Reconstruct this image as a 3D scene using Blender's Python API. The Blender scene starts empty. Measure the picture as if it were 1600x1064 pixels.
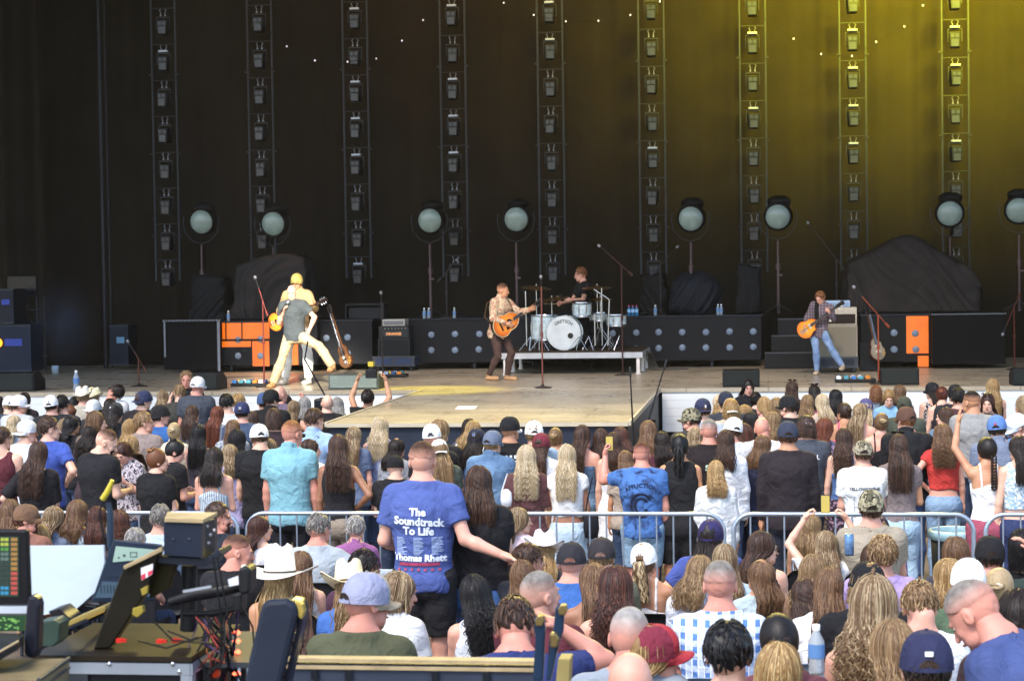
import bpy, math, random, mathutils
import numpy as np
from mathutils import Vector, Matrix
from mathutils.bvhtree import BVHTree
sc = bpy.context.scene
C = sc.collection
R = math.radians
# ---------------------------------------------------------------- camera
F = 3000.0                      # focal length in pixels of the 1600 px wide photograph
CAMP = Vector((0, 0, 3.26))
YAW = math.atan((1200 - 800) / F)          # camera looks left of the stage axis (+Y)
PITCH = math.atan((532 - 431) / F)         # slightly down
ROLL = 0.0145
fwd = Vector((-math.sin(YAW) * math.cos(PITCH), math.cos(YAW) * math.cos(PITCH), -math.sin(PITCH)))
r0 = fwd.cross(Vector((0, 0, 1))).normalized()
u0 = r0.cross(fwd).normalized()
cr, sr = math.cos(ROLL), math.sin(ROLL)
RX = r0 * cr - u0 * sr
UX = r0 * sr + u0 * cr
cam_d = bpy.data.cameras.new('camera')
cam = bpy.data.objects.new('camera', cam_d)
C.objects.link(cam)
M3 = Matrix((RX, UX, -fwd)).transposed()
cam.matrix_world = Matrix.Translation(CAMP) @ M3.to_4x4()
cam_d.sensor_width = 36
cam_d.lens = F / 1600 * 36
cam_d.clip_start = 0.1
cam_d.clip_end = 400
cam_d.dof.use_dof = True
cam_d.dof.focus_distance = 18
cam_d.dof.aperture_fstop = 7.0
sc.camera = cam
# ---------------------------------------------------------------- world, sun, exposure
w = bpy.data.worlds.new('World')
sc.world = w
w.use_nodes = True
nt = w.node_tree
nt.nodes.clear()
wo = nt.nodes.new('ShaderNodeOutputWorld')
bg = nt.nodes.new('ShaderNodeBackground')
sky = nt.nodes.new('ShaderNodeTexSky')
sky.sky_type = 'NISHITA'
sky.sun_disc = False
SUN_EL, SUN_AZ = R(54), R(207)             # azimuth measured from +Y clockwise: behind the camera, to the left
sky.sun_elevation = SUN_EL
sky.sun_rotation = SUN_AZ
sky.air_density = 1.0
sky.dust_density = 1.5
nt.links.new(sky.outputs[0], bg.inputs[0])
bg.inputs[1].default_value = 0.15
nt.links.new(bg.outputs[0], wo.inputs[0])
sd = bpy.data.lights.new('sun', 'SUN')
sd.energy = 1.15
sd.angle = R(14)
sd.color = (1, 0.93, 0.84)
so = bpy.data.objects.new('sun', sd)
C.objects.link(so)
sdir = Vector((math.sin(SUN_AZ) * math.cos(SUN_EL), math.cos(SUN_AZ) * math.cos(SUN_EL), math.sin(SUN_EL)))
so.rotation_euler = sdir.to_track_quat('Z', 'Y').to_euler()
so.location = (0, 0, 30)
sc.view_settings.view_transform = 'Standard'
sc.view_settings.look = 'None'
sc.view_settings.exposure = 1.55
sc.view_settings.gamma = 1
sc.render.engine = 'CYCLES'
sc.cycles.volume_bounces = 0
sc.cycles.volume_step_rate = 2
sc.cycles.max_bounces = 5
sc.cycles.diffuse_bounces = 3
sc.cycles.glossy_bounces = 3
sc.cycles.transparent_max_bounces = 6
sc.cycles.caustics_reflective = False
sc.cycles.caustics_refractive = False
sc.cycles.sample_clamp_indirect = 4


def ray(px, py):
    """world direction through a pixel of the 1600 x 1064 photograph"""
    return fwd + RX * ((px - 800) / F) - UX * ((py - 532) / F)


def at(px, py, Y):
    d = ray(px, py)
    return CAMP + d * ((Y - CAMP.y) / d.y)


def on_z(px, py, z):
    d = ray(px, py)
    return CAMP + d * ((z - CAMP.z) / d.z)


def floor_z(y):
    return float(np.interp(y, [6.5, 8.4, 10.6, 12.6, 14.3, 15.6], [.58, .56, .30, .18, .04, 0]))
# ---------------------------------------------------------------- materials
_mats = {}


def lin(c):
    if isinstance(c, str):
        c = tuple(int(c[i:i + 2], 16) / 255 for i in (0, 2, 4))
        return tuple((x / 12.92 if x <= .04045 else ((x + .055) / 1.055) ** 2.4) for x in c)
    return tuple(c)


def nodes_mat(name):
    m = bpy.data.materials.new(name)
    m.use_nodes = True
    t = m.node_tree
    b = t.nodes['Principled BSDF']
    return m, t, b


def add(t, typ, **kw):
    n = t.nodes.new(typ)
    for k, v in kw.items():
        if k.startswith('i_'):
            n.inputs[k[2:].replace('_', ' ')].default_value = v
        else:
            setattr(n, k, v)
    return n


def ramp(t, fac, stops, interp='LINEAR'):
    n = t.nodes.new('ShaderNodeValToRGB')
    n.color_ramp.interpolation = interp
    e = n.color_ramp.elements
    while len(e) < len(stops):
        e.new(0.5)
    for i, (p, c) in enumerate(stops):
        e[i].position = p
        e[i].color = (*c[:3], 1)
    t.links.new(fac, n.inputs[0])
    return n.outputs[0]


def mix(t, fac, a, b, mode='MIX'):
    n = t.nodes.new('ShaderNodeMix')
    n.data_type = 'RGBA'
    n.blend_type = mode
    for s, v in ((0, fac), (6, a), (7, b)):
        if hasattr(v, 'is_output'):
            t.links.new(v, n.inputs[s])
        elif s == 0:
            n.inputs[0].default_value = v
        else:
            n.inputs[s].default_value = (*v[:3], 1)
    return n.outputs[2]


def coords(t, scale=(1, 1, 1)):
    c = t.nodes.new('ShaderNodeTexCoord')
    mp = t.nodes.new('ShaderNodeMapping')
    mp.inputs['Scale'].default_value = scale
    t.links.new(c.outputs['Object'], mp.inputs[0])
    return mp.outputs[0]


def bump(t, b, h, strength=.3, dist=.01):
    n = t.nodes.new('ShaderNodeBump')
    n.inputs['Strength'].default_value = strength
    n.inputs['Distance'].default_value = dist
    t.links.new(h, n.inputs['Height'])
    t.links.new(n.outputs[0], b.inputs['Normal'])


def mat(name, col, rough=.6, metal=0, var=.12, scale=6, bmp=0, spec=.22, emit=None, estr=0, bscale=None):
    """general procedural paint / metal / plastic: colour with slight noise variation"""
    key = (name, str(col), rough, metal, var, scale, bmp, estr)
    if key in _mats:
        return _mats[key]
    m, t, b = nodes_mat(name)
    c = lin(col)
    v = coords(t)
    nz = add(t, 'ShaderNodeTexNoise')
    nz.inputs['Scale'].default_value = scale
    nz.inputs['Detail'].default_value = 5
    t.links.new(v, nz.inputs[0])
    cc = ramp(t, nz.outputs[0], [(.3, tuple(x * (1 - var) for x in c)), (.7, tuple(min(1, x * (1 + var)) for x in c))])
    t.links.new(cc, b.inputs['Base Color'])
    b.inputs['Roughness'].default_value = rough
    b.inputs['Metallic'].default_value = metal
    b.inputs['Specular IOR Level'].default_value = spec
    if bmp:
        n2 = add(t, 'ShaderNodeTexNoise')
        n2.inputs['Scale'].default_value = bscale or scale * 6
        t.links.new(v, n2.inputs[0])
        bump(t, b, n2.outputs[0], bmp, .01)
    if emit is not None:
        b.inputs['Emission Color'].default_value = (*lin(emit), 1)
        b.inputs['Emission Strength'].default_value = estr
    _mats[key] = m
    return m


def skin(tone):
    key = ('skin', tone)
    if key in _mats:
        return _mats[key]
    base = {'fair': 'D8AE98', 'pink': 'D2A08C', 'tan': 'BC8C6C', 'brown': '946950', 'red': 'C98E7C'}[tone]
    m, t, b = nodes_mat('skin_' + tone)
    c = lin(base)
    v = coords(t)
    nz = add(t, 'ShaderNodeTexNoise')
    nz.inputs['Scale'].default_value = 9
    nz.inputs['Detail'].default_value = 4
    t.links.new(v, nz.inputs[0])
    cc = ramp(t, nz.outputs[0], [(.3, (c[0] * .88, c[1] * .78, c[2] * .75)), (.7, (min(1, c[0] * 1.06), c[1] * 1.06, c[2] * 1.05))])
    t.links.new(cc, b.inputs['Base Color'])
    b.inputs['Roughness'].default_value = .55
    n2 = add(t, 'ShaderNodeTexNoise')
    n2.inputs['Scale'].default_value = 60
    t.links.new(v, n2.inputs[0])
    bump(t, b, n2.outputs[0], .25, .004)
    _mats[key] = m
    return m


def hair_mat(c1, c2):
    key = ('hair', c1, c2)
    if key in _mats:
        return _mats[key]
    m, t, b = nodes_mat('hair')
    a = add(t, 'ShaderNodeAttribute', attribute_name='tone')
    v = coords(t, (90, 90, 6))
    nz = add(t, 'ShaderNodeTexNoise')
    nz.inputs['Scale'].default_value = 1.0
    nz.inputs['Detail'].default_value = 4
    t.links.new(v, nz.inputs[0])
    ad = add(t, 'ShaderNodeMath', operation='MULTIPLY_ADD')
    t.links.new(nz.outputs[0], ad.inputs[0])
    ad.inputs[1].default_value = .55
    t.links.new(a.outputs['Fac'], ad.inputs[2])
    d, l = lin(c1), lin(c2)
    cc = ramp(t, ad.outputs[0], [(.05, tuple(x * .72 for x in d)), (.26, d), (.62, l)])
    t.links.new(cc, b.inputs['Base Color'])
    b.inputs['Roughness'].default_value = .5
    b.inputs['Specular IOR Level'].default_value = .35
    bump(t, b, nz.outputs[0], .5, .004)
    _mats[key] = m
    return m


def crop_mat(c1, c2, tone):
    key = ('cropmat', c1, tone)
    if key in _mats:
        return _mats[key]
    m, t, b = nodes_mat('cropped_hair')
    d, l = lin(c1), lin(c2)
    sk = lin({'fair': 'D8AE98', 'pink': 'D2A08C', 'tan': 'BC8C6C', 'brown': '946950', 'red': 'C98E7C'}[tone])
    v = coords(t)
    nz = add(t, 'ShaderNodeTexNoise')
    nz.inputs['Scale'].default_value = 260
    t.links.new(v, nz.inputs[0])
    n2 = add(t, 'ShaderNodeTexNoise')
    n2.inputs['Scale'].default_value = 22
    t.links.new(v, n2.inputs[0])
    hc = ramp(t, n2.outputs[0], [(.3, d), (.7, tuple((x + y) / 2 for x, y in zip(d, l)))])
    sx = add(t, 'ShaderNodeSeparateXYZ')
    t.links.new(v, sx.inputs[0])
    a = add(t, 'ShaderNodeMath', operation='MULTIPLY_ADD')
    t.links.new(sx.outputs[2], a.inputs[0])
    a.inputs[1].default_value = 6.5
    a.inputs[2].default_value = -.08
    a2 = add(t, 'ShaderNodeMath', operation='MULTIPLY_ADD')
    t.links.new(nz.outputs[0], a2.inputs[0])
    a2.inputs[1].default_value = .6
    t.links.new(a.outputs[0], a2.inputs[2])
    f = ramp(t, a2.outputs[0], [(.25, (0, 0, 0)), (.8, (1, 1, 1))])
    c = mix(t, f, (sk[0] * .97, sk[1] * .92, sk[2] * .91), hc)
    t.links.new(c, b.inputs['Base Color'])
    b.inputs['Roughness'].default_value = .75
    b.inputs['Specular IOR Level'].default_value = .2
    bump(t, b, nz.outputs[0], .5, .004)
    _mats[key] = m
    return m


HAIR = {'platinum': ('A8926E', 'EBE0C8'), 'blonde': ('8A6A40', 'E0C48E'), 'dirty': ('70563A', 'C0A478'),
        'lightbrown': ('5A402C', '9C7A58'), 'brown': ('33221A', '70503C'), 'dark': ('17100C', '3B2920'),
        'black': ('0B090A', '231E20'), 'auburn': ('38201A', '7C4A36'), 'red': ('55281A', '9C5A3C'),
        'ginger': ('6A4026', 'AD8050'), 'grey': ('5F5A55', 'A9A39B'), 'silver': ('7E7A76', 'C9C4BC'),
        'streak': ('6B5238', 'DCC8A0')}


def fabric(col, pat='plain', col2='FFFFFF', rough=.9):
    key = ('fab', col, pat, col2)
    if key in _mats:
        return _mats[key]
    m, t, b = nodes_mat('fabric_' + pat)
    def cloth(q):                                  # haze painted in: lifted blacks, duller dyes, still plausible for cotton
        g_ = sum(q) / 3
        return tuple(.007 + .97 * (.88 * x + .12 * g_) for x in q)
    c, c2 = cloth(lin(col)), cloth(lin(col2))
    v = coords(t)
    big = add(t, 'ShaderNodeTexNoise')
    big.inputs['Scale'].default_value = 7
    big.inputs['Detail'].default_value = 3
    t.links.new(v, big.inputs[0])
    basec = ramp(t, big.outputs[0], [(.3, tuple(x * .86 for x in c)), (.7, tuple(min(1, x * 1.08) for x in c))])
    out = basec

    def noise(sc_, det=2, dist=0):
        n = add(t, 'ShaderNodeTexNoise')
        n.inputs['Scale'].default_value = sc_
        n.inputs['Detail'].default_value = det
        n.inputs['Distortion'].default_value = dist
        t.links.new(v, n.inputs[0])
        return n.outputs[0]

    def wave(axis, sc_):
        n = add(t, 'ShaderNodeTexWave', wave_type='BANDS', bands_direction=axis)
        n.inputs['Scale'].default_value = sc_
        t.links.new(v, n.inputs[0])
        return n.outputs['Fac']
    if pat == 'plaid':
        f1 = ramp(t, wave('X', 5.2), [(.45, (0, 0, 0)), (.6, (1, 1, 1))])
        f2 = ramp(t, wave('Z', 5.2), [(.45, (0, 0, 0)), (.6, (1, 1, 1))])
        out = mix(t, f1, basec, mix(t, .5, basec, c2))
        out = mix(t, f2, out, mix(t, .5, out, c2))
        f3 = ramp(t, wave('X', 10.4), [(.9, (0, 0, 0)), (.95, (1, 1, 1))])
        out = mix(t, f3, out, c2)
    elif pat == 'stripes':
        f1 = ramp(t, wave('X', 14), [(.5, (0, 0, 0)), (.62, (1, 1, 1))])
        out = mix(t, f1, basec, c2)
    elif pat == 'hstripes':
        f1 = ramp(t, wave('Z', 12), [(.5, (0, 0, 0)), (.62, (1, 1, 1))])
        out = mix(t, f1, basec, c2)
    elif pat == 'camo':
        n1 = ramp(t, noise(22, 2, .4), [(.46, (0, 0, 0)), (.5, (1, 1, 1))])
        n2 = ramp(t, noise(31, 2, .8), [(.55, (0, 0, 0)), (.58, (1, 1, 1))])
        out = mix(t, n1, basec, c2)
        out = mix(t, n2, out, (.02, .018, .012))
    elif pat == 'spots':
        vo = add(t, 'ShaderNodeTexVoronoi')
        vo.inputs['Scale'].default_value = 26
        t.links.new(v, vo.inputs[0])
        f = ramp(t, vo.outputs['Distance'], [(.38, (1, 1, 1)), (.46, (0, 0, 0))])
        out = mix(t, f, basec, c2)
    elif pat == 'floral':
        n1 = ramp(t, noise(34, 2, 1.2), [(.52, (0, 0, 0)), (.56, (1, 1, 1))])
        out = mix(t, n1, basec, c2)
    elif pat == 'denim':
        n1 = noise(5, 3)
        n2 = noise(160, 2)
        out = mix(t, ramp(t, n1, [(.4, (0, 0, 0)), (.75, (1, 1, 1))]), basec, c2)
        out = mix(t, .25, out, ramp(t, n2, [(.3, tuple(x * .5 for x in c)), (.7, c2)]))
    elif pat == 'tiedye':
        n1 = noise(6, 3, 1.5)
        out = mix(t, ramp(t, n1, [(.5, (0, 0, 0)), (.66, (1, 1, 1))]), basec, c2)
    elif pat == 'heather':
        out = mix(t, ramp(t, noise(120, 2), [(.35, (0, 0, 0)), (.65, (1, 1, 1))]), basec, c2)
    t.links.new(out, b.inputs['Base Color'])
    b.inputs['Roughness'].default_value = rough
    b.inputs['Specular IOR Level'].default_value = .2
    wr = add(t, 'ShaderNodeTexNoise')
    wr.inputs['Scale'].default_value = 11
    wr.inputs['Detail'].default_value = 4
    wr.inputs['Distortion'].default_value = .8
    t.links.new(v, wr.inputs[0])
    bump(t, b, wr.outputs[0], .8, .035)
    _mats[key] = m
    return m


# ---------------------------------------------------------------- objects
def tag(o, label, cat, group=None, kind=None):
    if label:
        o['label'] = label
    if cat:
        o['category'] = cat
    if group:
        o['group'] = group
    if kind:
        o['kind'] = kind
    return o


def empty(name, loc, label, cat, group=None, rz=0):
    o = bpy.data.objects.new(name, None)
    C.objects.link(o)
    o.location = loc
    o.rotation_euler = (0, 0, rz)
    o.empty_display_size = .1
    return tag(o, label, cat, group)


def mesh_obj(name, V, Fc, m, parent=None, smooth=True, mats=None, mi=None, attr=None):
    me = bpy.data.meshes.new(name)
    me.from_pydata([tuple(v) for v in V] if not isinstance(V, np.ndarray) else V.tolist(), [], Fc if not isinstance(Fc, np.ndarray) else Fc.tolist())
    for mm in (mats or [m]):
        me.materials.append(mm)
    n = len(me.polygons)
    if smooth is True or smooth is False:
        me.polygons.foreach_set('use_smooth', [smooth] * n)
    else:
        me.polygons.foreach_set('use_smooth', smooth)
    if mi is not None:
        me.polygons.foreach_set('material_index', mi)
    if attr is not None:
        a = me.attributes.new('tone', 'FLOAT', 'POINT')
        a.data.foreach_set('value', np.asarray(attr, dtype=np.float32))
    me.update()
    o = bpy.data.objects.new(name, me)
    C.objects.link(o)
    if parent:
        o.parent = parent
    return o


def share(name, me, m, parent=None):
    """a copy that shares mesh data and carries its own material"""
    o = bpy.data.objects.new(name, me)
    C.objects.link(o)
    if parent:
        o.parent = parent
    if m is not None:
        o.material_slots[0].link = 'OBJECT'
        o.material_slots[0].material = m
    return o


def frame(d, up=(0, 0, 1)):
    d = Vector(d).normalized()
    u = Vector(up)
    if abs(d.dot(u.normalized())) > .98:
        u = Vector((0, 1, 0))
    x = d.cross(u).normalized()
    y = x.cross(d).normalized()
    return x, y, d


class MB:
    """collects simple solids into one mesh"""

    def __init__(self):
        self.V, self.F, self.S, self.I = [], [], [], []
        self.mi = 0

    def _add(self, V, Fc, s):
        n = len(self.V)
        self.V += [Vector(v) for v in V]
        for f in Fc:
            self.F.append([i + n for i in f])
            self.S.append(s)
            self.I.append(self.mi)

    def box(self, c, s, rz=0, M=None, tp=(1, 1)):
        """centre c, full size s, optional rotation, top taper tp"""
        hx, hy, hz = s[0] / 2, s[1] / 2, s[2] / 2
        P = []
        for z, a, b in ((-hz, 1, 1), (hz, tp[0], tp[1])):
            P += [(-hx * a, -hy * b, z), (hx * a, -hy * b, z), (hx * a, hy * b, z), (-hx * a, hy * b, z)]
        T = Matrix.Translation(Vector(c)) @ (M.to_4x4() if M else Matrix.Rotation(rz, 4, 'Z'))
        self._add([T @ Vector(p) for p in P], [(0, 3, 2, 1), (4, 5, 6, 7), (0, 1, 5, 4), (1, 2, 6, 5), (2, 3, 7, 6), (3, 0, 4, 7)], False)
        return self

    def bb(self, a, b):
        return self.box([(x + y) / 2 for x, y in zip(a, b)], [abs(y - x) for x, y in zip(a, b)])

    def prism(self, pts, d):
        """polygon pts (3D list) extruded by vector d"""
        n = len(pts)
        d = Vector(d)
        P = [Vector(p) for p in pts]
        nrm = (P[1] - P[0]).cross(P[2] - P[1])
        if nrm.dot(d) > 0:
            P.reverse()
        V = P + [p + d for p in P]
        Fc = [list(range(n)), list(range(2 * n - 1, n - 1, -1))] + [[(i + 1) % n, i, i + n, (i + 1) % n + n] for i in range(n)]
        self._add(V, Fc, False)
        return self

    def tube(self, pts, r, n=8, caps=True, up=(0, 0, 1)):
        pts = [Vector(p) for p in pts]
        rr = r if isinstance(r, (list, tuple)) else [r] * len(pts)
        V, Fc = [], []
        for i, p in enumerate(pts):
            d = (pts[min(i + 1, len(pts) - 1)] - pts[max(i - 1, 0)])
            x, y, _ = frame(d, up)
            for k in range(n):
                a = 2 * math.pi * k / n
                V.append(p + x * (math.cos(a) * rr[i]) + y * (math.sin(a) * rr[i]))
        for i in range(len(pts) - 1):
            for k in range(n):
                k2 = (k + 1) % n
                Fc.append((i * n + k, i * n + k2, (i + 1) * n + k2, (i + 1) * n + k))
        self._add(V, Fc, True)
        if caps:
            m = len(pts) - 1
            self._add(V[:n], [list(range(n - 1, -1, -1))], False)
            self._add(V[m * n:], [list(range(n))], False)
        return self

    def lathe(self, prof, T=None, n=24, sx=1, sy=1):
        """profile [(r,z)...] around local z, placed by matrix T"""
        T = T or Matrix.Identity(4)
        V, Fc = [], []
        for (r, z) in prof:
            for k in range(n):
                a = 2 * math.pi * k / n
                V.append(T @ Vector((math.cos(a) * r * sx, math.sin(a) * r * sy, z)))
        for i in range(len(prof) - 1):
            for k in range(n):
                k2 = (k + 1) % n
                Fc.append((i * n + k, i * n + k2, (i + 1) * n + k2, (i + 1) * n + k))
        self._add(V, Fc, True)
        if prof[0][0] > 1e-5:
            self._add(V[:n], [list(range(n - 1, -1, -1))], False)
        if prof[-1][0] > 1e-5:
            self._add(V[-n:], [list(range(n))], False)
        return self

    def build(self, name, m, parent=None, bevel=0, mats=None):
        o = mesh_obj(name, self.V, self.F, m, parent, smooth=self.S, mats=mats, mi=self.I)
        if bevel:
            md = o.modifiers.new('bevel', 'BEVEL')
            md.width = bevel
            md.segments = 2
            md.limit_method = 'ANGLE'
            md.angle_limit = R(40)
            md.harden_normals = False
        return o


def axisT(p, d, up=(0, 0, 1)):
    """matrix whose local z runs along d at point p"""
    x, y, z = frame(d, up)
    return Matrix.Translation(Vector(p)) @ Matrix((x, y, z)).transposed().to_4x4()


# ---------------------------------------------------------------- implicit surfaces
def surfnet(f, ax):
    """naive surface nets on a tensor grid; f[i,j,k] < 0 is inside"""
    xs, ys, zs = ax
    nx, ny, nz = f.shape
    S = f < 0
    acc = np.zeros((nx - 1, ny - 1, nz - 1, 3), np.float32)
    cnt = np.zeros((nx - 1, ny - 1, nz - 1), np.float32)
    sl = lambda o, n: slice(o, n - 1 + o)
    X = [xs.astype(np.float32), ys.astype(np.float32), zs.astype(np.float32)]
    for axis in range(3):
        o1, o2 = [a for a in range(3) if a != axis]
        A = [slice(None)] * 3
        B = [slice(None)] * 3
        A[axis] = slice(0, -1)
        B[axis] = slice(1, None)
        fa, fb = f[tuple(A)], f[tuple(B)]
        cr_ = S[tuple(A)] != S[tuple(B)]
        den = np.where(cr_, fa - fb, 1)
        tt = np.where(cr_, fa / den, 0)
        sh = cr_.shape
        pos = []
        for a in range(3):
            g = X[a] if a != axis else X[a][:-1]
            shp = [1, 1, 1]
            shp[a] = len(g)
            p = np.broadcast_to(g.reshape(shp), sh)
            if a == axis:
                dd = (X[a][1:] - X[a][:-1]).reshape(shp)
                p = p + tt * dd
            pos.append(p * cr_)
        P = np.stack(pos, -1)
        for i in (0, 1):
            for j in (0, 1):
                s = [slice(None)] * 3
                s[o1] = slice(i, sh[o1] - 1 + i)
                s[o2] = slice(j, sh[o2] - 1 + j)
                acc += P[tuple(s)]
                cnt += cr_[tuple(s)]
    act = cnt > 0
    idx = np.full(act.shape, -1, np.int64)
    idx[act] = np.arange(act.sum())
    V = acc[act] / cnt[act][:, None]
    quads = []
    for axis in range(3):
        o1, o2 = [a for a in range(3) if a != axis]
        A = [slice(1, -1)] * 3
        B = [slice(1, -1)] * 3
        A[axis] = slice(0, -1)
        B[axis] = slice(1, None)
        a_, b_ = S[tuple(A)], S[tuple(B)]
        for flip, msk in ((0, a_ & ~b_), (1, ~a_ & b_)):
            I = np.argwhere(msk)
            if not len(I):
                continue
            base = I.copy()
            base[:, o1] += 0
            base[:, o2] += 0
            q = []
            for (i, j) in ((0, 0), (1, 0), (1, 1), (0, 1)):
                c = base.copy()
                c[:, o1] += i
                c[:, o2] += j
                q.append(idx[c[:, 0], c[:, 1], c[:, 2]])
            q = np.stack(q, 1)
            if (flip == 1) != (axis == 1):
                q = q[:, ::-1]
            quads.append(q)
    Q = np.concatenate(quads) if quads else np.zeros((0, 4), np.int64)
    return V, Q


def grid(lo, hi, h):
    ax = [np.arange(a - 2 * h, b + 3 * h, h, dtype=np.float32) for a, b in zip(lo, hi)]
    G = np.meshgrid(*ax, indexing='ij')
    return ax, np.stack(G, -1)


def rc(P, a, b, ra, rb):
    a = np.asarray(a, np.float32)
    b = np.asarray(b, np.float32)
    ba = b - a
    t = np.clip(((P - a) @ ba) / max(1e-9, float(ba @ ba)), 0, 1)
    d = P - (a + t[..., None] * ba)
    return np.sqrt((d * d).sum(-1)) - (ra + (rb - ra) * t)


def ell(P, c, r):
    r = np.asarray(r, np.float32)
    q = (P - np.asarray(c, np.float32)) / r
    k0 = np.sqrt((q * q).sum(-1)) + 1e-6
    q2 = q / r
    k1 = np.sqrt((q2 * q2).sum(-1)) + 1e-6
    return k0 * (k0 - 1) / k1


def smin(a, b, k=.03):
    h = np.clip(.5 + .5 * (b - a) / k, 0, 1)
    return b * (1 - h) + a * h - k * h * (1 - h)


def smax(a, b, k=.02):
    return -smin(-a, -b, k)
# ---------------------------------------------------------------- people
def rotm(ax, a):
    return np.array(Matrix.Rotation(a, 3, ax), np.float32)


NZ = np.random.RandomState(5)
_wv = [(NZ.normal(0, 1, 3), NZ.uniform(0, 6.28)) for _ in range(10)]


def wrinkle(P, s=1.0):
    o = 0
    for i, (k, ph) in enumerate(_wv):
        f = (9 + 5 * i)
        kk = k / np.linalg.norm(k) * f * np.array([1, 1, .55])
        o = o + np.sin(P @ kk.astype(np.float32) + ph + (1.3 * np.sin(P[..., 2] * 11 + i))) / (1 + .35 * i)
    return o * .0023 * s


def make_head(sex):
    ax, P = grid((-.1, -.12, -.135), (.1, .125, .13), .0065)
    f = 1.0 if sex == 'm' else .95
    X = P.copy()
    X[..., 0] = np.abs(X[..., 0])
    d = ell(P, (0, -.015, .022), (.075 * f, .095, .1))
    d = smin(d, ell(P, (0, .03, -.035), (.054 * f, .062, .082)), .03)
    d = smin(d, ell(P, (0, .062, -.098), (.022 * f, .02, .018)), .03)      # chin
    d = smin(d, ell(X, (.038 * f, .035, -.075), (.02, .03, .022)), .03)    # jaw
    d = smin(d, ell(X, (.036, .062, -.03), (.017, .014, .014)), .02)       # cheek
    d = smin(d, rc(P, (0, .088, .004), (0, .108, -.034), .007, .0115), .012)  # nose
    d = smin(d, rc(P, (-.028, .083, .018), (.028, .083, .018), .008, .008), .016)  # brow
    d = smax(d, -ell(X, (.031, .098, .0), (.017, .016, .011)), .01)        # sockets
    d = smin(d, ell(P, (0, .087, -.062), (.024, .011, .006)), .006)        # lips
    ear = smax(ell(X, (.078 * f, -.012, -.008), (.009, .02, .031)), -ell(X, (.09 * f, -.006, -.004), (.01, .012, .02)), .006)
    d = smin(d, ear, .006)
    V, Q = surfnet(d, ax)
    mi = np.zeros(len(Q), int)
    parts = [(V, Q, mi)]

    def uv(c, r, m, n=8):
        b = MB()
        b.lathe([(r[0] * math.sin(t), r[2] * math.cos(t)) for t in np.linspace(math.pi, 0, 7)], Matrix.Translation(c), n, 1, r[1] / r[0])
        F4 = [fc for fc in b.F if len(fc) == 4]
        parts.append((np.array([tuple(v) for v in b.V], np.float32), np.array(F4), np.full(len(F4), m)))
    for s in (-1, 1):
        uv((s * .031, .0735, .0), (.0125, .011, .0075), 1)
        uv((s * .031, .081, .0), (.006, .004, .006), 2)
        uv((s * .031, .0935, .021), (.015, .003, .0028), 3)
    uv((0, .0985, -.062), (.021, .003, .0055), 4)
    return cat_parts(parts)


def cat_parts(parts):
    V, Q, M_, n = [], [], [], 0
    for v, q, m in parts:
        V.append(v)
        Q.append(q + n)
        M_.append(m)
        n += len(v)
    return np.concatenate(V), np.concatenate(Q), np.concatenate(M_)


def make_hand(kind):
    ax, P = grid((-.065, -.03, -.01), (.075, .085, .185), .0048)
    curl = {'relaxed': 24, 'grip': 68, 'flat': 6, 'point': 75}[kind]
    d = ell(P, (0, 0, .048), (.041, .0155, .05))
    d = smin(d, rc(P, (0, 0, -.01), (0, 0, .03), .026, .027), .02)
    for k, (bx, L) in enumerate(((.031, .068), (.0105, .076), (-.0105, .07), (-.03, .054))):
        cu = curl
        if kind == 'point' and k == 0:
            cu = 4
        p = np.array([bx, 0, .082])
        a = R(cu * .5)
        for s, fr in enumerate((.45, .32, .26)):
            q = p + np.array([bx * .12 * fr, math.sin(a), math.cos(a)]) * L * fr
            d = smin(d, rc(P, p, q, .0098 - .0008 * s, .009 - .0008 * s), .004)
            p = q
            a += R(cu)
    t0 = np.array([.03, .004, .02])
    t1 = np.array([.053, .014, .052])
    t2 = np.array([.052 if curl < 50 else .036, .026 if curl < 50 else .042, .084 if curl < 50 else .078])
    d = smin(d, rc(P, t0, t1, .015, .011), .01)
    d = smin(d, rc(P, t1, t2, .0105, .0085), .004)
    return surfnet(d, ax)


HEADS = {s: make_head(s) for s in 'mf'}
HANDS = {k: make_hand(k) for k in ('relaxed', 'grip', 'flat', 'point')}

PROF = {'m': ([.78, .85, .92, 1.0, 1.1, 1.2, 1.3, 1.37, 1.43, 1.47, 1.51, 1.56],
              [.145, .160, .165, .154, .147, .154, .166, .168, .138, .088, .056, .045],
              [.085, .112, .120, .112, .108, .114, .124, .117, .092, .068, .056, .045]),
        'f': ([.78, .85, .92, 1.0, 1.1, 1.2, 1.3, 1.37, 1.43, 1.47, 1.51, 1.56],
              [.160, .178, .176, .150, .128, .135, .148, .150, .125, .074, .048, .038],
              [.085, .114, .120, .100, .088, .094, .104, .100, .080, .058, .047, .038])}
SHX = {'m': .170, 'f': .148}

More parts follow.
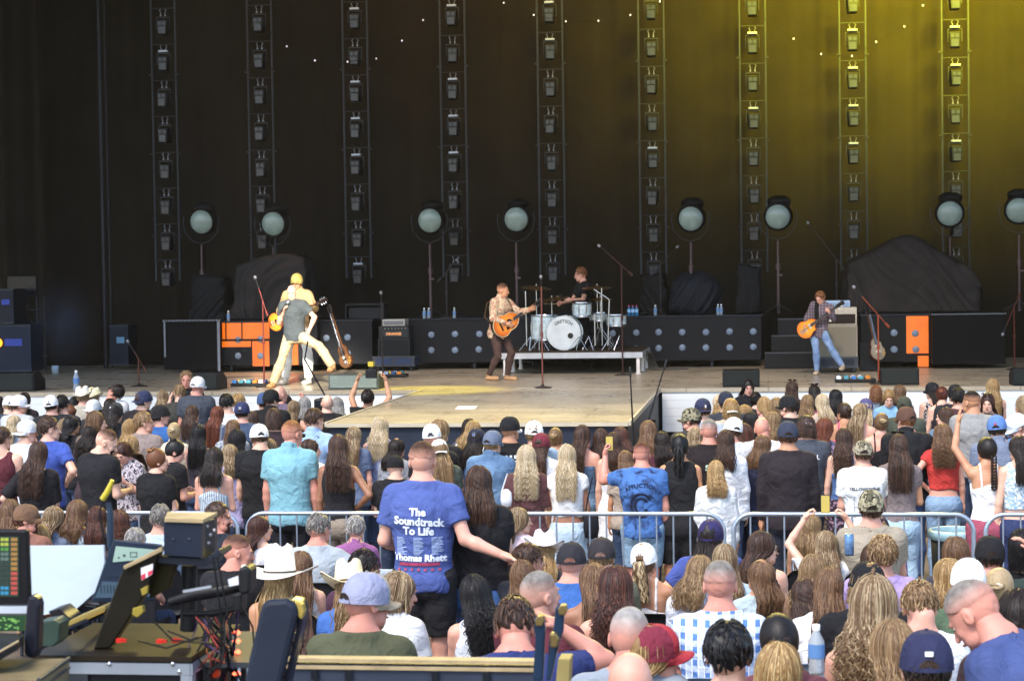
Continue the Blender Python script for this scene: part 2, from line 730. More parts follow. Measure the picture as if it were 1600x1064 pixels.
ARM = {'down': ((.16, .02, -1), (.06, .16, -1)), 'hip': ((.62, -.3, -.75), (-.62, .5, -.55)),
       'front': ((.12, .12, -1), (-.42, .9, .05)), 'cross': ((.16, .25, -1), (-.95, .45, .12)),
       'phone': ((.22, .8, -.35), (-.25, .35, .95)), 'raise': ((.18, .25, 1), (.05, .1, 1)),
       'head': ((.95, .15, .25), (-.75, -.05, .75)), 'around': ((.75, -.28, -.72), (.86, .06, -.5)),
       'clap': ((.25, .8, .35), (-.45, .35, .85)), 'lap': ((.14, .3, -1), (-.25, .9, -.25)),
       'rest': ((.9, .1, -.42), (.95, .05, .1)), 'back': ((.25, -.35, -1), (-.75, -.15, -.55)),
       'mic': ((.3, .55, -.75), (-.45, .35, .95)), 'strum': ((.45, -.05, -1), (-.75, .75, -.18)),
       'fret': ((.3, .35, -.9), (.15, .95, .35)), 'drum': ((.35, .35, -1), (.1, 1, -.15)),
       'guard': ((.3, .2, -1), (-.5, .7, .6))}
LEGS = {'stand': (((.02, .02, -1), (.0, -.03, -1)), ((.02, .02, -1), (.0, -.03, -1))),
        'wide': (((.16, .0, -1), (.08, -.02, -1)), ((.16, .02, -1), (.08, -.03, -1))),
        'sit': (((.1, 1, -.05), (.0, .08, -1)), ((.1, 1, -.05), (.0, .08, -1)))}


def npv(v):
    v = np.array(v, float)
    return v / np.linalg.norm(v)


def skeleton(sex, lean, side, armR, armL, legs, head):
    """joint positions; x to the person's right, y the way they face"""
    sit = legs == 'sit'
    pel = np.array([0, 0, .50 if sit else .93])
    Rt = np.array(Matrix.Rotation(R(side), 3, 'Y') @ Matrix.Rotation(-R(lean), 3, 'X'), float)
    T = lambda p: Rt @ (np.array(p, float) - np.array([0, 0, .93])) + pel
    K = {'pel': pel, 'Rt': Rt}
    for s, nm, a in ((1, 'R', armR), (-1, 'L', armL)):
        u, f = ARM[a] if isinstance(a, str) else a
        fl = np.array([s, 1, 1])
        sh = np.array([s * SHX[sex], -.005, 1.415])
        el = sh + npv(np.array(u) * fl) * .285
        wr = el + npv(np.array(f) * fl) * .25
        K['sh' + nm], K['el' + nm], K['wr' + nm] = T(sh), T(el), T(wr)
        K['fd' + nm] = Rt @ npv(np.array(f) * fl)
        K['mid' + nm] = Rt @ np.array([-s, 0, 0.])
    L = LEGS[legs] if isinstance(legs, str) else legs
    for s, nm, l in ((1, 'R', L[0]), (-1, 'L', L[1])):
        fl = np.array([s, 1, 1])
        hp = pel + np.array([s * .088, 0, -.02])
        kn = hp + npv(np.array(l[0]) * fl) * .42
        an = kn + npv(np.array(l[1]) * fl) * .41
        K['hp' + nm], K['kn' + nm], K['an' + nm] = hp, kn, an
    hy, hp_, hr = head
    Rh = Rt @ np.array(Matrix.Rotation(R(hy), 3, 'Z') @ Matrix.Rotation(-R(hp_), 3, 'X') @ Matrix.Rotation(R(hr), 3, 'Y'), float)
    nb = np.array([0, -.015, 1.49])
    hl = np.array(Matrix.Rotation(R(hy), 3, 'Z') @ Matrix.Rotation(-R(hp_), 3, 'X') @ Matrix.Rotation(R(hr), 3, 'Y'), float) @ np.array([0, .03, .135])
    K['hc'] = T(nb + hl)
    K['Rh'] = Rh
    K['neck'] = T(nb)
    K['T'] = T
    return K


_fields = {}


def fields(sex, fat, K, key, h):
    k = (key, sex, fat, h)
    if k in _fields:
        return _fields[k]
    if len(_fields) > 6:
        _fields.pop(next(iter(_fields)))
    pts = np.array([K[a + b] for a in ('sh', 'el', 'wr', 'hp', 'kn', 'an') for b in 'RL'] + [K['neck'], K['pel'], K['hc']])
    lo, hi = pts.min(0) - .15 * fat, pts.max(0) + .15 * fat
    lo[2] = max(lo[2], -.0)
    hi[2] = pts[:, 2].max() + .05
    for a in 'RL':
        hi[2] = max(hi[2], K['wr' + a][2] + .04)
    ax, P = grid(lo, hi, h)
    PT = ((P - K['pel'].astype(np.float32)) @ K['Rt'].astype(np.float32)) + np.array([0, 0, .93], np.float32)
    z = PT[..., 2]
    pz, pwx, pwy = PROF[sex]
    fx = np.interp(z, pz, [a * (1 + (fat - 1) * (1 if zz < 1.45 else .3)) for a, zz in zip(pwx, pz)]).astype(np.float32)
    fy = np.interp(z, pz, [a * (1 + 1.3 * (fat - 1) * (1 if zz < 1.45 else .2)) for a, zz in zip(pwy, pz)]).astype(np.float32)

    def tor(ex, fx=fx, fy=fy, zt=1.53):
        x, y = PT[..., 0], PT[..., 1] + .008
        a, b = fx + ex, fy + ex
        q = np.sqrt((x / a) ** 2 + (y / b) ** 2) + 1e-5
        d = (q - 1) * np.minimum(a, b) * .92
        # superellipse: square the shoulders and hips a little
        return smax(d, z - zt, .02)
    torso = smax(tor(0), .80 - z, .04)
    if sex == 'f':
        for s in (-1, 1):
            torso = smin(torso, ell(PT, (s * .065, .085, 1.27), (.062, .058, .062)), .03)
    else:
        for s in (-1, 1):
            torso = smin(torso, ell(PT, (s * .07, .07, 1.32), (.075, .05, .06)), .04)
            torso = smin(torso, ell(PT, (s * .08, -.075, 1.33), (.075, .045, .09)), .04)
    butt = np.minimum(ell(PT, (.075, -.05, .88), (.09 * fat, .085 * fat, .095)), ell(PT, (-.075, -.05, .88), (.09 * fat, .085 * fat, .095)))
    nr = .056 if sex == 'm' else .045
    nr *= (1 + .6 * (fat - 1))
    Tinv = lambda p: (np.array(p) - K['pel']) @ K['Rt'] + np.array([0, 0, .93])
    neckd = rc(PT, (0, -.02, 1.44), Tinv(K['neck'] * .35 + K['hc'] * .65) + np.array([0, -.012, 0]), nr + .004, nr)
    sx = SHX[sex]
    trap = np.minimum(rc(PT, (.03, -.025, 1.50), (sx - .03, -.01, 1.43), .036, .04), rc(PT, (-.03, -.025, 1.50), (-sx + .03, -.01, 1.43), .036, .04))
    am = (1.0 if sex == 'm' else .8) * (1 + .7 * (fat - 1))
    F_ = {'ax': ax, 'P': P, 'PT': PT, 'z': z, 'tor': tor, 'neck': neckd, 'fx': fx, 'fy': fy}
    ups, fores, als = [], [], []
    for nm in 'RL':
        sh, el, wr = K['sh' + nm], K['el' + nm], K['wr' + nm]
        u = smin(rc(P, sh, el, .050 * am, .041 * am), rc(P, sh, sh * .8 + el * .2, .060 * am, .055 * am), .02)
        f = smin(rc(P, el, el * .7 + wr * .3, .041 * am, .041 * am), rc(P, el * .7 + wr * .3, wr, .041 * am, .026 * (.5 + .5 * am)), .015)
        ups.append(u)
        fores.append(f)
        als.append(((P - sh.astype(np.float32)) @ npv(el - sh).astype(np.float32), (P - el.astype(np.float32)) @ npv(wr - el).astype(np.float32)))
    legs = []
    for nm in 'RL':
        hp, kn, an = K['hp' + nm], K['kn' + nm], K['an' + nm]
        th = rc(P, hp, kn, .088 * fat, .056)
        cm = kn * .68 + an * .32 + np.array([0, -.012, 0])
        sh_ = smin(rc(P, kn, cm, .052, .054), rc(P, cm, an, .054, .036), .02)
        legs.append((th, sh_, (P - hp.astype(np.float32)) @ npv(kn - hp).astype(np.float32), (P - kn.astype(np.float32)) @ npv(an - kn).astype(np.float32)))
    F_.update(torso=torso, butt=butt, trap=trap, ups=ups, fores=fores, als=als, legs=legs)
    _fields[k] = F_
    return F_


def body_sdf(F_):
    d = smin(F_['torso'], F_['butt'], .04)
    d = smin(d, F_['neck'], .03)
    d = smin(d, F_['trap'], .04)
    for u, f in zip(F_['ups'], F_['fores']):
        d = smin(d, smin(u, f, .015), .028)
    for th, s, _, _ in F_['legs']:
        d = smin(d, smin(th, s, .02), .02)
    return d


GARM = {'boxy': (.45, .018, .95, 'crew'),  # sleeve length (share of upper arm, >1 = whole arm), looseness, hem height, neck
    'tee': (.62, .018, .83, 'crew'), 'polo': (.62, .017, .83, 'collar'), 'long': (2, .017, .82, 'crew'),
    'hoodie': (2, .026, .82, 'hood'), 'jacket': (2, .024, .84, 'collar'), 'shirt': (2, .02, .80, 'collar'),
    'tank': (0, .007, .955, 'tank'), 'sleeveless': (0, .019, .80, 'slv'), 'cami': (0, .006, .955, 'cami'),
    'tube': (0, .006, .955, 'tube'), 'one': (0, .007, .955, 'one'), 'crop': (.3, .012, 1.06, 'crew'),
    'cropcami': (0, .010, 1.02, 'cami'), 'blouse': (.9, .026, .86, 'wide'), 'dress': (0, .012, .50, 'tube'),
    'croptank': (0, .012, 1.08, 'tank'), 'fit': (.45, .008, .955, 'crew')}


def garment_sdf(F_, kind, sex):
    sl, lo, hem, nk = GARM[kind]
    z, P, PT = F_['z'], F_['P'], F_['PT']
    fx, fy = F_['fx'], F_['fy']
    if lo > .012:                      # loose cloth hangs from the chest instead of following the waist
        wch = float(np.interp(1.28, PROF[sex][0], PROF[sex][1])) * (.99 if sex == 'm' else .95)
        wcy = float(np.interp(1.28, PROF[sex][0], PROF[sex][2])) * .92
        below = z < 1.28
        fx = np.where(below, np.maximum(fx, wch), fx)
        fy = np.where(below, np.maximum(fy, wcy), fy)
    t = F_['tor'](lo, fx, fy, 1.52)
    t = smin(t, F_['torso'] - lo, .02)
    t = smin(t, F_['butt'] - lo * .9, .03)
    t = smin(t, F_['trap'] - lo * .7, .04)
    if sl > 0:
        for (u, f), (a1, a2) in zip(zip(F_['ups'], F_['fores']), F_['als']):
            if sl <= 1:
                s = smax(u - lo - .006 * np.clip(a1 / .15, 0, 1), a1 - sl * .285, .006)
                t = smin(t, s, .03)
            else:
                t = smin(t, smin(u - lo, smax(f - lo * .8, a2 - .235, .006), .02), .03)
    elif nk in ('tank', 'slv'):
        for u in F_['ups']:
            t = smax(t, -(u - .006), .012)
    x, y = PT[..., 0], PT[..., 1]
    if nk == 'one':
        t = smax(t, z - (1.38 - x * .9), .01)
        for u in F_['ups']:
            t = smax(t, -(u - .004), .01)
    if nk in ('cami', 'tube'):
        t = smax(t, z - (1.33 - .04 * np.abs(x) / .1 * (y < 0) if nk == 'cami' else 1.33), .006)
        for u in F_['ups']:
            t = smax(t, -(u - .004), .01)
    elif nk == 'tank':
        t = smax(t, -ell(PT, (0, -.02, 1.52), (.085, .2, .10)), .01)
    elif nk == 'wide':
        t = smax(t, -ell(PT, (0, -.0, 1.53), (.12, .2, .075)), .01)
    else:
        t = smin(t, np.maximum(F_['neck'] - .016, z - 1.50), .02)
        t = smax(t, -np.maximum(F_['neck'] - (.006 if nk != 'slv' else .02), 1.482 - z), .004)
        t = smax(t, z - 1.515, .01)
    if nk in ('collar', 'hood'):
        c = np.maximum(np.abs(F_['neck'] - .014) - .007, np.maximum(z - (1.545 - y * .25), 1.44 - z))
        t = smin(t, c, .012)
    if nk == 'hood':
        t = smin(t, smax(ell(PT, (0, -.105, 1.43), (.12, .05, .085)), -ell(PT, (0, -.05, 1.52), (.07, .06, .08)), .02), .02)
    t = t + wrinkle(P, 1.25 if lo > .012 else .6)
    hemw = hem + .008 * np.sin(PT[..., 0] * 30) + .006 * np.sin(PT[..., 1] * 37)
    if hem < .8:                       # skirt of a dress
        k = np.clip((1.0 - z) / .5, 0, 1)
        cone = (np.sqrt((x / (.165 + .09 * k)) ** 2 + (y / (.125 + .09 * k)) ** 2) - 1) * .14
        cone = cone + .006 * np.sin(np.arctan2(y, x) * 14) * k
        t = smin(t, smax(cone, z - 1.0, .02), .03)
    return smax(t, hemw - z, .006)


def bottom_sdf(F_, kind, sit):
    z, PT, P = F_['z'], F_['PT'], F_['P']
    lo = {'jeans': .011, 'pants': .013, 'slim': .010, 'shorts': .013, 'skirt': .011, 'jorts': .013}[kind]
    hipd = smax(smin(F_['torso'], F_['butt'], .04) - lo, z - 1.0, .006)
    x, y = PT[..., 0], PT[..., 1]
    if kind == 'skirt' and not sit:
        k = np.clip((1.0 - z) / .4, 0, 1)
        cone = (np.sqrt((x / (.15 + .06 * k)) ** 2 + ((y + .01) / (.115 + .06 * k)) ** 2) - 1) * .13 + .004 * np.sin(np.arctan2(y, x) * 12) * k
        d = smin(hipd, smax(cone, z - .99, .01), .03)
        return smax(d, .62 - z, .006) + wrinkle(P, .8)
    d = hipd
    for th, s, a1, a2 in F_['legs']:
        if kind in ('shorts', 'jorts', 'skirt'):
            lim = .30 if kind == 'jorts' else (.22 if kind == 'skirt' else .36)
            d = smin(d, smax(th - lo - .02, a1 - lim, .006), .02)
        else:
            ex = {'jeans': .006, 'pants': .014, 'slim': .0}[kind]
            d = smin(d, smin(th - lo, smax(s - lo - ex, a2 - .39, .006), .02), .02)
    return d + wrinkle(P, 1.2)


_mc = {}


def cached(key, fn):
    if key not in _mc:
        _mc[key] = fn()
    return _mc[key]


def mesh_data(name, V, Q, m, mi=None, mats=None, attr=None):
    me = bpy.data.meshes.new(name)
    nv, nq = len(V), len(Q)
    me.vertices.add(nv)
    me.vertices.foreach_set('co', np.ascontiguousarray(V, np.float32).ravel())
    me.loops.add(nq * 4)
    me.loops.foreach_set('vertex_index', np.ascontiguousarray(Q, np.int32).ravel())
    me.polygons.add(nq)
    me.polygons.foreach_set('loop_start', np.arange(0, nq * 4, 4, dtype=np.int32))
    me.polygons.foreach_set('use_smooth', np.ones(nq, bool))
    for mm in (mats or [m]):
        me.materials.append(mm)
    if mi is not None:
        me.polygons.foreach_set('material_index', np.ascontiguousarray(mi, np.int32))
    if attr is not None:
        a = me.attributes.new('tone', 'FLOAT', 'POINT')
        a.data.foreach_set('value', np.ascontiguousarray(attr, np.float32))
    me.update(calc_edges=True)
    me.validate()
    return me


# ---------------------------------------------------------------- hair
CC, CR = np.array([0, -.015, .022]), np.array([.077, .097, .102])


def scalp(az, el, k=1.0):
    return CC + CR * k * np.array([math.cos(el) * math.sin(az), math.cos(el) * math.cos(az), math.sin(el)])


def ribbon(pts, wd, th, out, tone, twist=None):
    """closed thin lock along pts; out collects (V, Q, tone)"""
    V, Q, n = [], [], len(pts)
    for i, p in enumerate(pts):
        d = npv(pts[min(i + 1, n - 1)] - pts[max(i - 1, 0)])
        rad = p - CC
        rad[2] *= .3
        rad = rad - d * (rad @ d)
        nr = npv(rad) if np.linalg.norm(rad) > 1e-4 else np.array([0, -1., 0])
        sd = np.cross(d, nr)
        s = wd * (1 - .75 * (i / (n - 1)) ** 2.5) * (.6 if i == 0 else 1)
        V += [p + sd * s, p + nr * th, p - sd * s, p - nr * th]
    for i in range(n - 1):
        for k in range(4):
            k2 = (k + 1) % 4
            Q.append((i * 4 + k, i * 4 + k2, i * 4 + 4 + k2, i * 4 + 4 + k))
    out.append((np.array(V, np.float32), np.array(Q), np.full(len(V), tone, np.float32)))


def hair_asset(kind, L=.3, wave=0.0, vol=1.1, cap=False, seed=0, parted=0):
    rs = np.random.RandomState(seed * 7 + 3)
    parts = []
    if cap:
        vol = min(vol, 1.04)
    if kind in ('short', 'buzz', 'fade', 'crop'):
        off = {'short': .011, 'buzz': .0025, 'fade': .006, 'crop': .016}[kind]
        if cap:
            off = min(off, .006)
        ax, P = grid((-.115, -.14, -.12), (.115, .12, .155), .0065)
        d = ell(P, CC, CR + off) + (off + .007) * (1 - np.clip((P[..., 2] + .055) / .115, 0, 1))
        nz = .0035 * np.sin(P[..., 0] * 95 + seed) * np.sin(P[..., 1] * 80 + 1.3 * seed) + .002 * np.sin(P[..., 2] * 160 + P[..., 0] * 120)
        d = d + nz * (1.0 if kind != 'buzz' else .2)
        x = np.abs(P[..., 0])
        y, z = P[..., 1], P[..., 2]
        lowz = np.where(y > -.03, .012 + .45 * np.clip(y + .03, 0, 1), -.055 + .35 * np.clip(x - .03, 0, 1))
        d = smax(d, lowz - z, .008)
        d = smax(d, y - (.058 + .25 * (z - .06)), .008)
        if kind == 'fade':
            d = smax(d, ell(P, CC, CR + off * np.array([1, 1, 1])) + np.clip(.03 - z, 0, .008), .004)
        V, Q = surfnet(d, ax)
        parts.append((V, Q, rs.uniform(-.12, .12, len(V)) * 0))
        if kind in ('short', 'crop'):
            for i in range(230):
                az, el = rs.uniform(.7, 5.6), R(rs.uniform(-14, 86)) if not cap else R(rs.uniform(-25, 5))
                if az < 1.6 or az > 4.7:
                    el = max(el, R(8))
                p = scalp(az, el, 1 + (off - .004) / .09)
                q = scalp(az + rs.uniform(-.2, .2), el - R(rs.uniform(10, 22)), 1 + (off + .004) / .09)
                m_ = (p + q) / 2
                m_ = CC + (m_ - CC) * 1.05
                ribbon([p, m_, q], .0055, .0025, parts, rs.uniform(-.2, .25))
        return cat_parts(parts)
    # long styles --------------------------------------------------------
    tight = kind in ('pony', 'bun', 'braid', 'updo')
    v = 1.03 if tight else vol
    ax, P = grid((-.16, -.2, -L - .03 if not tight else -.13), (.16, .13, .165), .009)
    d = ell(P, CC + np.array([0, -.004, .002]), CR * v + .006)
    face = ell(P, (0, .10, -.045), (.060, .075, .095))
    d = smax(d, -face, .01)
    if tight:
        d = smax(d, -.07 - P[..., 2] + np.clip(P[..., 1] + .02, 0, 1) * .8, .01)
        d = smax(d, P[..., 1] - .07, .01)
    else:
        h2 = (L + .0) / 2
        d = smin(d, ell(P, (0, -.075 - .02 * min(1, L / .3), -h2 + .02), (.066 * vol, .046, h2)), .03)
        d = d + .003 * np.sin(P[..., 0] * 110 + 9 * np.sin(P[..., 2] * 18)) * np.sin(P[..., 1] * 90)
    V, Q = surfnet(d, ax)
    parts.append((V, Q, np.full(len(V), -.12)))
    n = 300 if not tight else 150
    for i in range(n):
        az = rs.uniform(R(62), R(298))
        lay = rs.uniform(0, .05)
        stray = rs.rand() < .16
        if stray:
            lay += rs.uniform(.03, .09)
        k = v * (1.06 + lay)
        el0 = R(rs.uniform(35, 88))
        if cap:
            el0 = R(rs.uniform(5, 25))
        tone = rs.normal(0, .09)
        pts = []
        if tight:
            for t in np.linspace(0, 1, 5):
                a2 = az + (math.pi - az) * t * .75
                pts.append(scalp(a2, el0 + (R(12) - el0) * t, 1.07 + lay * .3))
            ribbon(pts, .006, .002, parts, tone)
            continue
        for t in np.linspace(0, 1, 5):
            pts.append(scalp(az, el0 + (R(-8) - el0) * t, k))
        e = pts[-1]
        Li = -L * rs.uniform(.82, 1.05)
        side = math.sin(az)
        tx = side * .076 * vol + rs.normal(0, .017)
        ty = -.145 - rs.uniform(0, .03) if abs(az - math.pi) < 1.55 or L > .2 else -.02
        if L < .2:
            tx, ty = e[0] * .93 + rs.normal(0, .008), e[1] * 1.0 - (.01 if e[1] < 0 else -.01)
        m_ = max(3, int((e[2] - Li) / (.03 if not wave else .017)))
        ph, ph2 = rs.uniform(0, 6.28), rs.uniform(0, 6.28)
        for j in range(1, m_ + 1):
            t = j / m_
            z = e[2] + (Li - e[2]) * t
            s = min(1, (e[2] - z) / .16)
            s = s * s * (3 - 2 * s)
            p = np.array([e[0] + (tx - e[0]) * s, e[1] + (ty - e[1]) * s, z])
            if wave:
                fr = 2 * math.pi / (.085 if wave < .013 else .055)
                p[0] += wave * math.sin(z * fr + ph) * min(1, t * 3)
                p[1] += wave * .7 * math.cos(z * fr + ph2) * min(1, t * 3) - wave * .4
            pts.append(p)
        ribbon(pts, .0016 if stray else rs.uniform(.003, .0062), .001 if stray else .0022, parts, tone + (.1 if stray else 0))
    if kind in ('pony', 'braid'):
        root = np.array([0, -.125, .045 if kind == 'pony' else -.03])
        if kind == 'pony':
            for i in range(46):
                a = rs.uniform(0, 6.28)
                r = rs.uniform(.2, 1) * .03
                ph = rs.uniform(0, 6.28)
                pts = [np.array([0, -.1, root[2] - .004])]
                for t in np.linspace(.08, 1, 10):
                    z = root[2] - L * t * rs.uniform(.97, 1.0)
                    sw = .5 + 1.1 * math.sin(min(1, t * 1.6) * math.pi / 2 + .3)
                    pts.append(np.array([math.cos(a) * r * sw + wave * math.sin(z * 75 + ph), root[1] - .03 * min(1, t * 4) + math.sin(a) * r * .8, z]))
                ribbon(pts, .012, .005, parts, rs.normal(0, .17))
        else:
            for j in range(11):
                z = root[2] - .022 - j * (L - .05) / 11
                for s in (-1, 1):
                    c = np.array([s * .011, root[1] - .015, z])
                    ribbon([c + np.array([s * .014, .0, .02]), c + np.array([s * .008, -.014, 0]), c + np.array([-s * .012, -.004, -.022])], .012, .01, parts, rs.normal(0, .1))
    if kind in ('bun', 'updo'):
        c = np.array([0, -.075, .115]) if kind == 'bun' else np.array([0, -.115, .05])
        for j in range(30):
            a0 = rs.uniform(0, 6.28)
            tilt = rs.uniform(-.8, .8)
            rr = rs.uniform(.024, .038)
            pts = [c + rr * np.array([math.cos(a), math.sin(a) * math.cos(tilt), math.sin(a) * math.sin(tilt) + .2 * math.sin(tilt)]) for a in np.linspace(a0, a0 + 2.6, 7)]
            ribbon(pts, .013, .006, parts, rs.normal(0, .18))
    if kind == 'half':
        pass
    return cat_parts(parts)


# ---------------------------------------------------------------- hats
def cap_asset():
    b = MB()
    n, m = 36, 9
    rows = []
    for j in range(m + 1):
        t = j / m
        el = t * math.pi / 2
        row = []
        for k in range(n):
            a = 2 * math.pi * k / n
            g = 1 - .022 * max(0, math.cos(a * 3 + math.pi / 2)) ** 14 * math.cos(el)
            cz = math.sin(el) ** .9
            rr = math.cos(el) ** .8 if el < 1.5 else 0.02
            front = max(0, math.cos(a - math.pi / 2)) * .012 * math.sin(el * 2)
            row.append(Vector((math.cos(a) * .094 * rr * g, math.sin(a) * (.112 * rr * g) - .012 + front, -.004 + .132 * cz)))
        rows.append(row)
    V = [v for r_ in rows for v in r_]
    Fc, mi = [], []
    for j in range(m):
        for k in range(n):
            k2 = (k + 1) % n
            Fc.append((j * n + k, j * n + k2, (j + 1) * n + k2, (j + 1) * n + k))
            mi.append(0 if 4 <= k < 14 else 1)
    Fc.append([m * n + k for k in range(n)])
    mi.append(0)
    btn = MB().lathe([(.0, -.002), (.008, 0), (.006, .005), (0, .006)], Matrix.Translation((0, -.012, .128)), 8)
    nn = len(V)
    V += btn.V
    Fc += [[i + nn for i in f] for f in btn.F]
    mi += [0] * len(btn.F)
    crown = (V, Fc, mi)
    Vb, Fb = [], []
    nb, mb_ = 14, 5
    for side in (0, 1):
        for i in range(nb + 1):
            a = math.pi * (i / nb)
            for j in range(mb_ + 1):
                t = j / mb_
                x = math.cos(a) * (.086 + .0 * t)
                y0 = -.012 + .105 * math.sin(a) ** .5 * (1 if True else 0)
                y = y0 + t * .072 * (math.sin(a) ** .8)
                zz = .004 - .018 * (abs(math.cos(a)) ** 2) * (.4 + t) - .010 * t - side * .004
                Vb.append((x * (1 - .12 * t), y, zz))
    w_ = mb_ + 1
    o = (nb + 1) * w_
    for i in range(nb):
        for j in range(mb_):
            Fb.append((i * w_ + j, i * w_ + j + 1, (i + 1) * w_ + j + 1, (i + 1) * w_ + j))
            Fb.append((o + i * w_ + j, o + (i + 1) * w_ + j, o + (i + 1) * w_ + j + 1, o + i * w_ + j + 1))
        Fb.append((i * w_ + mb_, o + i * w_ + mb_, o + (i + 1) * w_ + mb_, (i + 1) * w_ + mb_))
    ob = MB()      # half-moon opening at the back with its strap
    pts = [(.036 * math.cos(a), 0, .004 + .036 * math.sin(a)) for a in np.linspace(0, math.pi, 12)]
    ring = []
    for x, _, z in pts:
        rr = math.sqrt(max(.02, 1 - (x / .094) ** 2))
        kk = math.cos(min(1.4, (z + .004) / .15)) ** .5
        ring.append((x, -.012 - .1185 * rr * kk, z))
    ob.prism(ring, (0, .006, 0))
    st = MB()
    sp = []
    for x in np.linspace(-.04, .04, 9):
        rr = math.sqrt(1 - (x / .094) ** 2)
        sp.append((x, -.012 - .1215 * rr, .0045))
    for i in range(8):
        a, c = Vector(sp[i]), Vector(sp[i + 1])
        st.prism([a + Vector((0, 0, -.007)), c + Vector((0, 0, -.007)), c + Vector((0, 0, .007)), a + Vector((0, 0, .007))], (0, .004, 0))
    return crown, (Vb, Fb), ob, st


_cap = cap_asset()
_caprim = {}


def add_cap(parent, Rh, hc, c1, c2=None, brim=None, back=False, tilt=0, pat='plain', logo=None, patc='FFFFFF', open_col='2A1D16', scale=1.0):
    """baseball cap on the head frame; brim in front, or turned backwards"""
    c2 = c2 or c1
    m1, m2 = fabric(c1, pat, patc), fabric(c2, pat if c2 == c1 else 'plain', patc)
    T = Matrix.Translation(Vector(hc)) @ Matrix(Rh.tolist()).to_4x4() @ Matrix.Translation((0, 0, .006)) @ Matrix.Rotation(R(tilt), 4, 'X')
    if back:
        T = T @ Matrix.Rotation(math.pi, 4, 'Z') @ Matrix.Translation((0, .01, 0))
    T = T @ Matrix.Scale(scale, 4)
    key = (c1, c2, pat)
    if key not in _caprim:
        V, Fc, mi = _cap[0]
        o = mesh_obj('cap', V, Fc, None, None, True, [m1, m2], mi)
        _caprim[key] = o.data
    else:
        o = share('cap', _caprim[key], None)
    o.parent = parent
    o.matrix_local = T
    b = fabric(brim or c1, 'plain' if brim else pat, patc)
    if 'brim' not in _caprim:
        ob = mesh_obj('brim', _cap[1][0], _cap[1][1], b, o)
        _caprim['brim'] = ob.data
    else:
        ob = share('brim', _caprim['brim'], b, o)
    for nm, mb, col in (('strap_opening', _cap[2], open_col), ('strap', _cap[3], c2)):
        mm = fabric(col)
        if nm not in _caprim:
            oo = mb.build(nm, mm, o)
            _caprim[nm] = oo.data
        else:
            oo = share(nm, _caprim[nm], mm, o)
    if logo:
        lx = .0
        yb = -.128 if not back else .0
        L = MB()
        for (x0, x1, z0, z1) in logo[1]:
            L.box((x0 / 2 + x1 / 2, -.1235 if not back else .118, (z0 + z1) / 2), (x1 - x0, .004, z1 - z0))
        L.build('emblem', fabric(logo[0]), o)
    return o


LOGO_BACK = lambda c: (c, [(-.014, .014, .05, .066)])
LOGO_NY = lambda c: (c, [(-.012, -.007, .035, .075), (.007, .012, .035, .075), (-.01, .01, .05, .058), (-.016, .016, .035, .040)])


def add_cowboy(parent, Rh, hc, col, band, brimr=.19, curl=.06, tilt=-6, ch=.125):
    T = Matrix.Translation(Vector(hc)) @ Matrix(Rh.tolist()).to_4x4() @ Matrix.Translation((0, -.01, .03)) @ Matrix.Rotation(R(tilt), 4, 'X')
    T = T @ Matrix.Scale(1.1, 4)
    m = mat('felt_' + col, col, .85, bmp=.15, scale=12)
    n = 40
    V, Fc = [], []
    prof = [(1.0, 0), (.97, .03), (.93, .06), (.88, .09), (.78, .115), (.55, .125), (.25, .118), (.02, .112)]
    for (r, z) in prof:
        for k in range(n):
            a = 2 * math.pi * k / n
            x, y = math.cos(a) * .088 * r, math.sin(a) * .108 * r
            zz = z * ch / .125
            if z > .06:
                f = (z - .06) / .065
                pin = max(0, math.sin(a)) ** 2
                x *= 1 - .45 * f * pin                     # front pinch
                zz += .018 * f * (y / .108)
                zz -= .028 * f * max(0, 1 - (abs(x) / .03) ** 2) * (r < .9)
            V.append((x, y, zz))
    for i in range(len(prof) - 1):
        for k in range(n):
            Fc.append((i * n + k, i * n + (k + 1) % n, (i + 1) * n + (k + 1) % n, (i + 1) * n + k))
    Fc.append([(len(prof) - 1) * n + k for k in range(n)])
    o = mesh_obj('cowboy_hat', V, Fc, m, parent)
    o.matrix_local = T
    V, Fc = [], []
    rr = [0, .3, .55, .8, 1]
    for s in (0, 1):
        for t in rr:
            for k in range(n):
                a = 2 * math.pi * k / n
                x = math.cos(a) * (.086 + t * (brimr - .086))
                y = math.sin(a) * (.106 + t * (brimr * 1.02 - .106))
                z = curl * (abs(math.cos(a)) ** 2.2) * t ** 1.6 - .018 * (abs(math.sin(a)) ** 3) * t - s * .005
                x *= 1 - .12 * t * (curl / .06)
                V.append((x, y, z))
    N = len(rr)
    for s in (0, 1):
        for i in range(N - 1):
            for k in range(n):
                q = [s * N * n + i * n + k, s * N * n + i * n + (k + 1) % n, s * N * n + (i + 1) * n + (k + 1) % n, s * N * n + (i + 1) * n + k]
                Fc.append(q[::-1] if s == 0 else q)
    for k in range(n):
        Fc.append(((N - 1) * n + k, (N - 1) * n + (k + 1) % n, (2 * N - 1) * n + (k + 1) % n, (2 * N - 1) * n + k))
    mesh_obj('brim', V, Fc, m, o)
    B = MB().tube([(math.cos(a) * .0895, math.sin(a) * .1095, .009) for a in np.linspace(0, 2 * math.pi, 33)], .0055, 6, False)
    B.build('hat_band', mat('band_' + band, band, .7), o)
    return o


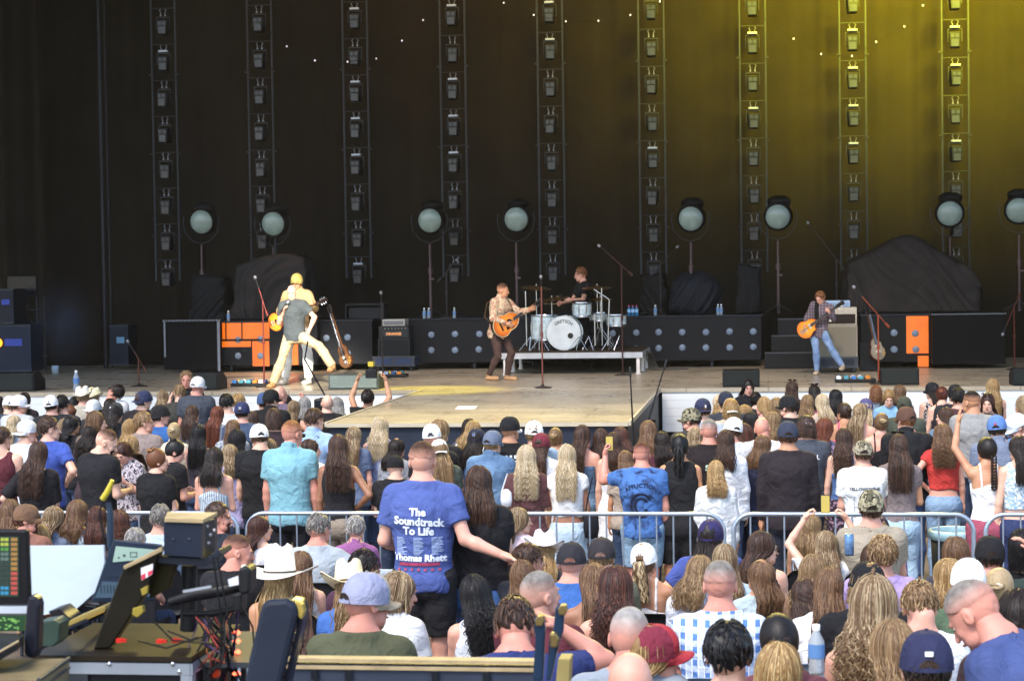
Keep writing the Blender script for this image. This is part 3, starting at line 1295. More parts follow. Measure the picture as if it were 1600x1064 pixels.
def add_glasses(parent, Rh, hc, on_top=True, col='101012', lens='1A1A20'):
    T = Matrix.Translation(Vector(hc)) @ Matrix(Rh.tolist()).to_4x4()
    T = T @ (Matrix.Translation((0, .02, .105)) @ Matrix.Rotation(R(38), 4, 'X') if on_top else Matrix.Identity(4))
    b = MB()
    yy = .07 if on_top else .098
    for s in (-1, 1):
        b.tube([(s * .068, yy - .01, 0), (s * .08, yy - .06, -.002), (s * .08, -.02, -.01)], .0025, 5)
        b.tube([(s * .004, yy, .004), (s * .066, yy - .006, .006)], .003, 5)
    g = b.build('sunglasses', mat('frame_' + col, col, .3), parent)
    g.matrix_local = T
    l = MB()
    for s in (-1, 1):
        l.lathe([(.0, -.002), (.024, -.001), (.024, .001), (0, .003)], Matrix.Translation((s * .034, yy, -.008)) @ Matrix.Rotation(-math.pi / 2, 4, 'X'), 14, 1.1, .8)
    l.build('lens', mat('lens_' + lens, lens, .08), g)
    return g


_hcache = {}
hm_ = lambda hair, a, b, tone: crop_mat(a, b, tone) if hair[0] in ('buzz', 'fade') else hair_mat(a, b)
HSTY = {  # kind, length, wave, volume
    'short': ('short', 0, 0, 1), 'crop': ('crop', 0, 0, 1), 'buzz': ('buzz', 0, 0, 1), 'fade': ('fade', 0, 0, 1),
    'long': ('long', .38, .002, 1.0), 'longwave': ('long', .38, .008, 1.03), 'vlong': ('long', .52, .003, 1.0),
    'mid': ('long', .27, .003, 1.02), 'midwave': ('long', .28, .008, 1.05), 'bob': ('long', .15, .003, 1.04),
    'curly': ('long', .36, .013, 1.09), 'curlymid': ('long', .24, .013, 1.12), 'shortcurly': ('long', .10, .013, 1.06),
    'pony': ('pony', .34, .004, 1), 'ponywave': ('pony', .3, .010, 1), 'bun': ('bun', 0, 0, 1), 'updo': ('updo', 0, 0, 1),
    'braid': ('braid', .36, 0, 1)}
SHOE = None
pcount = [0]
THRUST_Y = 22.27
ALLP = []


def person(px, py, h, sex, label, top, hair, bottom=('jeans', '27364F'), arms=('down', 'down'), yaw=0, head=(0, 0, 0), lean=0, side=0,
           legs='stand', fat=1.0, cap=None, tone='fair', glasses=None, d=None, base=None, fine=False, group=None, hands=('relaxed', 'relaxed'),
           feet=None, shoes=None, beard=None, zoff=0, straps=True, wrap=None, clamp=None, ground=None):
    """px, py: top of the head in the photograph; h: standing height. Returns (root, skeleton, scale)."""
    pcount[0] += 1
    fat = 1 + (fat - 1) * .65
    sit = legs == 'sit'
    key = (tuple(map(str, arms)), lean, side, str(legs))
    K = skeleton(sex, lean, side, arms[0], arms[1], legs, head)
    s = h / 1.745
    Rz = rotm('Z', R(yaw))
    topl = (K['hc'] + K['Rh'] @ np.array([0, 0, .122 + (.012 if cap else 0)])) * s
    topw = Rz @ topl
    dr = ray(px, py)
    if base is not None:                                   # fixed ground point
        loc = Vector(base)
    elif ground is not None:                               # performer at a known distance: stature follows from head and floor
        foot = (min(K['anR'][2], K['anL'][2]) - .075) * s
        p = CAMP + dr * (d / dr.y)
        k = (p.z - ground) / (topw[2] - foot)
        s *= k
        topw = topw * k
        loc = Vector((p.x - topw[0], p.y - topw[1], p.z - topw[2]))
        print('performer', round(s * 1.745, 2))
    elif d is not None:
        p = CAMP + dr * (d / dr.y)
        loc = Vector((p.x - topw[0], p.y - topw[1], p.z - topw[2]))
    else:
        y = 16.0
        for _ in range(40):
            zt = floor_z(y) + zoff + topw[2]
            t = (zt - CAMP.z) / dr.z
            p = CAMP + dr * t
            y = .5 * y + .5 * (p.y - topw[1])
        loc = Vector((p.x - topw[0], p.y - topw[1], floor_z(p.y - topw[1]) + zoff))
        yc = loc.y
        if clamp:
            lo_, hi_ = clamp
            if loc.x + .25 > -5.3 and loc.x < -1.3:
                hi_ = min(hi_, THRUST_Y - .5)
            yc = min(max(yc, lo_), hi_)
        if abs(yc - loc.y) > 1e-3:                     # keep the person on free floor: change the stature, not the picture
            for _ in range(6):
                p = CAMP + dr * ((yc + topw[1]) / dr.y)
                k = (p.z - floor_z(yc) - zoff) / topw[2]
                topw = topw * k
                s *= k
            loc = Vector((p.x - topw[0], yc, floor_z(yc) + zoff))
            if not .82 < s < 1.13:
                print('STATURE', round(s * 1.745, 2), label)
    # ---- body mesh
    res = .012 if fine else .016
    bk = ('body', sex, fat, key, res)

    def mkbody():
        F_ = fields(sex, fat, K, key, res)
        return surfnet(body_sdf(F_), F_['ax'])
    V, Q = cached((bk, str(np.round(K['hc'], 2))) if False else bk, mkbody)
    parts = [(V, Q, np.zeros(len(Q), int))]
    hv, hq, hm = HEADS[sex]
    parts.append(((hv @ K['Rh'].T.astype(np.float32)) * (1.0 if sex == 'm' else .98) + K['hc'].astype(np.float32), hq, hm))
    for nm, hk in zip('RL', hands):
        v, q = HANDS[hk]
        z = K['fd' + nm]
        y = K['mid' + nm] - z * (K['mid' + nm] @ z)
        if np.linalg.norm(y) < .2:
            y = K['Rt'] @ np.array([0, 0, -1.])
            y = y - z * (y @ z)
        y = npv(y)
        x = np.cross(y, z)
        if nm == 'R':
            x = -x
            q = q[:, ::-1]
        Mh = np.stack([x, y, z], 1)
        sc_ = 1.0 if sex == 'm' else .9
        parts.append(((v * sc_) @ Mh.T.astype(np.float32) + K['wr' + nm].astype(np.float32), q, np.zeros(len(q), int)))
    # feet, part of the same body mesh
    for nm in 'RL':
        an = K['an' + nm]
        b = MB()
        b.lathe([(.001, -.1), (.03, -.08), (.038, -.04), (.04, .02), (.042, .08), (.03, .13), (.001, .15)], axisT((an[0], an[1] + .04, max(.035, an[2] - .045)), (0, 1, -.05)), 10, 1, .8)
        F4 = [f for f in b.F if len(f) == 4]
        parts.append((np.array([tuple(v) for v in b.V], np.float32), np.array(F4), np.full(len(F4), 0)))
    V, Q, mi = cat_parts(parts)
    hc1, hc2 = HAIR.get(hair[1], HAIR['brown']) if hair else HAIR['brown']
    me = mesh_data('person', V, Q, None, mi, [skin(tone), mat('eye_white', 'A89C94', .5), mat('iris', '2A1C12', .2), hair_mat(hc1, hc2), mat('lips', 'A8564C', .5)])
    root = bpy.data.objects.new('person', me)
    C.objects.link(root)
    tag(root, label, 'person', group)
    root.location = loc
    root.rotation_euler = (0, 0, R(yaw))
    root.scale = (s, s, s)

    def child(name, ckey, fn, m):
        """garment meshes are shared between people in the same pose"""
        if ckey not in _mc:
            V, Q = fn()
            _mc[ckey] = mesh_data(name, V, Q, m)
            return mesh_link(name, _mc[ckey], root)
        return share(name, _mc[ckey], m, root)
    tk = (('g', top[0]) + bk)
    tname = {'dress': 'dress', 'jacket': 'jacket', 'hoodie': 'hoodie', 'cami': 'top', 'tube': 'top', 'tank': 'tank_top'}.get(top[0], 'shirt')

    def mktop():
        F_ = fields(sex, fat, K, key, res)
        return surfnet(garment_sdf(F_, top[0], sex), F_['ax'])
    shirt = child(tname, tk, mktop, fabric(*top[1:]) if not hasattr(top[1], 'node_tree') else top[1])
    if top[0] in ('cami', 'cropcami') and straps:
        def mkst():
            F_ = fields(sex, fat, K, key, .008)
            x, z = F_['PT'][..., 0], F_['z']
            d_ = smin(F_['torso'], F_['trap'], .03) - .007
            d_ = smax(smax(d_, np.abs(np.abs(x) - .078) - .009, .002), 1.30 - z, .002)
            return surfnet(d_, F_['ax'])
        child('strap', ('strap',) + bk, mkst, fabric(*top[1:]))
    if bottom:
        def mkb():
            F_ = fields(sex, fat, K, key, res)
            return surfnet(bottom_sdf(F_, bottom[0], sit), F_['ax'])
        child({'shorts': 'shorts', 'jorts': 'shorts', 'skirt': 'skirt', 'jeans': 'jeans'}.get(bottom[0], 'trousers'), ('b', bottom[0]) + bk, mkb, fabric(*bottom[1:]))
    Mh4 = Matrix.Translation(Vector(K['hc'])) @ Matrix(K['Rh'].tolist()).to_4x4()
    if hair and hair[0] != 'bald':
        kd, L, wv, vol = HSTY[hair[0]]
        sd_ = pcount[0] % 3
        hk = (hair[0], bool(cap), sd_)
        if hk not in _hcache:
            V, Q, tn = hair_asset(kd, L, wv, vol, bool(cap), sd_)
            _hcache[hk] = mesh_data('hair', V, Q, hair_mat(hc1, hc2), attr=tn)
            ho = mesh_link('hair', _hcache[hk], root)
            ho.material_slots[0].link = 'OBJECT'
            ho.material_slots[0].material = hm_(hair, hc1, hc2, tone)
        else:
            ho = share('hair', _hcache[hk], hm_(hair, hc1, hc2, tone), root)
        # long hair hangs plumb: undo half of the nod below the neck by keeping the yaw only
        hs_ = random.Random(pcount[0])
        ho.matrix_local = Mh4 @ Matrix.Diagonal((hs_.uniform(.95, 1.06), hs_.uniform(.96, 1.05), hs_.uniform(.86, 1.08) if kd == 'long' and not cap else 1, 1))
    if cap:
        kw = dict(cap)
        ty = kw.pop('type', 'cap')
        (add_cap if ty == 'cap' else add_cowboy)(root, K['Rh'], K['hc'], **kw)
    if glasses:
        add_glasses(root, K['Rh'], K['hc'], glasses == 'top')
    if beard:
        def mkbeard():
            ax, P = grid((-.08, -.02, -.16), (.08, .13, -.01), .007)
            d_ = smin(ell(P, (0, .03, -.035), (.060, .068, .088)), ell(P, (0, .06, -.105), (.032, .03, .03)), .03)
            d_ = smax(d_, P[..., 2] + .038 - .35 * np.abs(P[..., 0]), .006)
            d_ = smax(d_, -ell(P, (0, .1, -.058), (.026, .03, .012)), .004)
            return surfnet(smax(d_, -.01 - P[..., 1] * -1 if False else .0 - P[..., 1], .01), ax)
        bo = child('beard', ('beard',), mkbeard, hair_mat(*HAIR[beard]))
        bo.matrix_local = Mh4
    if shoes:
        for nm in 'RL':
            an = K['an' + nm]
            b = MB()
            g = (an[0], an[1] + .05, max(.0, an[2] - .08))
            b.lathe([(.001, -.125), (.036, -.11), (.044, -.05), (.043, .03), (.05, .1), (.04, .155), (.001, .178)], axisT((g[0], g[1], g[2] + .038), (0, 1, 0)), 14, 1, .86)
            b.lathe([(.04, 0), (.044, .05), (.043, .09)], Matrix.Translation((an[0], an[1], g[2] + .035)), 12)
            b.build('shoe', fabric(shoes), root)
    K['root'] = root
    K['shirt'] = shirt
    K['s'] = s
    K['Rz'] = Rz
    K['loc'] = loc
    ALLP.append((px, py, loc, h))
    return K


def mesh_link(name, me, parent):
    o = bpy.data.objects.new(name, me)
    C.objects.link(o)
    o.parent = parent
    return o


def world_of(K, p):
    """person-frame point to world"""
    return Vector(K['Rz'] @ (np.array(p) * K['s'])) + K['loc']


def text_mesh(body, size, bold=0.0, align='CENTER', space=1.0, line=1.0, res=2):
    cu = bpy.data.curves.new('text', 'FONT')
    cu.body = body
    cu.size = size
    cu.align_x = align
    cu.offset = bold
    cu.space_character = space
    cu.space_line = line
    cu.resolution_u = res
    o = bpy.data.objects.new('text', cu)
    C.objects.link(o)
    dg = bpy.context.evaluated_depsgraph_get()
    me = o.evaluated_get(dg).to_mesh()
    V = np.array([v.co[:] for v in me.vertices])
    Fc = [list(p.vertices) for p in me.polygons]
    o.evaluated_get(dg).to_mesh_clear()
    bpy.data.objects.remove(o)
    bpy.data.curves.remove(cu)
    return V, Fc


def print_on(shirt, name, V, Fc, m, cx, cz, rot=0, lift=.007, front=False, cut=True):
    """lay flat print (x right as seen by the viewer, y up) on the back of a shirt; shirt-local coordinates"""
    me = shirt.data
    bv = BVHTree.FromPolygons([v.co for v in me.vertices], [p.vertices for p in me.polygons])
    dirn = Vector((0, 1, 0)) if not front else Vector((0, -1, 0))
    out = []
    c, s = math.cos(rot), math.sin(rot)
    sg = 1 if not front else -1
    last = -.15
    for v in V:
        x, y = v[0] * c - v[1] * s, v[0] * s + v[1] * c
        o = Vector(((cx + x) * sg, -1 if not front else 1, cz + y))
        h = bv.ray_cast(o, dirn)
        if h[0] is not None:
            last = h[0].y
            out.append(h[0] - dirn * lift)
        else:
            out.append(Vector((o.x, last, o.z)))
    return mesh_obj(name, out, Fc, m, shirt, smooth=False)


def rect_mesh(x0, x1, z0, z1, n=6, m=2):
    V, Fc = [], []
    for j in range(m + 1):
        for i in range(n + 1):
            V.append((x0 + (x1 - x0) * i / n, z0 + (z1 - z0) * j / m))
    for j in range(m):
        for i in range(n):
            a = j * (n + 1) + i
            Fc.append([a, a + 1, a + n + 2, a + n + 1])
    return V, Fc
# ---------------------------------------------------------------- stage lamps (out of frame above, as in the photograph)
def spot(name, loc, aim, energy, col, size, blend=.5, rad=.15):
    l = bpy.data.lights.new(name, 'SPOT')
    l.energy = energy
    l.color = col
    l.spot_size = R(size)
    l.spot_blend = blend
    l.shadow_soft_size = rad
    o = bpy.data.objects.new(name, l)
    C.objects.link(o)
    o.location = loc
    o.rotation_euler = (Vector(loc) - Vector(aim)).to_track_quat('Z', 'Y').to_euler()


HS = 1.54
AIM = at(455, 520, 29.9)
spot('follow_spot', (-4, 8, 9.5), AIM, 30000, (1, .93, .78), 6.0, .6, .2)
p_ = on_z(665, 611, HS)
spot('yellow_floor_spot', (-5.2, 30.5, 10.5), (p_.x, p_.y + .2, HS), 2300, (1, .86, .04), 17, .6, .25)
for sx_, tx_, e_, g_ in ((3.6, 3.0, 5200, .9), (1.0, .6, 3300, .88), (-1.6, -1.8, 1000, .8), (5.8, 5.0, 5200, .9), (-4.6, -4.6, 450, .68), (-8.5, -8.5, 150, .6)):
    spot('yellow_curtain_spot', (sx_, 31.6, 11.4), (tx_, 38.1, 8.9), e_, (1, g_, .02 if sx_ > -2 else .2), 70, 1.0, .4)
for wx_ in (-7, -3, 1.5):
    spot('warm_stage_wash', (wx_ * .8, 21.9, 10.5), (wx_, 31.5, 1.8), 1900, (1, .80, .62), 34, 1.0, .6)
spot('orange_side_spot', (-8.6, 33.0, 10.8), at(420, 540, 34.6), 800, (1, .5, .2), 20, .6, .1)
for bx_ in (-6, 0, 5):
    spot('yellow_back_spot', (bx_, 33, 11.4), (bx_ * .6 - 1, 12, 1.3), 2700, (1, .80, .24), 62, .8, .9)

# ---------------------------------------------------------------- the setting
asphalt = mat('pit_floor', '6A5E52', .8, var=.3, scale=1.5, bmp=.2)
g = MB()
g.bb((-60, -12, -.06), (60, 11.5, 0))
g.bb((-60, 11.5, -.06), (60, 44, -.002))
o = mesh_obj('ground', [(-60, -15, .26), (60, -15, .26), (60, 7, .26), (-60, 7, .26), (60, 11.5, 0), (-60, 11.5, 0), (60, 60, 0), (-60, 60, 0)],
             [(0, 1, 2, 3), (3, 2, 4, 5), (5, 4, 6, 7)], asphalt, smooth=False)
tag(o, None, None, None, 'structure')


def fy(x):
    return 28.8


def floor_mat():
    m, t, b = nodes_mat('stage_floor')
    v = coords(t)
    n1 = add(t, 'ShaderNodeTexNoise')
    n1.inputs['Scale'].default_value = 1.1
    n1.inputs['Detail'].default_value = 6
    t.links.new(v, n1.inputs[0])
    v2 = coords(t, (1, .15, 1))
    n2 = add(t, 'ShaderNodeTexNoise')
    n2.inputs['Scale'].default_value = 22
    n2.inputs['Detail'].default_value = 4
    t.links.new(v2, n2.inputs[0])
    c = ramp(t, n1.outputs[0], [(.3, lin('ACA08A')), (.7, lin('C4B8A2'))])
    c = mix(t, .25, c, ramp(t, n2.outputs[0], [(.35, lin('6E6250')), (.7, lin('B8A88C'))]))
    br = add(t, 'ShaderNodeTexBrick')
    br.inputs['Scale'].default_value = .41
    br.inputs['Mortar Size'].default_value = .004
    br.inputs['Color1'].default_value = (1, 1, 1, 1)
    br.inputs['Color2'].default_value = (.93, .93, .93, 1)
    br.inputs['Mortar'].default_value = (.45, .45, .45, 1)
    t.links.new(v, br.inputs[0])
    c = mix(t, .8, c, br.outputs[0], 'MULTIPLY')
    t.links.new(c, b.inputs['Base Color'])
    r_ = ramp(t, n1.outputs[0], [(.3, (.24, .24, .24)), (.7, (.36, .36, .36))])
    t.links.new(r_, b.inputs['Roughness'])
    bump(t, b, n2.outputs[0], .03, .01)
    return m


FM = floor_mat()
stage = MB().prism([(-22, fy(-22), HS - .06), (11, fy(11), HS - .06), (11, 38.63, HS - .06), (-22, 38.63, HS - .06)], (0, 0, .06)).build('stage_floor', FM)
tag(stage, None, None, None, 'structure')
white = mat('fascia_white', 'E2E4E2', .6, var=.04, scale=3)
dark = mat('stage_black', '15171C', .7)
deep = mat('black_velour', '0B0B0C', .95, spec=.1)
f = MB()
x0, x1 = -22, 11
for k in range(5):                                   # horizontal boards
    z1, z0 = HS - .065 - k * .118, HS - .065 - k * .118 - .116
    for xa, xb in ((x0, -5.24), (-1.58, x1)):
        f.prism([(xa, fy(xa) + .02, z0), (xb, fy(xb) + .02, z0), (xb, fy(xb) + .02, z1), (xa, fy(xa) + .02, z1)], (0, .03, 0))
f.build('stage_fascia', white)['kind'] = 'structure'
f = MB()
f.prism([(x0, fy(x0) + .07, 0), (x1, fy(x1) + .07, 0), (x1, fy(x1) + .07, HS - .065), (x0, fy(x0) + .07, HS - .065)], (0, .1, 0))
f.build('stage_skirt', dark)['kind'] = 'structure'
th = empty('thrust_platform', (-3.41, 22.27, 0), 'low rectangular thrust platform jutting from the stage into the crowd', 'stage platform')
TX0, TX1, TY0 = -5.2, -1.62, 22.27
MBo = lambda *a: [Vector(v) - Vector((-3.41, 22.27, 0)) for v in a]


def loc_build(mb, name, m, root, **kw):
    """vertices given in world space become local to the root"""
    inv = Matrix.Translation(-root.location)
    mb.V = [inv @ v for v in mb.V]
    return mb.build(name, m, root, **kw)


loc_build(MB().bb((TX0, TY0, HS - .05), (TX1, fy(-3) - .06, HS)), 'deck', FM, th)
loc_build(MB().bb((TX0 + .03, TY0 + .03, .02), (TX1 - .03, TY0 + .07, HS - .055)), 'front_panel', mat('navy_panel', '252C3A', .7), th)
for xx, nm in ((TX0 + .01, 'side_panel'), (TX1 - .05, 'side_panel')):
    b = MB()
    for k in range(8):
        b.bb((xx, TY0 + .08 + k * .8, .02), (xx + .04, TY0 + .87 + k * .8, HS - .055))
    loc_build(b, nm, mat('charcoal_panel', '24242A', .5), th)
b = MB()
b.bb((TX0, TY0 - .015, HS - .045), (TX1, TY0 - .002, HS - .002))
loc_build(b, 'front_trim', mat('trim_cream', 'B9AE98', .5), th)
loc_build(MB().bb((TX1 + .002, TY0, HS - .04), (TX1 + .03, fy(-1.3) - .1, HS + .015)), 'edge_trim', mat('trim_cream', 'B9AE98', .5), th)
loc_build(MB().bb((TX0 - .03, TY0, HS - .04), (TX0 - .002, fy(-4.6) - .1, HS + .015)), 'edge_trim', mat('trim_cream', 'B9AE98', .5), th)
# white set list taped on the thrust, tape marks
p = on_z(729, 637, HS)
tag(MB().box((p.x, p.y, HS + .004), (.26, .55, .004), .08).build('paper_sheet', mat('paper', 'E6E4DE', .7)), 'white sheet of paper lying on the thrust platform', 'paper')
p, q = on_z(806, 607, HS), on_z(838, 607, HS)
tag(MB().bb((p.x, p.y, HS + .003), (q.x, p.y + .1, HS + .006)).build('floor_tape', mat('tape', 'C9C2B0', .6)), 'pale tape mark on the floor beside the central microphone stand', 'tape')
# unseen stage house: black walls and roof added to darken the curtain
h = MB()
h.bb((-23, 28.2, 0), (-22.2, 44, 13))
h.build('unseen_shade_wall', deep)['kind'] = 'structure'
h = MB()
h.bb((11.2, 28.2, 0), (12, 44, 13))
h.build('unseen_shade_wall', deep)['kind'] = 'structure'
h = MB().bb((-23, 21.5, 12.2), (12, 44, 12.8))  # front edge set so the added roof blocks the sun
h.build('unseen_shade_roof', deep)['kind'] = 'structure'


def curtain(xa, xb, ya, yb, z0, z1, seed, amp=.016, n=900, m=None):
    rs = random.Random(seed)
    V, Fc = [], []
    ph = [rs.uniform(0, 6) for _ in range(6)]
    rows = [z0, z0 + (z1 - z0) * .33, z0 + (z1 - z0) * .66, z1]
    for j, z in enumerate(rows):
        for i in range(n + 1):
            x = xa + (xb - xa) * i / n
            L = abs(xb - xa) * i / n
            dy = amp * (math.sin(L * 13 + 1.8 * math.sin(L * 1.7 + ph[0]) + .25 * j) * .6 + math.sin(L * 23 + ph[1] + 2 * math.sin(L * .9 + ph[2])) * .3 + .5 * math.sin(L * 3.1 + ph[3]))
            V.append((x, ya + (yb - ya) * i / n + dy, z))
    for j in range(3):
        for i in range(n):
            a = j * (n + 1) + i
            Fc.append((a, a + 1, a + n + 2, a + n + 1))
    return mesh_obj('curtain', V, Fc, m or mat('black_drape', '221D16', .95, spec=.1, var=.15, scale=1.2))


tag(curtain(-22, 11, 38.10, 38.10, HS, 12.2, 3), 'black pleated backdrop curtain hanging across the whole stage', 'curtain')
a, b_ = at(-60, 100, 35.91), at(45, 100, 36.22)
tag(curtain(a.x, b_.x, 35.66, 36.78, HS, 12.2, 8, .1, 120), 'black side drape hanging at the far left of the stage', 'curtain')
pp = at(160, 300, 36.84)
b = MB().tube([(pp.x, pp.y, HS), (pp.x, pp.y, 12.2)], .045, 8).tube([(pp.x + .12, pp.y, HS), (pp.x + .12, pp.y, 12.2)], .02, 6)
tag(b.build('vertical_pipe', mat('pipe', '2A2B30', .5, .4)), 'thin dark vertical pipe in front of the curtain at left', 'pipe')

# ---------------------------------------------------------------- hanging ladders of lights
alu = mat('aluminium', '3E4248', .5, .4, bmp=.05)
gun = mat('gunmetal', '3A3D44', .5, .5)
blk = mat('black_plastic', '17181B', .45)
chrome = mat('chrome', 'B9BDC2', .22, 1)
ZT = at(258, 27, 37.15).z
PITCHZ = 57.5 / F * 37.20


def rel(mb, o):
    return mb


def make_fixture(parent, x, z, bright):
    z /= .9
    f = MB().bb((x - .145, -.02, z - .02), (x + .145, .02, z + .005)).bb((x - .15, -.02, z - .26), (x - .135, .02, z)).bb((x + .135, -.02, z - .26), (x + .15, .02, z))
    fx = f.build('light_fixture', mat('yoke_grey', '2E3136', .5, .2), parent)
    fx.scale = (.9, .9, .9)
    fx.rotation_euler = (0, 0, R(random.uniform(-7, 7)))
    hd = MB()
    hd.prism([(x - .12, -.16, z - .08), (x + .12, -.16, z - .08), (x + .095, -.16, z - .40), (x - .095, -.16, z - .40)], (0, .3, 0))
    hd.build('head_piece', mat('head_grey', '17191C', .5, .1), fx, bevel=.012)
    ln = MB()
    for k in (-1, 1):
        ln.bb((x + k * .048 - .036, -.172, z - .2), (x + k * .048 + .036, -.161, z - .12))
    ln.bb((x - .075, -.172, z - .38), (x + .075, -.161, z - .23))
    ln.build('lens', mat('lens_grey', '3A3E46', .15), fx)
    cl = MB()
    for k in (-1, 1):
        cl.tube([(x + k * .05, 0, z + .02), (x + k * .05, 0, z + .1), (x + k * .075, 0, z + .15), (x + k * .045, 0, z + .17)], .01, 6)
        cl.box((x + k * .05, 0, z + .035), (.03, .05, .03))
    cl.build('clamp', mat('clamp_grey', '7A7E86', .4, .7), fx)
    if bright:
        MB().bb((x - .1, -.09, z + .015), (x + .1, .0, z + .055)).build('silver_bar', mat('silver_bar', '9AA2AE', .4, .4), fx)


random.seed(2)
ordn = ['leftmost', 'second from left', 'third from left', 'fourth from left', 'middle, left of the drummer', 'fourth from right', 'third from right', 'second from right', 'rightmost']
brs = [{1}, set(), {0, 2, 3, 4, 7}, {0, 2, 3, 4}, {0, 1}, {4}, {0, 1, 3}, {1, 2, 3, 4}, {1, 2, 4}]
for ti, tx in enumerate((258, 408, 557, 709, 861, 1019, 1177, 1333, 1493)):
    wp = at(tx, 200, 37.15)
    root = empty('light_ladder', (wp.x, 37.15, 0), 'hanging ladder of stage lights, ' + ordn[ti] + ' of the nine', 'stage lights', 'ladders of stage lights')
    for s in (-1, 1):
        MB().tube([(s * .245, 0, ZT - 7.35 * PITCHZ), (s * .245, 0, 12.2)], .019, 8).build('rail', alu, root)
    for k in range(-3, 8):
        MB().tube([(-.235, 0, ZT + .17 - k * PITCHZ), (.235, 0, ZT + .17 - k * PITCHZ)], .012, 6).build('rung', mat('rung', '303338', .5, .4), root)
    for k in (1.6, 3.8, 6.1):
        for s in (-1, 1):
            MB().box((s * .265, -.03, ZT - k * PITCHZ), (.07, .05, .03)).build('bracket', mat('rung', '303338', .5, .4), root)
    for k in range(8):
        make_fixture(root, 0, ZT - k * PITCHZ, k in brs[ti])

# ---------------------------------------------------------------- fresnel lamps on stands
def fresnel(px, py, Y, ztop, label, r=.265):
    c = at(px, py, Y)
    root = empty('studio_lamp', (c.x, c.y, ztop), label, 'stage lamp', 'large round studio lamps on stands')
    cz = c.z - ztop
    T = axisT((0, 0, cz), (-.1, -1, -.12)) @ Matrix.Scale(.86, 4)
    hb = MB()
    hb.lathe([(.0, -.42), (.2, -.42), (.29, -.36), (.31, -.2), (.31, -.04), (.295, 0), (.275, .015), (.265, .0), (.265, -.04), (0, -.04)], T, 30)
    hb.lathe([(.0, 0), (.2, .0), (.22, .1), (.12, .17), (0, .18)], Matrix.Translation((.03, .18, cz + .22)), 16)
    hb.build('lamp_housing', mat('lamp_black', '0A0A0B', .7), root)
    lb = MB().lathe([(.26, -.02), (.22, .02), (.15, .05), (.08, .065), (0, .07)], T, 30)
    ml, t, bb = nodes_mat('frosted_lens')
    bb.inputs['Base Color'].default_value = (*lin('8E9C94'), 1)
    bb.inputs['Roughness'].default_value = .25
    nn = add(t, 'ShaderNodeTexNoise')
    nn.inputs['Scale'].default_value = 3
    t.links.new(coords(t), nn.inputs[0])
    cc = ramp(t, nn.outputs[0], [(.3, lin('73827A')), (.7, lin('95A59B'))])
    t.links.new(cc, bb.inputs['Base Color'])
    lb.build('lens', ml, root)
    y = MB()
    pts = [(-.33, 0, cz + .12), (-.35, 0, cz), (-.32, 0, cz - .2), (-.18, 0, cz - .36), (0, 0, cz - .42), (.18, 0, cz - .36), (.32, 0, cz - .2), (.35, 0, cz), (.33, 0, cz + .12)]
    y.tube(pts, .010, 6)
    y.build('yoke', gun, root)
    y = MB().tube([(0, 0, 0), (0, 0, cz - .44)], [.028, .02], 8)
    y.tube([(0, 0, cz * .45), (0, 0, cz * .45 + .12)], .04, 8)
    y.box((.03, -.05, cz * .4), (.1, .02, .04))
    y.build('stand_pole', mat('pole_rust', '5B4A4C', .45, .5), root)
    y = MB()
    for k in range(3):
        a = k * 2.094 + .5
        y.tube([(0, 0, .18), (math.cos(a) * .3, math.sin(a) * .3, .012)], .012, 6)
    y.build('tripod_leg', gun, root)


RT = 2.49
for (px, py, lb) in ((314, 347, 'round frosted stage lamp on a stand, farthest left of the eight'), (426, 350, 'round frosted stage lamp above the black draped gear behind the singer'),
                     (671, 345, 'round frosted stage lamp above the two water bottles, left of the guitarist'), (806, 343, 'round frosted stage lamp directly above the acoustic guitarist'),
                     (1079, 342, 'round frosted stage lamp above the round draped gear right of the drums'), (1215, 339, 'round frosted stage lamp left of the electric guitarist'),
                     (1484, 334, 'round frosted stage lamp above the large draped gear at right'), (1592, 329, 'round frosted stage lamp cut by the right edge of the photo')):
    fresnel(px, py, 35.7, RT, lb)

# ---------------------------------------------------------------- rear risers with round lamps
def riser(name, x0, x1, Y, z0, z1, depth, label, discs=(), col='090C13', top='1C212A', front=None):
    root = empty(name, ((x0 + x1) / 2, Y, HS), label, 'riser')
    loc_build(MB().bb((x0, Y, z0), (x1, Y + depth, z1 - .03)), 'riser_body', mat('riser_' + col, col, .55, bmp=.1), root, bevel=.01)
    loc_build(MB().bb((x0 - .02, Y - .03, z1 - .03), (x1 + .02, Y + depth, z1)), 'top_deck', mat('deck_' + top, top, .5), root)
    if z0 > HS + .05:
        for xx in np.arange(x0 + .15, x1, 1.1):
            b = MB().lathe([(.05, -.02), (.05, .02)], axisT((xx, Y + .15, HS + .05), (1, 0, 0)), 10)
            b.bb((xx - .03, Y + .12, HS + .05), (xx + .03, Y + .18, z0 + .005))
            loc_build(b, 'caster', gun, root)
    for (dx, dy) in discs:
        c = at(dx, dy, Y - .01)
        T = axisT((c.x, Y - .005, c.z), (0, -1, 0))
        d = loc_build(MB().lathe([(.062, 0), (.062, .012), (.045, .022), (0, .026)], T, 16), 'round_lamp', mat('disc_lamp', '76869A', .3, var=.2, scale=20), root)
    return root


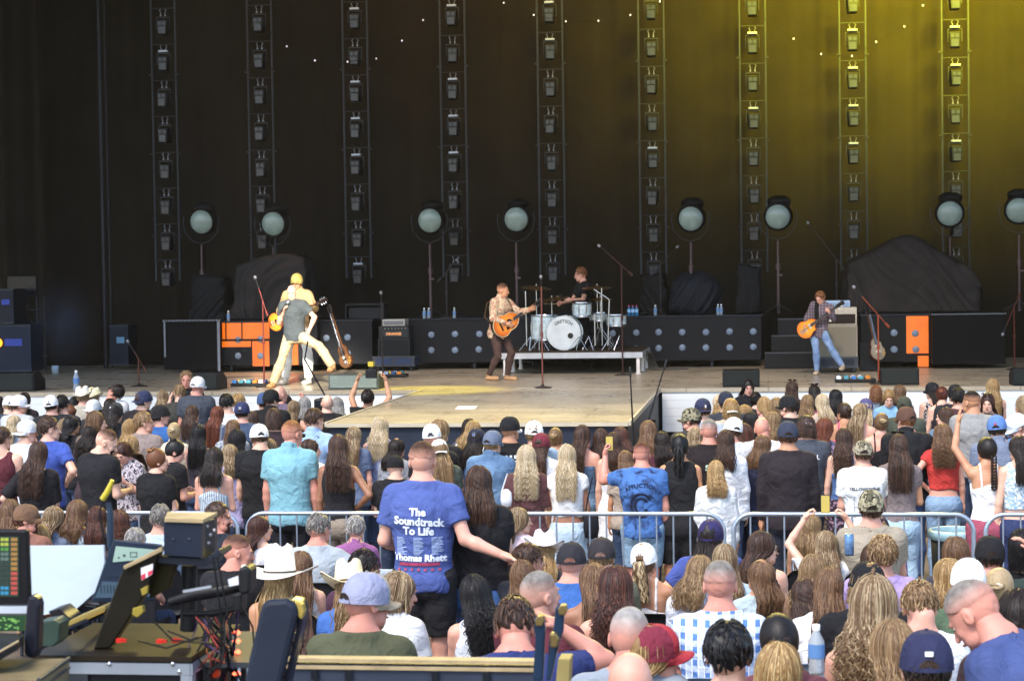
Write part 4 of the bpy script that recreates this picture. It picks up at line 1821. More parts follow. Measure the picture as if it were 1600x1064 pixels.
ctr = riser('center_riser', at(636, 540, 35.22).x, at(1190, 540, 35.22).x, 35.22, HS + .12, 2.49, 1.6, 'long low dark riser with round lamps behind the drum kit',
            [(674, 523), (711, 522), (749, 522), (674, 547), (711, 547), (748, 546), (957, 521), (994, 520), (1029, 519), (1066, 519), (1103, 519), (1140, 518), (1177, 518), (994, 545), (1029, 544), (1066, 543), (1103, 543), (1140, 543), (1177, 542)])
riser('left_riser', at(498, 540, 35.02).x, at(582, 540, 35.02).x, 35.02, HS + .12, 2.49, 1.6, 'dark riser section with round lamps behind the bass on its stand', [(510, 528), (543, 527), (510, 553), (543, 552)])
lbx = riser('orange_riser', at(346, 540, 34.77).x, at(498, 540, 34.77).x - .02, 34.77, HS + .12, 2.49, 1.5, 'riser with an orange lit front behind the singer', [(372, 531), (407, 530), (372, 556), (407, 556), (478, 556)])
org = mat('orange_lit_panel', '8A3A08', .3, var=.75, scale=2.2, spec=.5, emit='FF7A10', estr=.28)  # orange light and dark reflections painted in as colour, mottle and glow
blkp = mat('black_panel', '0A0A0B', .5)
b = MB()
for (a0, b0, a1, b1) in ((347, 504, 421, 530), (347, 533, 392, 542), (394, 533, 421, 572), (446, 528, 466, 570)):
    p, q = at(a0, b0, 34.76), at(a1, b1, 34.76)
    b.bb((p.x, 34.76, q.z), (q.x, 34.77, p.z))
loc_build(b, 'orange_lit_panel', org, lbx)
b = MB()
for (a0, b0, a1, b1) in ((346, 530, 470, 532), (352, 504, 354, 530), (377, 504, 379, 530), (446, 504, 449, 572)):
    p, q = at(a0, b0, 34.75), at(a1, b1, 34.75)
    b.bb((p.x, 34.74, q.z), (q.x, 34.76, p.z))
loc_build(b, 'black_bar', blkp, lbx)
bx = empty('black_cabinet', (at(300, 580, 34.57).x, 34.57, HS), 'tall matt black cabinet left of the orange fronted riser', 'cabinet')
p, q = at(256, 503, 34.57), at(345, 585, 34.57)
loc_build(MB().bb((p.x, 34.57, HS + .06), (q.x - .03, 35.60, p.z)), 'cabinet_body', mat('velvet', '08080A', .9), bx)
b = MB()
for k in range(22):
    xx = p.x + (q.x - p.x) * k / 21
    b.box((xx, 34.56, p.z + .02), (.03, .03, .03))
b.bb((q.x - .05, 34.55, HS + .03), (q.x, 34.57, p.z))
b.bb((p.x, 34.55, HS + .3), (p.x + .03, 34.57, p.z))
loc_build(b, 'edge_trim', mat('trimgrey', '6E747C', .4, .5), bx)
p, q = at(1345, 492, 34.38), at(1456, 575, 34.38)
rr = riser('right_riser', p.x, q.x, 34.38, HS + .1, 2.49, 2.2, 'riser with an orange lit panel behind the right microphone stand', [(1397, 520), (1430, 521), (1397, 546), (1431, 546)], col='08080A')
b = MB()
for (a0, b0, a1, b1) in ((1416, 494, 1451, 552), (1434, 556, 1451, 573)):
    u, v = at(a0, b0, 34.37), at(a1, b1, 34.37)
    b.bb((u.x, 34.37, v.z), (v.x, 34.38, u.z))
loc_build(b, 'orange_lit_panel', org, rr)
bx = empty('black_cabinet', (at(1510, 580, 33.92).x, 33.92, HS), 'wide matt black cabinet at the right under the large draped gear', 'cabinet')
p, q = at(1457, 493, 33.92), at(1571, 575, 33.92)
loc_build(MB().bb((p.x, 33.92, HS + .08), (q.x, 35.28, p.z)), 'cabinet_body', mat('velvet', '08080A', .9), bx)
b = MB()
for k in range(28):
    xx = p.x + (q.x - p.x) * k / 27
    b.box((xx, 33.91, p.z + .02), (.03, .03, .02))
loc_build(b, 'edge_trim', mat('trimgrey', '6E747C', .4, .5), bx)
# steps to the riser
st = empty('steps', (at(1225, 580, 35.02).x, 34.64, HS), 'three dark steps between the long riser and the electric guitarist', 'steps')
p, q = at(1195, 580, 34.6), at(1285, 580, 34.6)
for k in range(3):
    loc_build(MB().bb((p.x + .12 * k, 34.38 + .35 * k, HS + .002), (q.x, 34.38 + .35 * k + .34, HS + .29 * (k + 1))), 'step', mat('step_black', '0C0D10', .5), st, bevel=.01)
b = MB()
for k in range(3):
    b.bb((p.x + .12 * k, 34.37 + .35 * k, HS + .29 * (k + 1) - .015), (q.x, 34.38 + .35 * k, HS + .29 * (k + 1) + .004))
loc_build(b, 'nosing', mat('nosing', '4A4D54', .4), st)

# ---------------------------------------------------------------- draped gear
def tarp(px0, py0, px1, py1, Y, label, shape='box', depth=1.0, col='202328', seed=1, zb=None):
    a, c = at(px0, py0, Y), at(px1, py1, Y)
    zb = c.z if zb is None else zb
    W, H = (c.x - a.x), a.z - zb
    hh = .03 if W < 3 else .045
    ax, P = grid((-W / 2 - .08, -depth / 2 - .08, 0), (W / 2 + .08, depth / 2 + .08, H + .1), hh)
    x, y, z = P[..., 0], P[..., 1], P[..., 2]
    if shape == 'box':
        k = 1 - .14 * (z / H)
        qx, qy = np.abs(x) - W / 2 * k, np.abs(y) - depth / 2 * k
        d = smax(smax(qx, qy, .08), z - H, .1)
        d = smax(d, z - (H * (.93 + .1 * np.sin(x * 3.3 + seed))), .05)
    elif shape == 'mound':
        top = H * np.clip(1.02 - .55 * np.abs((x + .05 * W) / (W / 2)) ** 2.2 - .05 * np.sin(x * 5 + seed), 0, 2)
        d = smax(smax(np.abs(x) - W / 2 * (1 - .10 * z / H), np.abs(y) - depth / 2 * (1 - .3 * z / H), .1), z - top, .1)
    else:
        d = ell(P, (0, 0, H * .5), (W / 2, depth / 2, H * .53))
        d = smin(d, ell(P, (-.1 * W, 0, H * .22), (W * .42, depth / 2, H * .3)), .1)
    an = np.arctan2(y, x + .3 * np.sin(z * 2 + seed))
    q = an * 3 + .9 * np.sin(z * 2.1 + seed + x) + .6 * np.sin(x * 3.7 + seed * 2)
    d = d + (.030 * np.sin(q * 3.1 + 1.4 * np.sin(q * 1.7)) + .018 * np.sin(q * 7.3 + z * 2.5 + 1.5 * np.sin(q * 2.3 + z)) + .010 * np.sin(x * 9 - z * 14 + 2 * np.sin(x * 5))) * np.clip(1.25 - z / H, .25, 1)
    d = smax(d, .01 - z, .01)
    V, Q = surfnet(d, ax)
    m = mat('tarp_' + col, col, .75, spec=.25, bmp=.5, scale=4, var=.25)
    me = mesh_data('draped_gear', V, Q, m)
    o = bpy.data.objects.new('draped_gear', me)
    C.objects.link(o)
    o.location = ((a.x + c.x) / 2, Y + depth / 2, zb)
    tag(o, label, 'covered equipment')


tarp(358, 398, 484, 501, 35.22, 'large black draped stack of gear behind the singer', 'box', 1.1, '1C1D20', 1, RT)
tarp(293, 430, 352, 502, 35.15, 'black cloth covered case on the cabinet, left of the bigger draped stack', 'box', .7, '0C0D10', 2, RT + .01)
tarp(1043, 425, 1127, 490, 35.47, 'rounded black cloth bundle on the riser right of the drums', 'round', .8, '161A22', 3, 2.49)
tarp(1150, 403, 1191, 491, 35.47, 'narrow upright black covered object on the riser', 'box', .4, '0E0F12', 4, 2.49)
tarp(1318, 376, 1538, 491, 34.90, 'very large draped mound of gear at the right of the stage', 'mound', 1.8, '241F1C', 5, 2.49)
tarp(1000, 422, 1042, 492, 35.66, 'small dark draped box left of the rounded cloth bundle', 'box', .4, '090909', 6, 2.49)


# ---------------------------------------------------------------- bottles, stands, wedges, amps
def bottle(p, label, h=.2, col='BFD3E4', cat='bottle', capc='E8E8E8', lbl=None):
    root = empty('water_bottle', p, label, cat)
    m, t, b = nodes_mat('clear_plastic')
    b.inputs['Base Color'].default_value = (*lin(col), 1)
    b.inputs['Roughness'].default_value = .1
    b.inputs['Transmission Weight'].default_value = .55
    b.inputs['IOR'].default_value = 1.33
    k = h / .2
    MB().lathe([(0, 0), (.03 * k, 0), (.032 * k, .01 * k), (.03 * k, .05 * k), (.032 * k, .09 * k), (.031 * k, .13 * k), (.014 * k, .165 * k), (.013 * k, .175 * k)], None, 14).build('bottle_body', _mats.setdefault(('bot', col), m), root)
    MB().lathe([(.015 * k, .172 * k), (.015 * k, .195 * k), (0, .196 * k)], None, 12).build('bottle_cap', mat('cap' + capc, capc, .4), root)
    MB().lathe([(.0328 * k, .065 * k), (.0328 * k, .12 * k)], None, 14).build('paper_label', mat('lblue', lbl or '5D86B8', .5), root)
    return root


for px, py, Y, lb in ((663, 493, 35.28, 'left one of two water bottles on the riser behind the guitarist'), (670, 493, 35.28, 'right one of two water bottles on the riser behind the guitarist'),
                      (710, 493, 35.28, 'single water bottle on the riser just left of the guitarist'), (357, 500, 34.83, 'water bottle on the orange riser beside the draped stack'),
                      (1024, 491, 35.34, 'water bottle on the riser just right of the drums'), (1122, 490, 35.34, 'left bottle of the pair beside the rounded cloth bundle'), (1127, 490, 35.34, 'right bottle of the pair beside the rounded cloth bundle')):
    p = at(px, py, Y)
    bottle((p.x, p.y, 2.49 if Y == 35.28 or Y == 35.34 else RT), lb)
p = on_z(109, 611, HS)
bottle((p.x, p.y + .3, HS), 'tall clear bottle at the stage edge, far left', .32, 'C9D6E6')


def wedge(px0, px1, py_bot, label, h=.36, col='15171A', gr='1C2220'):
    a, b_ = on_z(px0, py_bot, HS), on_z(px1, py_bot, HS)
    W = b_.x - a.x
    root = empty('floor_monitor', ((a.x + b_.x) / 2, a.y, HS), label, 'speaker', 'wedge monitors along the stage front')
    MB().prism([(-W / 2, 0, 0), (-W / 2, .5, 0), (-W / 2, .5, .16), (-W / 2, .28, h), (-W / 2, .02, h * .96)], (W, 0, 0)).build('speaker_box', mat('wedge_' + col, col, .6, bmp=.2), root, bevel=.012)
    g_ = MB().bb((-W / 2 + .03, -.012, .03), (W / 2 - .03, -.001, h * .9))
    g_.build('grille', mat('grille_' + gr, gr, .5, bmp=.6, scale=60), root)
    return root


wedge(513, 590, 609, 'grey wedge speaker under the foot of the singer', .24, '4A524E', '7E8B84')
wedge(1129, 1187, 605, 'black wedge speaker at the stage edge, right of the thrust', .26)
wedge(1377, 1437, 602, 'black wedge speaker beside the right microphone stand', .26)
wedge(1583, 1640, 603, 'black wedge speaker cut by the right edge of the photo', .26)
wedge(292, 340, 610, 'black wedge speaker behind the man in the white cap', .28)
p = on_z(20, 612, HS)
wedge(-30, 50, 612, 'black wedge speaker at the far left stage edge', .3)


def mic_stand(px, py, top_py, label, boom=None, col='5A3230', Y=None, base='round', z0=HS, mic=True):
    p = on_z(px, py, z0) if Y is None else at(px, py, Y)
    if Y is not None:
        p.z = z0
    top = at(px, top_py, p.y)
    hh = top.z - z0
    root = empty('microphone_stand', (p.x, p.y, z0), label, 'microphone stand')
    m = mat('stand_' + col, col, .35, .6)
    if base == 'round':
        MB().lathe([(0, 0), (.14, 0), (.14, .012), (.03, .03), (.015, .06)], None, 20).build('stand_base', mat('stand_base', '3A3432', .5, .5), root)
    else:
        b = MB()
        for k in range(3):
            a = k * 2.094 + .4
            b.tube([(0, 0, .16), (math.cos(a) * .26, math.sin(a) * .26, .012)], .011, 6)
        b.build('tripod_leg', m, root)
    MB().tube([(0, 0, .02), (0, 0, hh)], [.014, .011], 8).tube([(0, 0, hh * .5), (0, 0, hh * .5 + .07)], .022, 8).build('pole', m, root)
    tip = Vector((0, 0, hh))
    if boom:
        q = at(boom[0], boom[1], p.y) - Vector((p.x, p.y, z0))
        dirv = (q - tip).normalized()
        MB().tube([tip - dirv * .25, q], .009, 6).tube([tip - dirv * .25, tip - dirv * .17], .02, 8).build('boom_arm', m, root)
        tip = q
    else:
        dirv = Vector((0, -.3, 1)).normalized()
    if mic:
        T = axisT(tip, dirv)
        mo = MB().lathe([(.011, -.04), (.013, .05), (.02, .11), (.02, .12)], T, 10).build('microphone', blk, root)
        MB().lathe([(.02, .12), (.027, .135), (.027, .155), (.016, .175), (0, .178)], T, 12).build('mic_grille', mat('mic_mesh', '8D9096', .35, .7), mo)
    return root


mic_stand(848, 606, 447, 'straight microphone stand standing alone before the drum kit', None, '7A4A44')
mic_stand(413, 605, 470, 'microphone stand with yellow lit boom left of the singer', (403, 447), '6B3430')
mic_stand(598, 582, 470, 'slim microphone stand in front of the small amplifier stack', None, '3A3436', Y=32.30)
mic_stand(1373, 600, 492, 'microphone stand with angled boom right of the electric guitarist', (1344, 460), '9A4A30')
mic_stand(973, 586, 415, 'tall boom microphone stand right of the drums', (946, 393), '4A302C', Y=32.65)
mic_stand(1308, 540, 405, 'thin boom microphone stand on the riser behind the electric guitarist', (1270, 358), '3B3B40', Y=35.66, z0=2.49)
mic_stand(1033, 540, 415, 'thin microphone stand at the end of the riser right of the drums', (1050, 395), '34343A', Y=35.66, z0=2.49)
mic_stand(699, 540, 425, 'short thin microphone stand on the riser left of the guitarist', (706, 415), '3A3A40', Y=35.41, z0=2.49)
mic_stand(1585, 560, 480, 'dark microphone stand behind the right edge cabinet', (1572, 510), '5A2A20', Y=33.45)
mic_stand(217, 600, 560, 'low boom microphone stand left of the black cabinet', (207, 545), '5A3A30', Y=30.3)
p_ = on_z(1318, 590, HS)
mic_stand(1319, 590, 525, 'low microphone stand set before the tan speaker cabinet', (1300, 533), '202022', Y=33.05)


def amp(px0, px1, pyb, label, spec, casec='2B3A5A', case=True):
    a, b_ = on_z(px0, pyb, HS), on_z(px1, pyb, HS)
    W = b_.x - a.x
    root = empty('amplifier_stack', ((a.x + b_.x) / 2, a.y, HS), label, 'amplifier')
    z = .1
    if case:
        b = MB()
        for sx in (-1, 1):
            for yy in (.08, .42):
                b.lathe([(.045, -.018), (.045, .018)], axisT((sx * W * .4, yy, .047), (1, 0, 0)), 12)
                b.box((sx * W * .4, yy, .09), (.05, .05, .04))
        b.build('caster', gun, root)
        MB().bb((-W / 2, 0, .1), (W / 2, .5, .26)).build('road_case', mat('case_' + casec, casec, .5), root)
        b = MB()
        for zz in (.105, .255):
            b.bb((-W / 2 - .01, -.012, zz - .02), (W / 2 + .01, -.001, zz + .02))
        for sx in (-1, 1):
            b.bb((sx * (W / 2 - .03) - .03, -.014, .085), (sx * (W / 2 - .03) + .03, -.0125, .275))
        b.bb((-.05, -.014, .15), (.05, -.0125, .21))
        b.build('metal_edging', alu, root)
        z = .262
    for (w_, h_, body, grille, kind, txt) in spec:
        c = MB().bb((-w_ / 2, .04, z), (w_ / 2, .44, z + h_)).build({'cab': 'speaker_cabinet', 'head': 'amplifier_head', 'rack': 'rack_unit'}[kind], mat('tolex_' + body, body, .6, bmp=.3, scale=30), root, bevel=.01)
        g_ = MB().bb((-w_ / 2 + .025, .03, z + .025), (w_ / 2 - .025, .039, z + h_ - (.03 if kind != 'head' else h_ * .38)))
        g_.build('grille', mat('grille_' + grille, grille, .8, bmp=.5, scale=80), c)
        if kind in ('head', 'rack'):
            k = MB()
            for i in range(8):
                k.lathe([(.009, 0), (.008, .014), (0, .015)], axisT((-w_ / 2 + .06 + i * (w_ - .12) / 7, .038 if kind == 'head' else .028, z + h_ * (.8 if kind == 'head' else .5)), (0, -1, 0)), 8)
            k.build('knob', mat('knob', 'B8B4A8', .4), c)
        if txt:
            V, Fc = text_mesh(txt[0], txt[1], .004)
            V2 = [(v[0] + txt[3], .026, v[1] + z + h_ * txt[4]) for v in V]
            mesh_obj('lettering', V2, Fc, mat('lt' + txt[2], txt[2], .5, emit=txt[2], estr=.2), c, False)
        z += h_ + .004
    return root


amp(583, 646, 580, 'small dark amplifier stack on a blue edged road case', [(.60, .34, '20262B', '1A1E22', 'cab', None), (.56, .22, '262B30', '30363A', 'head', ('ORANGE', .07, 'C88A5A', 0, .25)), (.42, .12, 'A9A9A0', '6C7078', 'rack', None)])
s2 = amp(1277, 1341, 583, 'tan fronted amplifier stack beside the electric guitarist', [(.68, .54, '8F8A7C', '7E786A', 'cab', None), (.66, .30, 'B8B0A0', '2A2220', 'head', ('Fender', .1, 'D8D4C8', -.18, .22)), (.44, .11, '9DB4D0', '7E9ABC', 'rack', None)], casec='1E2530')


def pedalboard(px, py, w_, label, seed):
    p = on_z(px, py, HS)
    root = empty('pedal_board', (p.x, p.y, HS), label, 'effects pedals')
    MB().box((0, .15, .03), (w_, .36, .05), 0).build('board', blk, root, bevel=.006)
    rs = random.Random(seed)
    cols = ['C8CCD4', '3E6EA8', 'D8D8D4', 'B8702A', '2F4A78', '8AA0B8', 'C0A040', '4A8A98']
    n = int(w_ / .11)
    for r_ in range(2):
        for i in range(n):
            x = -w_ / 2 + .06 + i * .11 + rs.uniform(-.01, .01)
            b = MB().box((x, .06 + r_ * .16, .078), (.075, .12, .045), tp=(.92, .9))
            b.lathe([(.01, .1), (.01, .112), (0, .113)], Matrix.Translation((x, .03 + r_ * .16, 0)), 8)
            b.build('pedal', mat('pedal' + (c := rs.choice(cols)), c, .35, .2), root, bevel=.005)


pedalboard(390, 604, .62, 'effects pedal board on the floor left of the singer', 1)
pedalboard(611, 590, .5, 'effects pedal board in front of the small amplifier stack', 2)
pedalboard(1337, 598, .62, 'effects pedal board by the feet of the electric guitarist', 3)
# open dark rack table behind the small amp
p, q = at(539, 475, 35.91), at(600, 500, 35.91)
b = MB()
b.bb((p.x, 35.9, p.z - .03), (q.x, 36.4, p.z)).bb((p.x, 35.9, 2.0), (p.x + .03, 36.3, p.z)).bb((q.x - .03, 35.9, 2.0), (q.x, 36.3, p.z))
b.bb((p.x + .05, 36.0, q.z - .05), (q.x - .05, 36.35, p.z - .08)).bb((p.x, 35.9, HS), (p.x + .04, 36.3, 2.0)).bb((q.x - .04, 35.9, HS), (q.x, 36.3, 2.0))
tag(b.build('equipment_rack', mat('rackdark', '1B1D21', .5)), 'dark open equipment rack standing behind the small amplifier stack', 'rack')
# gear at far left of the stage
for (a0, b0, a1, b1, Y, col, lb) in ((-20, 508, 49, 566, 34, '0E1A30', 'blue black flight case with an orange lamp at the far left edge'), (170, 508, 201, 560, 36.22, '0E1828', 'upright blue black case near the curtain, left of the pipe'),
                                     (-10, 452, 22, 506, 34.18, '0C1220', 'small dark case stacked on the blue flight case')):
    p, q = at(a0, b0, Y), at(a1, b1, Y)
    zb = q.z if a0 == -10 else HS + .08
    root = empty('flight_case', ((p.x + q.x) / 2, Y, zb), lb, 'flight case')
    W, H = q.x - p.x, p.z - zb
    MB().bb((-W / 2, 0, 0), (W / 2, .6, H)).build('case_body', mat('case' + col, col, .5), root, bevel=.01)
    e = MB()
    for zz in (.015, H - .015):
        e.bb((-W / 2 - .005, -.01, zz - .012), (W / 2 + .005, -.001, zz + .012))
    e.build('metal_edging', gun, root)
    MB().bb((-W * .1, -.012, H * .55), (W * .3, -.002, H * .7)).build('case_label', mat('lblbl', '6F9AB8' if a0 == 170 else '3648A0', .5), root)
    if a0 == -20:
        MB().lathe([(.09, 0), (.08, .04), (0, .05)], axisT((-W * .26, -.01, H * .62), (0, -1, 0)), 18).build('orange_lamp', mat('orl', 'FF8A20', .4, emit='FF8A20', estr=1.4), root)
p = at(33, 455, 34.96)
root = empty('monitor_rack', (p.x, 34.96, HS), 'cluttered wheeled rack with a small screen at the far left of the stage', 'rack')
b = MB()
for sx in (-.3, .3):
    for sy in (0, .4):
        b.tube([(sx, sy, .02), (sx, sy, 1.45)], .014, 6)
for zz in (.3, .8, 1.2):
    b.bb((-.32, -.02, zz), (.32, .42, zz + .02))
b.build('rack_frame', gun, root)
MB().bb((-.3, .05, 1.48), (.28, .12, 1.85)).build('screen', mat('scr', '12161E', .2), root, bevel=.01)
b = MB()
rs = random.Random(4)
for i in range(14):
    b.box((rs.uniform(-.25, .25), rs.uniform(.05, .3), rs.choice((.38, .88, 1.28)) + rs.uniform(0, .1)), (rs.uniform(.06, .2), .15, rs.uniform(.05, .16)))
b.build('rack_gear', mat('rgear', '2C323C', .4, .3), root)
b = MB()
for i in range(9):
    x = rs.uniform(.2, .9)
    b.tube([(x, .1, 1.6 - rs.uniform(0, .4)), (x + rs.uniform(-.05, .05), .05, .9), (x + rs.uniform(-.1, .1), .1, .05)], .008, 5)
tag(loc_build(b, 'hanging_cable', mat('cab_dark', '2B2B33', .6), root), None, None)
# kettle-like white cup
p = on_z(86, 583, HS)
tag(MB().lathe([(0, 0), (.06, 0), (.08, .14), (.07, .14), (.055, .01), (0, .01)], Matrix.Translation((p.x, p.y, HS)), 16).build('white_cup', mat('cupw', 'BFD0E0', .4)), 'small pale cup standing on the dark stage floor at left', 'cup')
# fairy lights
for gi, pts in enumerate(([(405, 37), (448, 73), (492, 95), (543, 97), (588, 92), (628, 64), (661, 32), (700, -20)], [(745, -25), (787, 5), (834, 24), (884, 34), (935, 33), (985, 24), (1031, 3), (1060, -20)],
                          [(1195, 30), (1240, 61), (1283, 85), (1331, 88), (1369, 66), (1413, 42), (1442, 9), (1470, -25)])):
    P_ = [at(x, y, 36.78) for x, y in pts]
    root = empty('string_lights', P_[0], ['left', 'middle', 'right'][gi] + ' swag of tiny white bulbs hanging before the curtain', 'string lights', 'swags of string lights')
    loc_build(MB().tube(P_, .006, 5), 'wire', mat('wire', '14120E', .8), root)
    for q_ in P_[1:-1]:
        loc_build(MB().lathe([(0, -.02), (.015, -.01), (.015, .01), (0, .02)], Matrix.Translation(q_), 8), 'bulb', mat('bulb', 'FFFFFF', .4, emit='F4E8FF', estr=.4), root)

# ---------------------------------------------------------------- drum riser and kit
YD = 32.98
p0, p1 = at(783, 556, YD), at(1004, 556, YD)
DZ = at(890, 551, YD).z
root = empty('drum_riser', ((p0.x + p1.x) / 2, YD, HS), 'low white edged platform on legs carrying the drum kit', 'drum riser')
loc_build(MB().bb((p0.x, YD, DZ - .1), (p1.x, YD + 2.3, DZ - .002)), 'frame', mat('riser_white', 'AEB2B8', .4, .2), root)
loc_build(MB().bb((p0.x + .02, YD + .02, DZ), (p1.x - .02, YD + 2.28, DZ + .018)), 'carpet', mat('carpet', '3A2F26', .95, bmp=.4, scale=30, var=.3), root)
for xx in (p0.x + .06, p1.x - .08):
    for yy in (YD + .06, YD + 1.15, YD + 2.2):
        loc_build(MB().tube([(xx, yy, HS + .01), (xx, yy, DZ - .1)], .035, 10).lathe([(.05, 0), (.05, .02)], Matrix.Translation((xx, yy, HS)), 10), 'leg', mat('leg_white', 'D8D4D0', .4), root)
pearl = mat('pearl', 'B9CBD2', .2, var=.3, scale=14, bmp=.05)
head_w = mat('drumhead', 'D0CEC8', .45, var=.03)
kit = empty('drum_kit', (at(881, 540, YD + .9).x, YD + .9, DZ + .018), 'pearl grey drum kit with white bass drum head and bronze cymbals', 'drum kit')
kx, ky, kz = kit.location
L = lambda px, py, Y: at(px, py, Y) - kit.location


def drum(name, c, r, dpt, axis, top=True):
    T = axisT(c, axis)
    d = MB().lathe([(r, 0), (r, dpt)], T, 28).build(name, pearl, kit)
    MB().lathe([(r * 1.03, -.012), (r * 1.05, 0), (r * 1.05, .025), (r * 1.0, .027)], T, 28).build('hoop', chrome if name != 'bass_drum' else mat('hoop_w', 'C9D2D6', .3), d)
    MB().lathe([(r * 1.0, dpt - .027), (r * 1.05, dpt - .025), (r * 1.05, dpt), (r * 1.03, dpt + .012)], T, 28).build('hoop', chrome if name != 'bass_drum' else mat('hoop_w', 'C9D2D6', .3), d)
    MB().lathe([(r, dpt + .004), (r * .5, dpt + .006), (0, dpt + .006)], T, 28).build('drum_head', head_w, d)
    MB().lathe([(r, .001), (0, 0)], T, 28).build('bottom_head', head_w, d)
    b = MB()
    for k in range(8):
        a = k * math.pi / 4 + .2
        pp_ = T @ Vector((math.cos(a) * r * 1.04, math.sin(a) * r * 1.04, 0))
        qq_ = T @ Vector((math.cos(a) * r * 1.04, math.sin(a) * r * 1.04, dpt))
        b.tube([pp_, qq_], .006, 5)
        b.tube([pp_.lerp(qq_, .35), pp_.lerp(qq_, .65)], .014, 6)
    b.build('lug', chrome, d)
    return d


c = L(881, 521, YD + .5)
bd = drum('bass_drum', Vector((c.x, -.0, .305)), .29, .42, Vector((0, -1, 0)))
V, Fc = text_mesh('GRETSCH', .075, .002)
V2 = []
for v in V:                                           # lettering follows the top of the head
    a = math.pi / 2 - v[0] / .2
    rr_ = .185 + v[1]
    V2.append((c.x + math.cos(a) * rr_, -.432, .305 + math.sin(a) * rr_))
mesh_obj('lettering', V2, Fc, mat('ink', '3A3A3A', .6), bd, False)
MB().lathe([(.05, 0), (.05, .01), (.042, .012)], axisT((c.x + .12, -.428, .26), (0, -1, 0)), 20).build('port_hole', mat('port', '2A2A28', .6), bd)
fl = L(846, 512, YD + .6)
drum('floor_tom', Vector((fl.x + .02, -.05, .17)), .24, .45, Vector((.03, 0, 1)))
b = MB()
for k in range(3):
    a = k * 2.09 + .3
    b.tube([(fl.x + .02 + math.cos(a) * .26, -.05 + math.sin(a) * .26, .36), (fl.x + .02 + math.cos(a) * .27, -.05 + math.sin(a) * .27, 0)], .009, 6)
b.build('tom_leg', chrome, kit)
rt = L(907, 494, YD + .6)
drum('rack_tom', Vector((rt.x, -.05, rt.z)), .165, .25, Vector((.02, -.12, 1)))
sn = L(935, 500, YD + .9)
drum('snare_drum', Vector((sn.x, .25, .5)), .18, .15, Vector((0, -.05, 1)))
tl = L(962, 512, YD + .8)
drum('small_tom', Vector((tl.x, .05, .42)), .17, .2, Vector((.0, -.1, 1)))
brz = mat('bronze', '8A6A3A', .3, .85, var=.2, scale=10)


def cymbal(px, py, Y, r, tilt, hh=None):
    c = L(px, py, Y)
    n_ = Vector((tilt[0], tilt[1], 1)).normalized()
    MB().lathe([(r, -.014), (r * .6, .0), (r * .2, .01), (r * .17, .022), (.01, .032), (r * .17, .018), (r * .6, -.004), (r, -.018)], axisT(c, n_), 28).build('cymbal', brz, kit)
    b = MB().tube([(c.x, c.y, .35), c + Vector((0, 0, .06))], .01, 7)
    for k in range(3):
        a = k * 2.09
        b.tube([(c.x, c.y, .4), (c.x + math.cos(a) * .25, c.y + math.sin(a) * .25, .01)], .008, 5)
    b.build('cymbal_stand', chrome, kit)


cymbal(838, 449, YD + 1.1, .27, (.1, -.12))
cymbal(862, 467, YD + .8, .3, (-.12, -.1))
cymbal(933, 449, YD + 1.2, .27, (.0, -.1))
cymbal(938, 467, YD + .9, .2, (0, -.06))
b = MB()
for (x0_, y0_, x1_, y1_, YY) in ((928, 452, 952, 468, YD + .3), (952, 468, 950, 540, YD + .3), (929, 490, 930, 540, YD + .2), (821, 455, 823, 540, YD + .1), (940, 450, 941, 540, YD + .7)):
    b.tube([L(x0_, y0_, YY), L(x1_, y1_, YY)], .013, 7)
b.build('hardware', chrome, kit)
b = MB()
rs = random.Random(9)
for (a0, b0) in ((829, 540), (845, 545), (920, 540), (935, 545), (955, 540), (968, 535), (905, 546)):
    q0 = L(a0, b0, YD + .35)
    for k in range(3):
        b.tube([(q0.x, q0.y, .25), (q0.x + rs.uniform(-.2, .2), q0.y + rs.uniform(-.15, .15), .01)], .008, 5)
b.build('stand_leg', chrome, kit)
for lb, px in (('left blue bottle of three beside the drums', 982), ('middle blue bottle of three beside the drums', 988), ('right blue bottle of three beside the drums', 994)):
    q = at(px, 490, 35.22)
    bottle((q.x, 35.34, 2.49), lb, .2, '4AA0E0', capc='D04A7A', lbl='9AC8F0')
b = MB()
for k in range(5):
    q0, q1 = at(1000 + k * 2, 545 + k, YD + 1), at(1018 + k * 3, 578, YD + 1.2)
    b.tube([q0, (q0.x + .1, q0.y, q0.z - .02), (q1.x - .08, q1.y, (q0.z + q1.z) / 2), (q1.x, q1.y, HS + .02), (q1.x + .5, q1.y + .3, HS + .01)], .012, 6)
tag(b.build('cable_bundle', mat('cab_g', '4A4A46', .6)), 'bundle of cables running from the drum riser to the floor', 'cable')


# ---------------------------------------------------------------- guitars
def sunburst(c1, c2, c3, name, cx=0, cz=0, r=.25):
    m, t, b = nodes_mat(name)
    tc = t.nodes.new('ShaderNodeTexCoord')
    mp = t.nodes.new('ShaderNodeMapping')
    mp.inputs['Scale'].default_value = (1 / r * .9, 0, 1 / r * .72)
    t.links.new(tc.outputs['Object'], mp.inputs[0])
    gr = add(t, 'ShaderNodeTexGradient', gradient_type='SPHERICAL')
    t.links.new(mp.outputs[0], gr.inputs[0])
    c = ramp(t, gr.outputs[0], [(.0, lin(c3)), (.3, lin(c2)), (.65, lin(c1))])
    t.links.new(c, b.inputs['Base Color'])
    b.inputs['Roughness'].default_value = .2
    return m


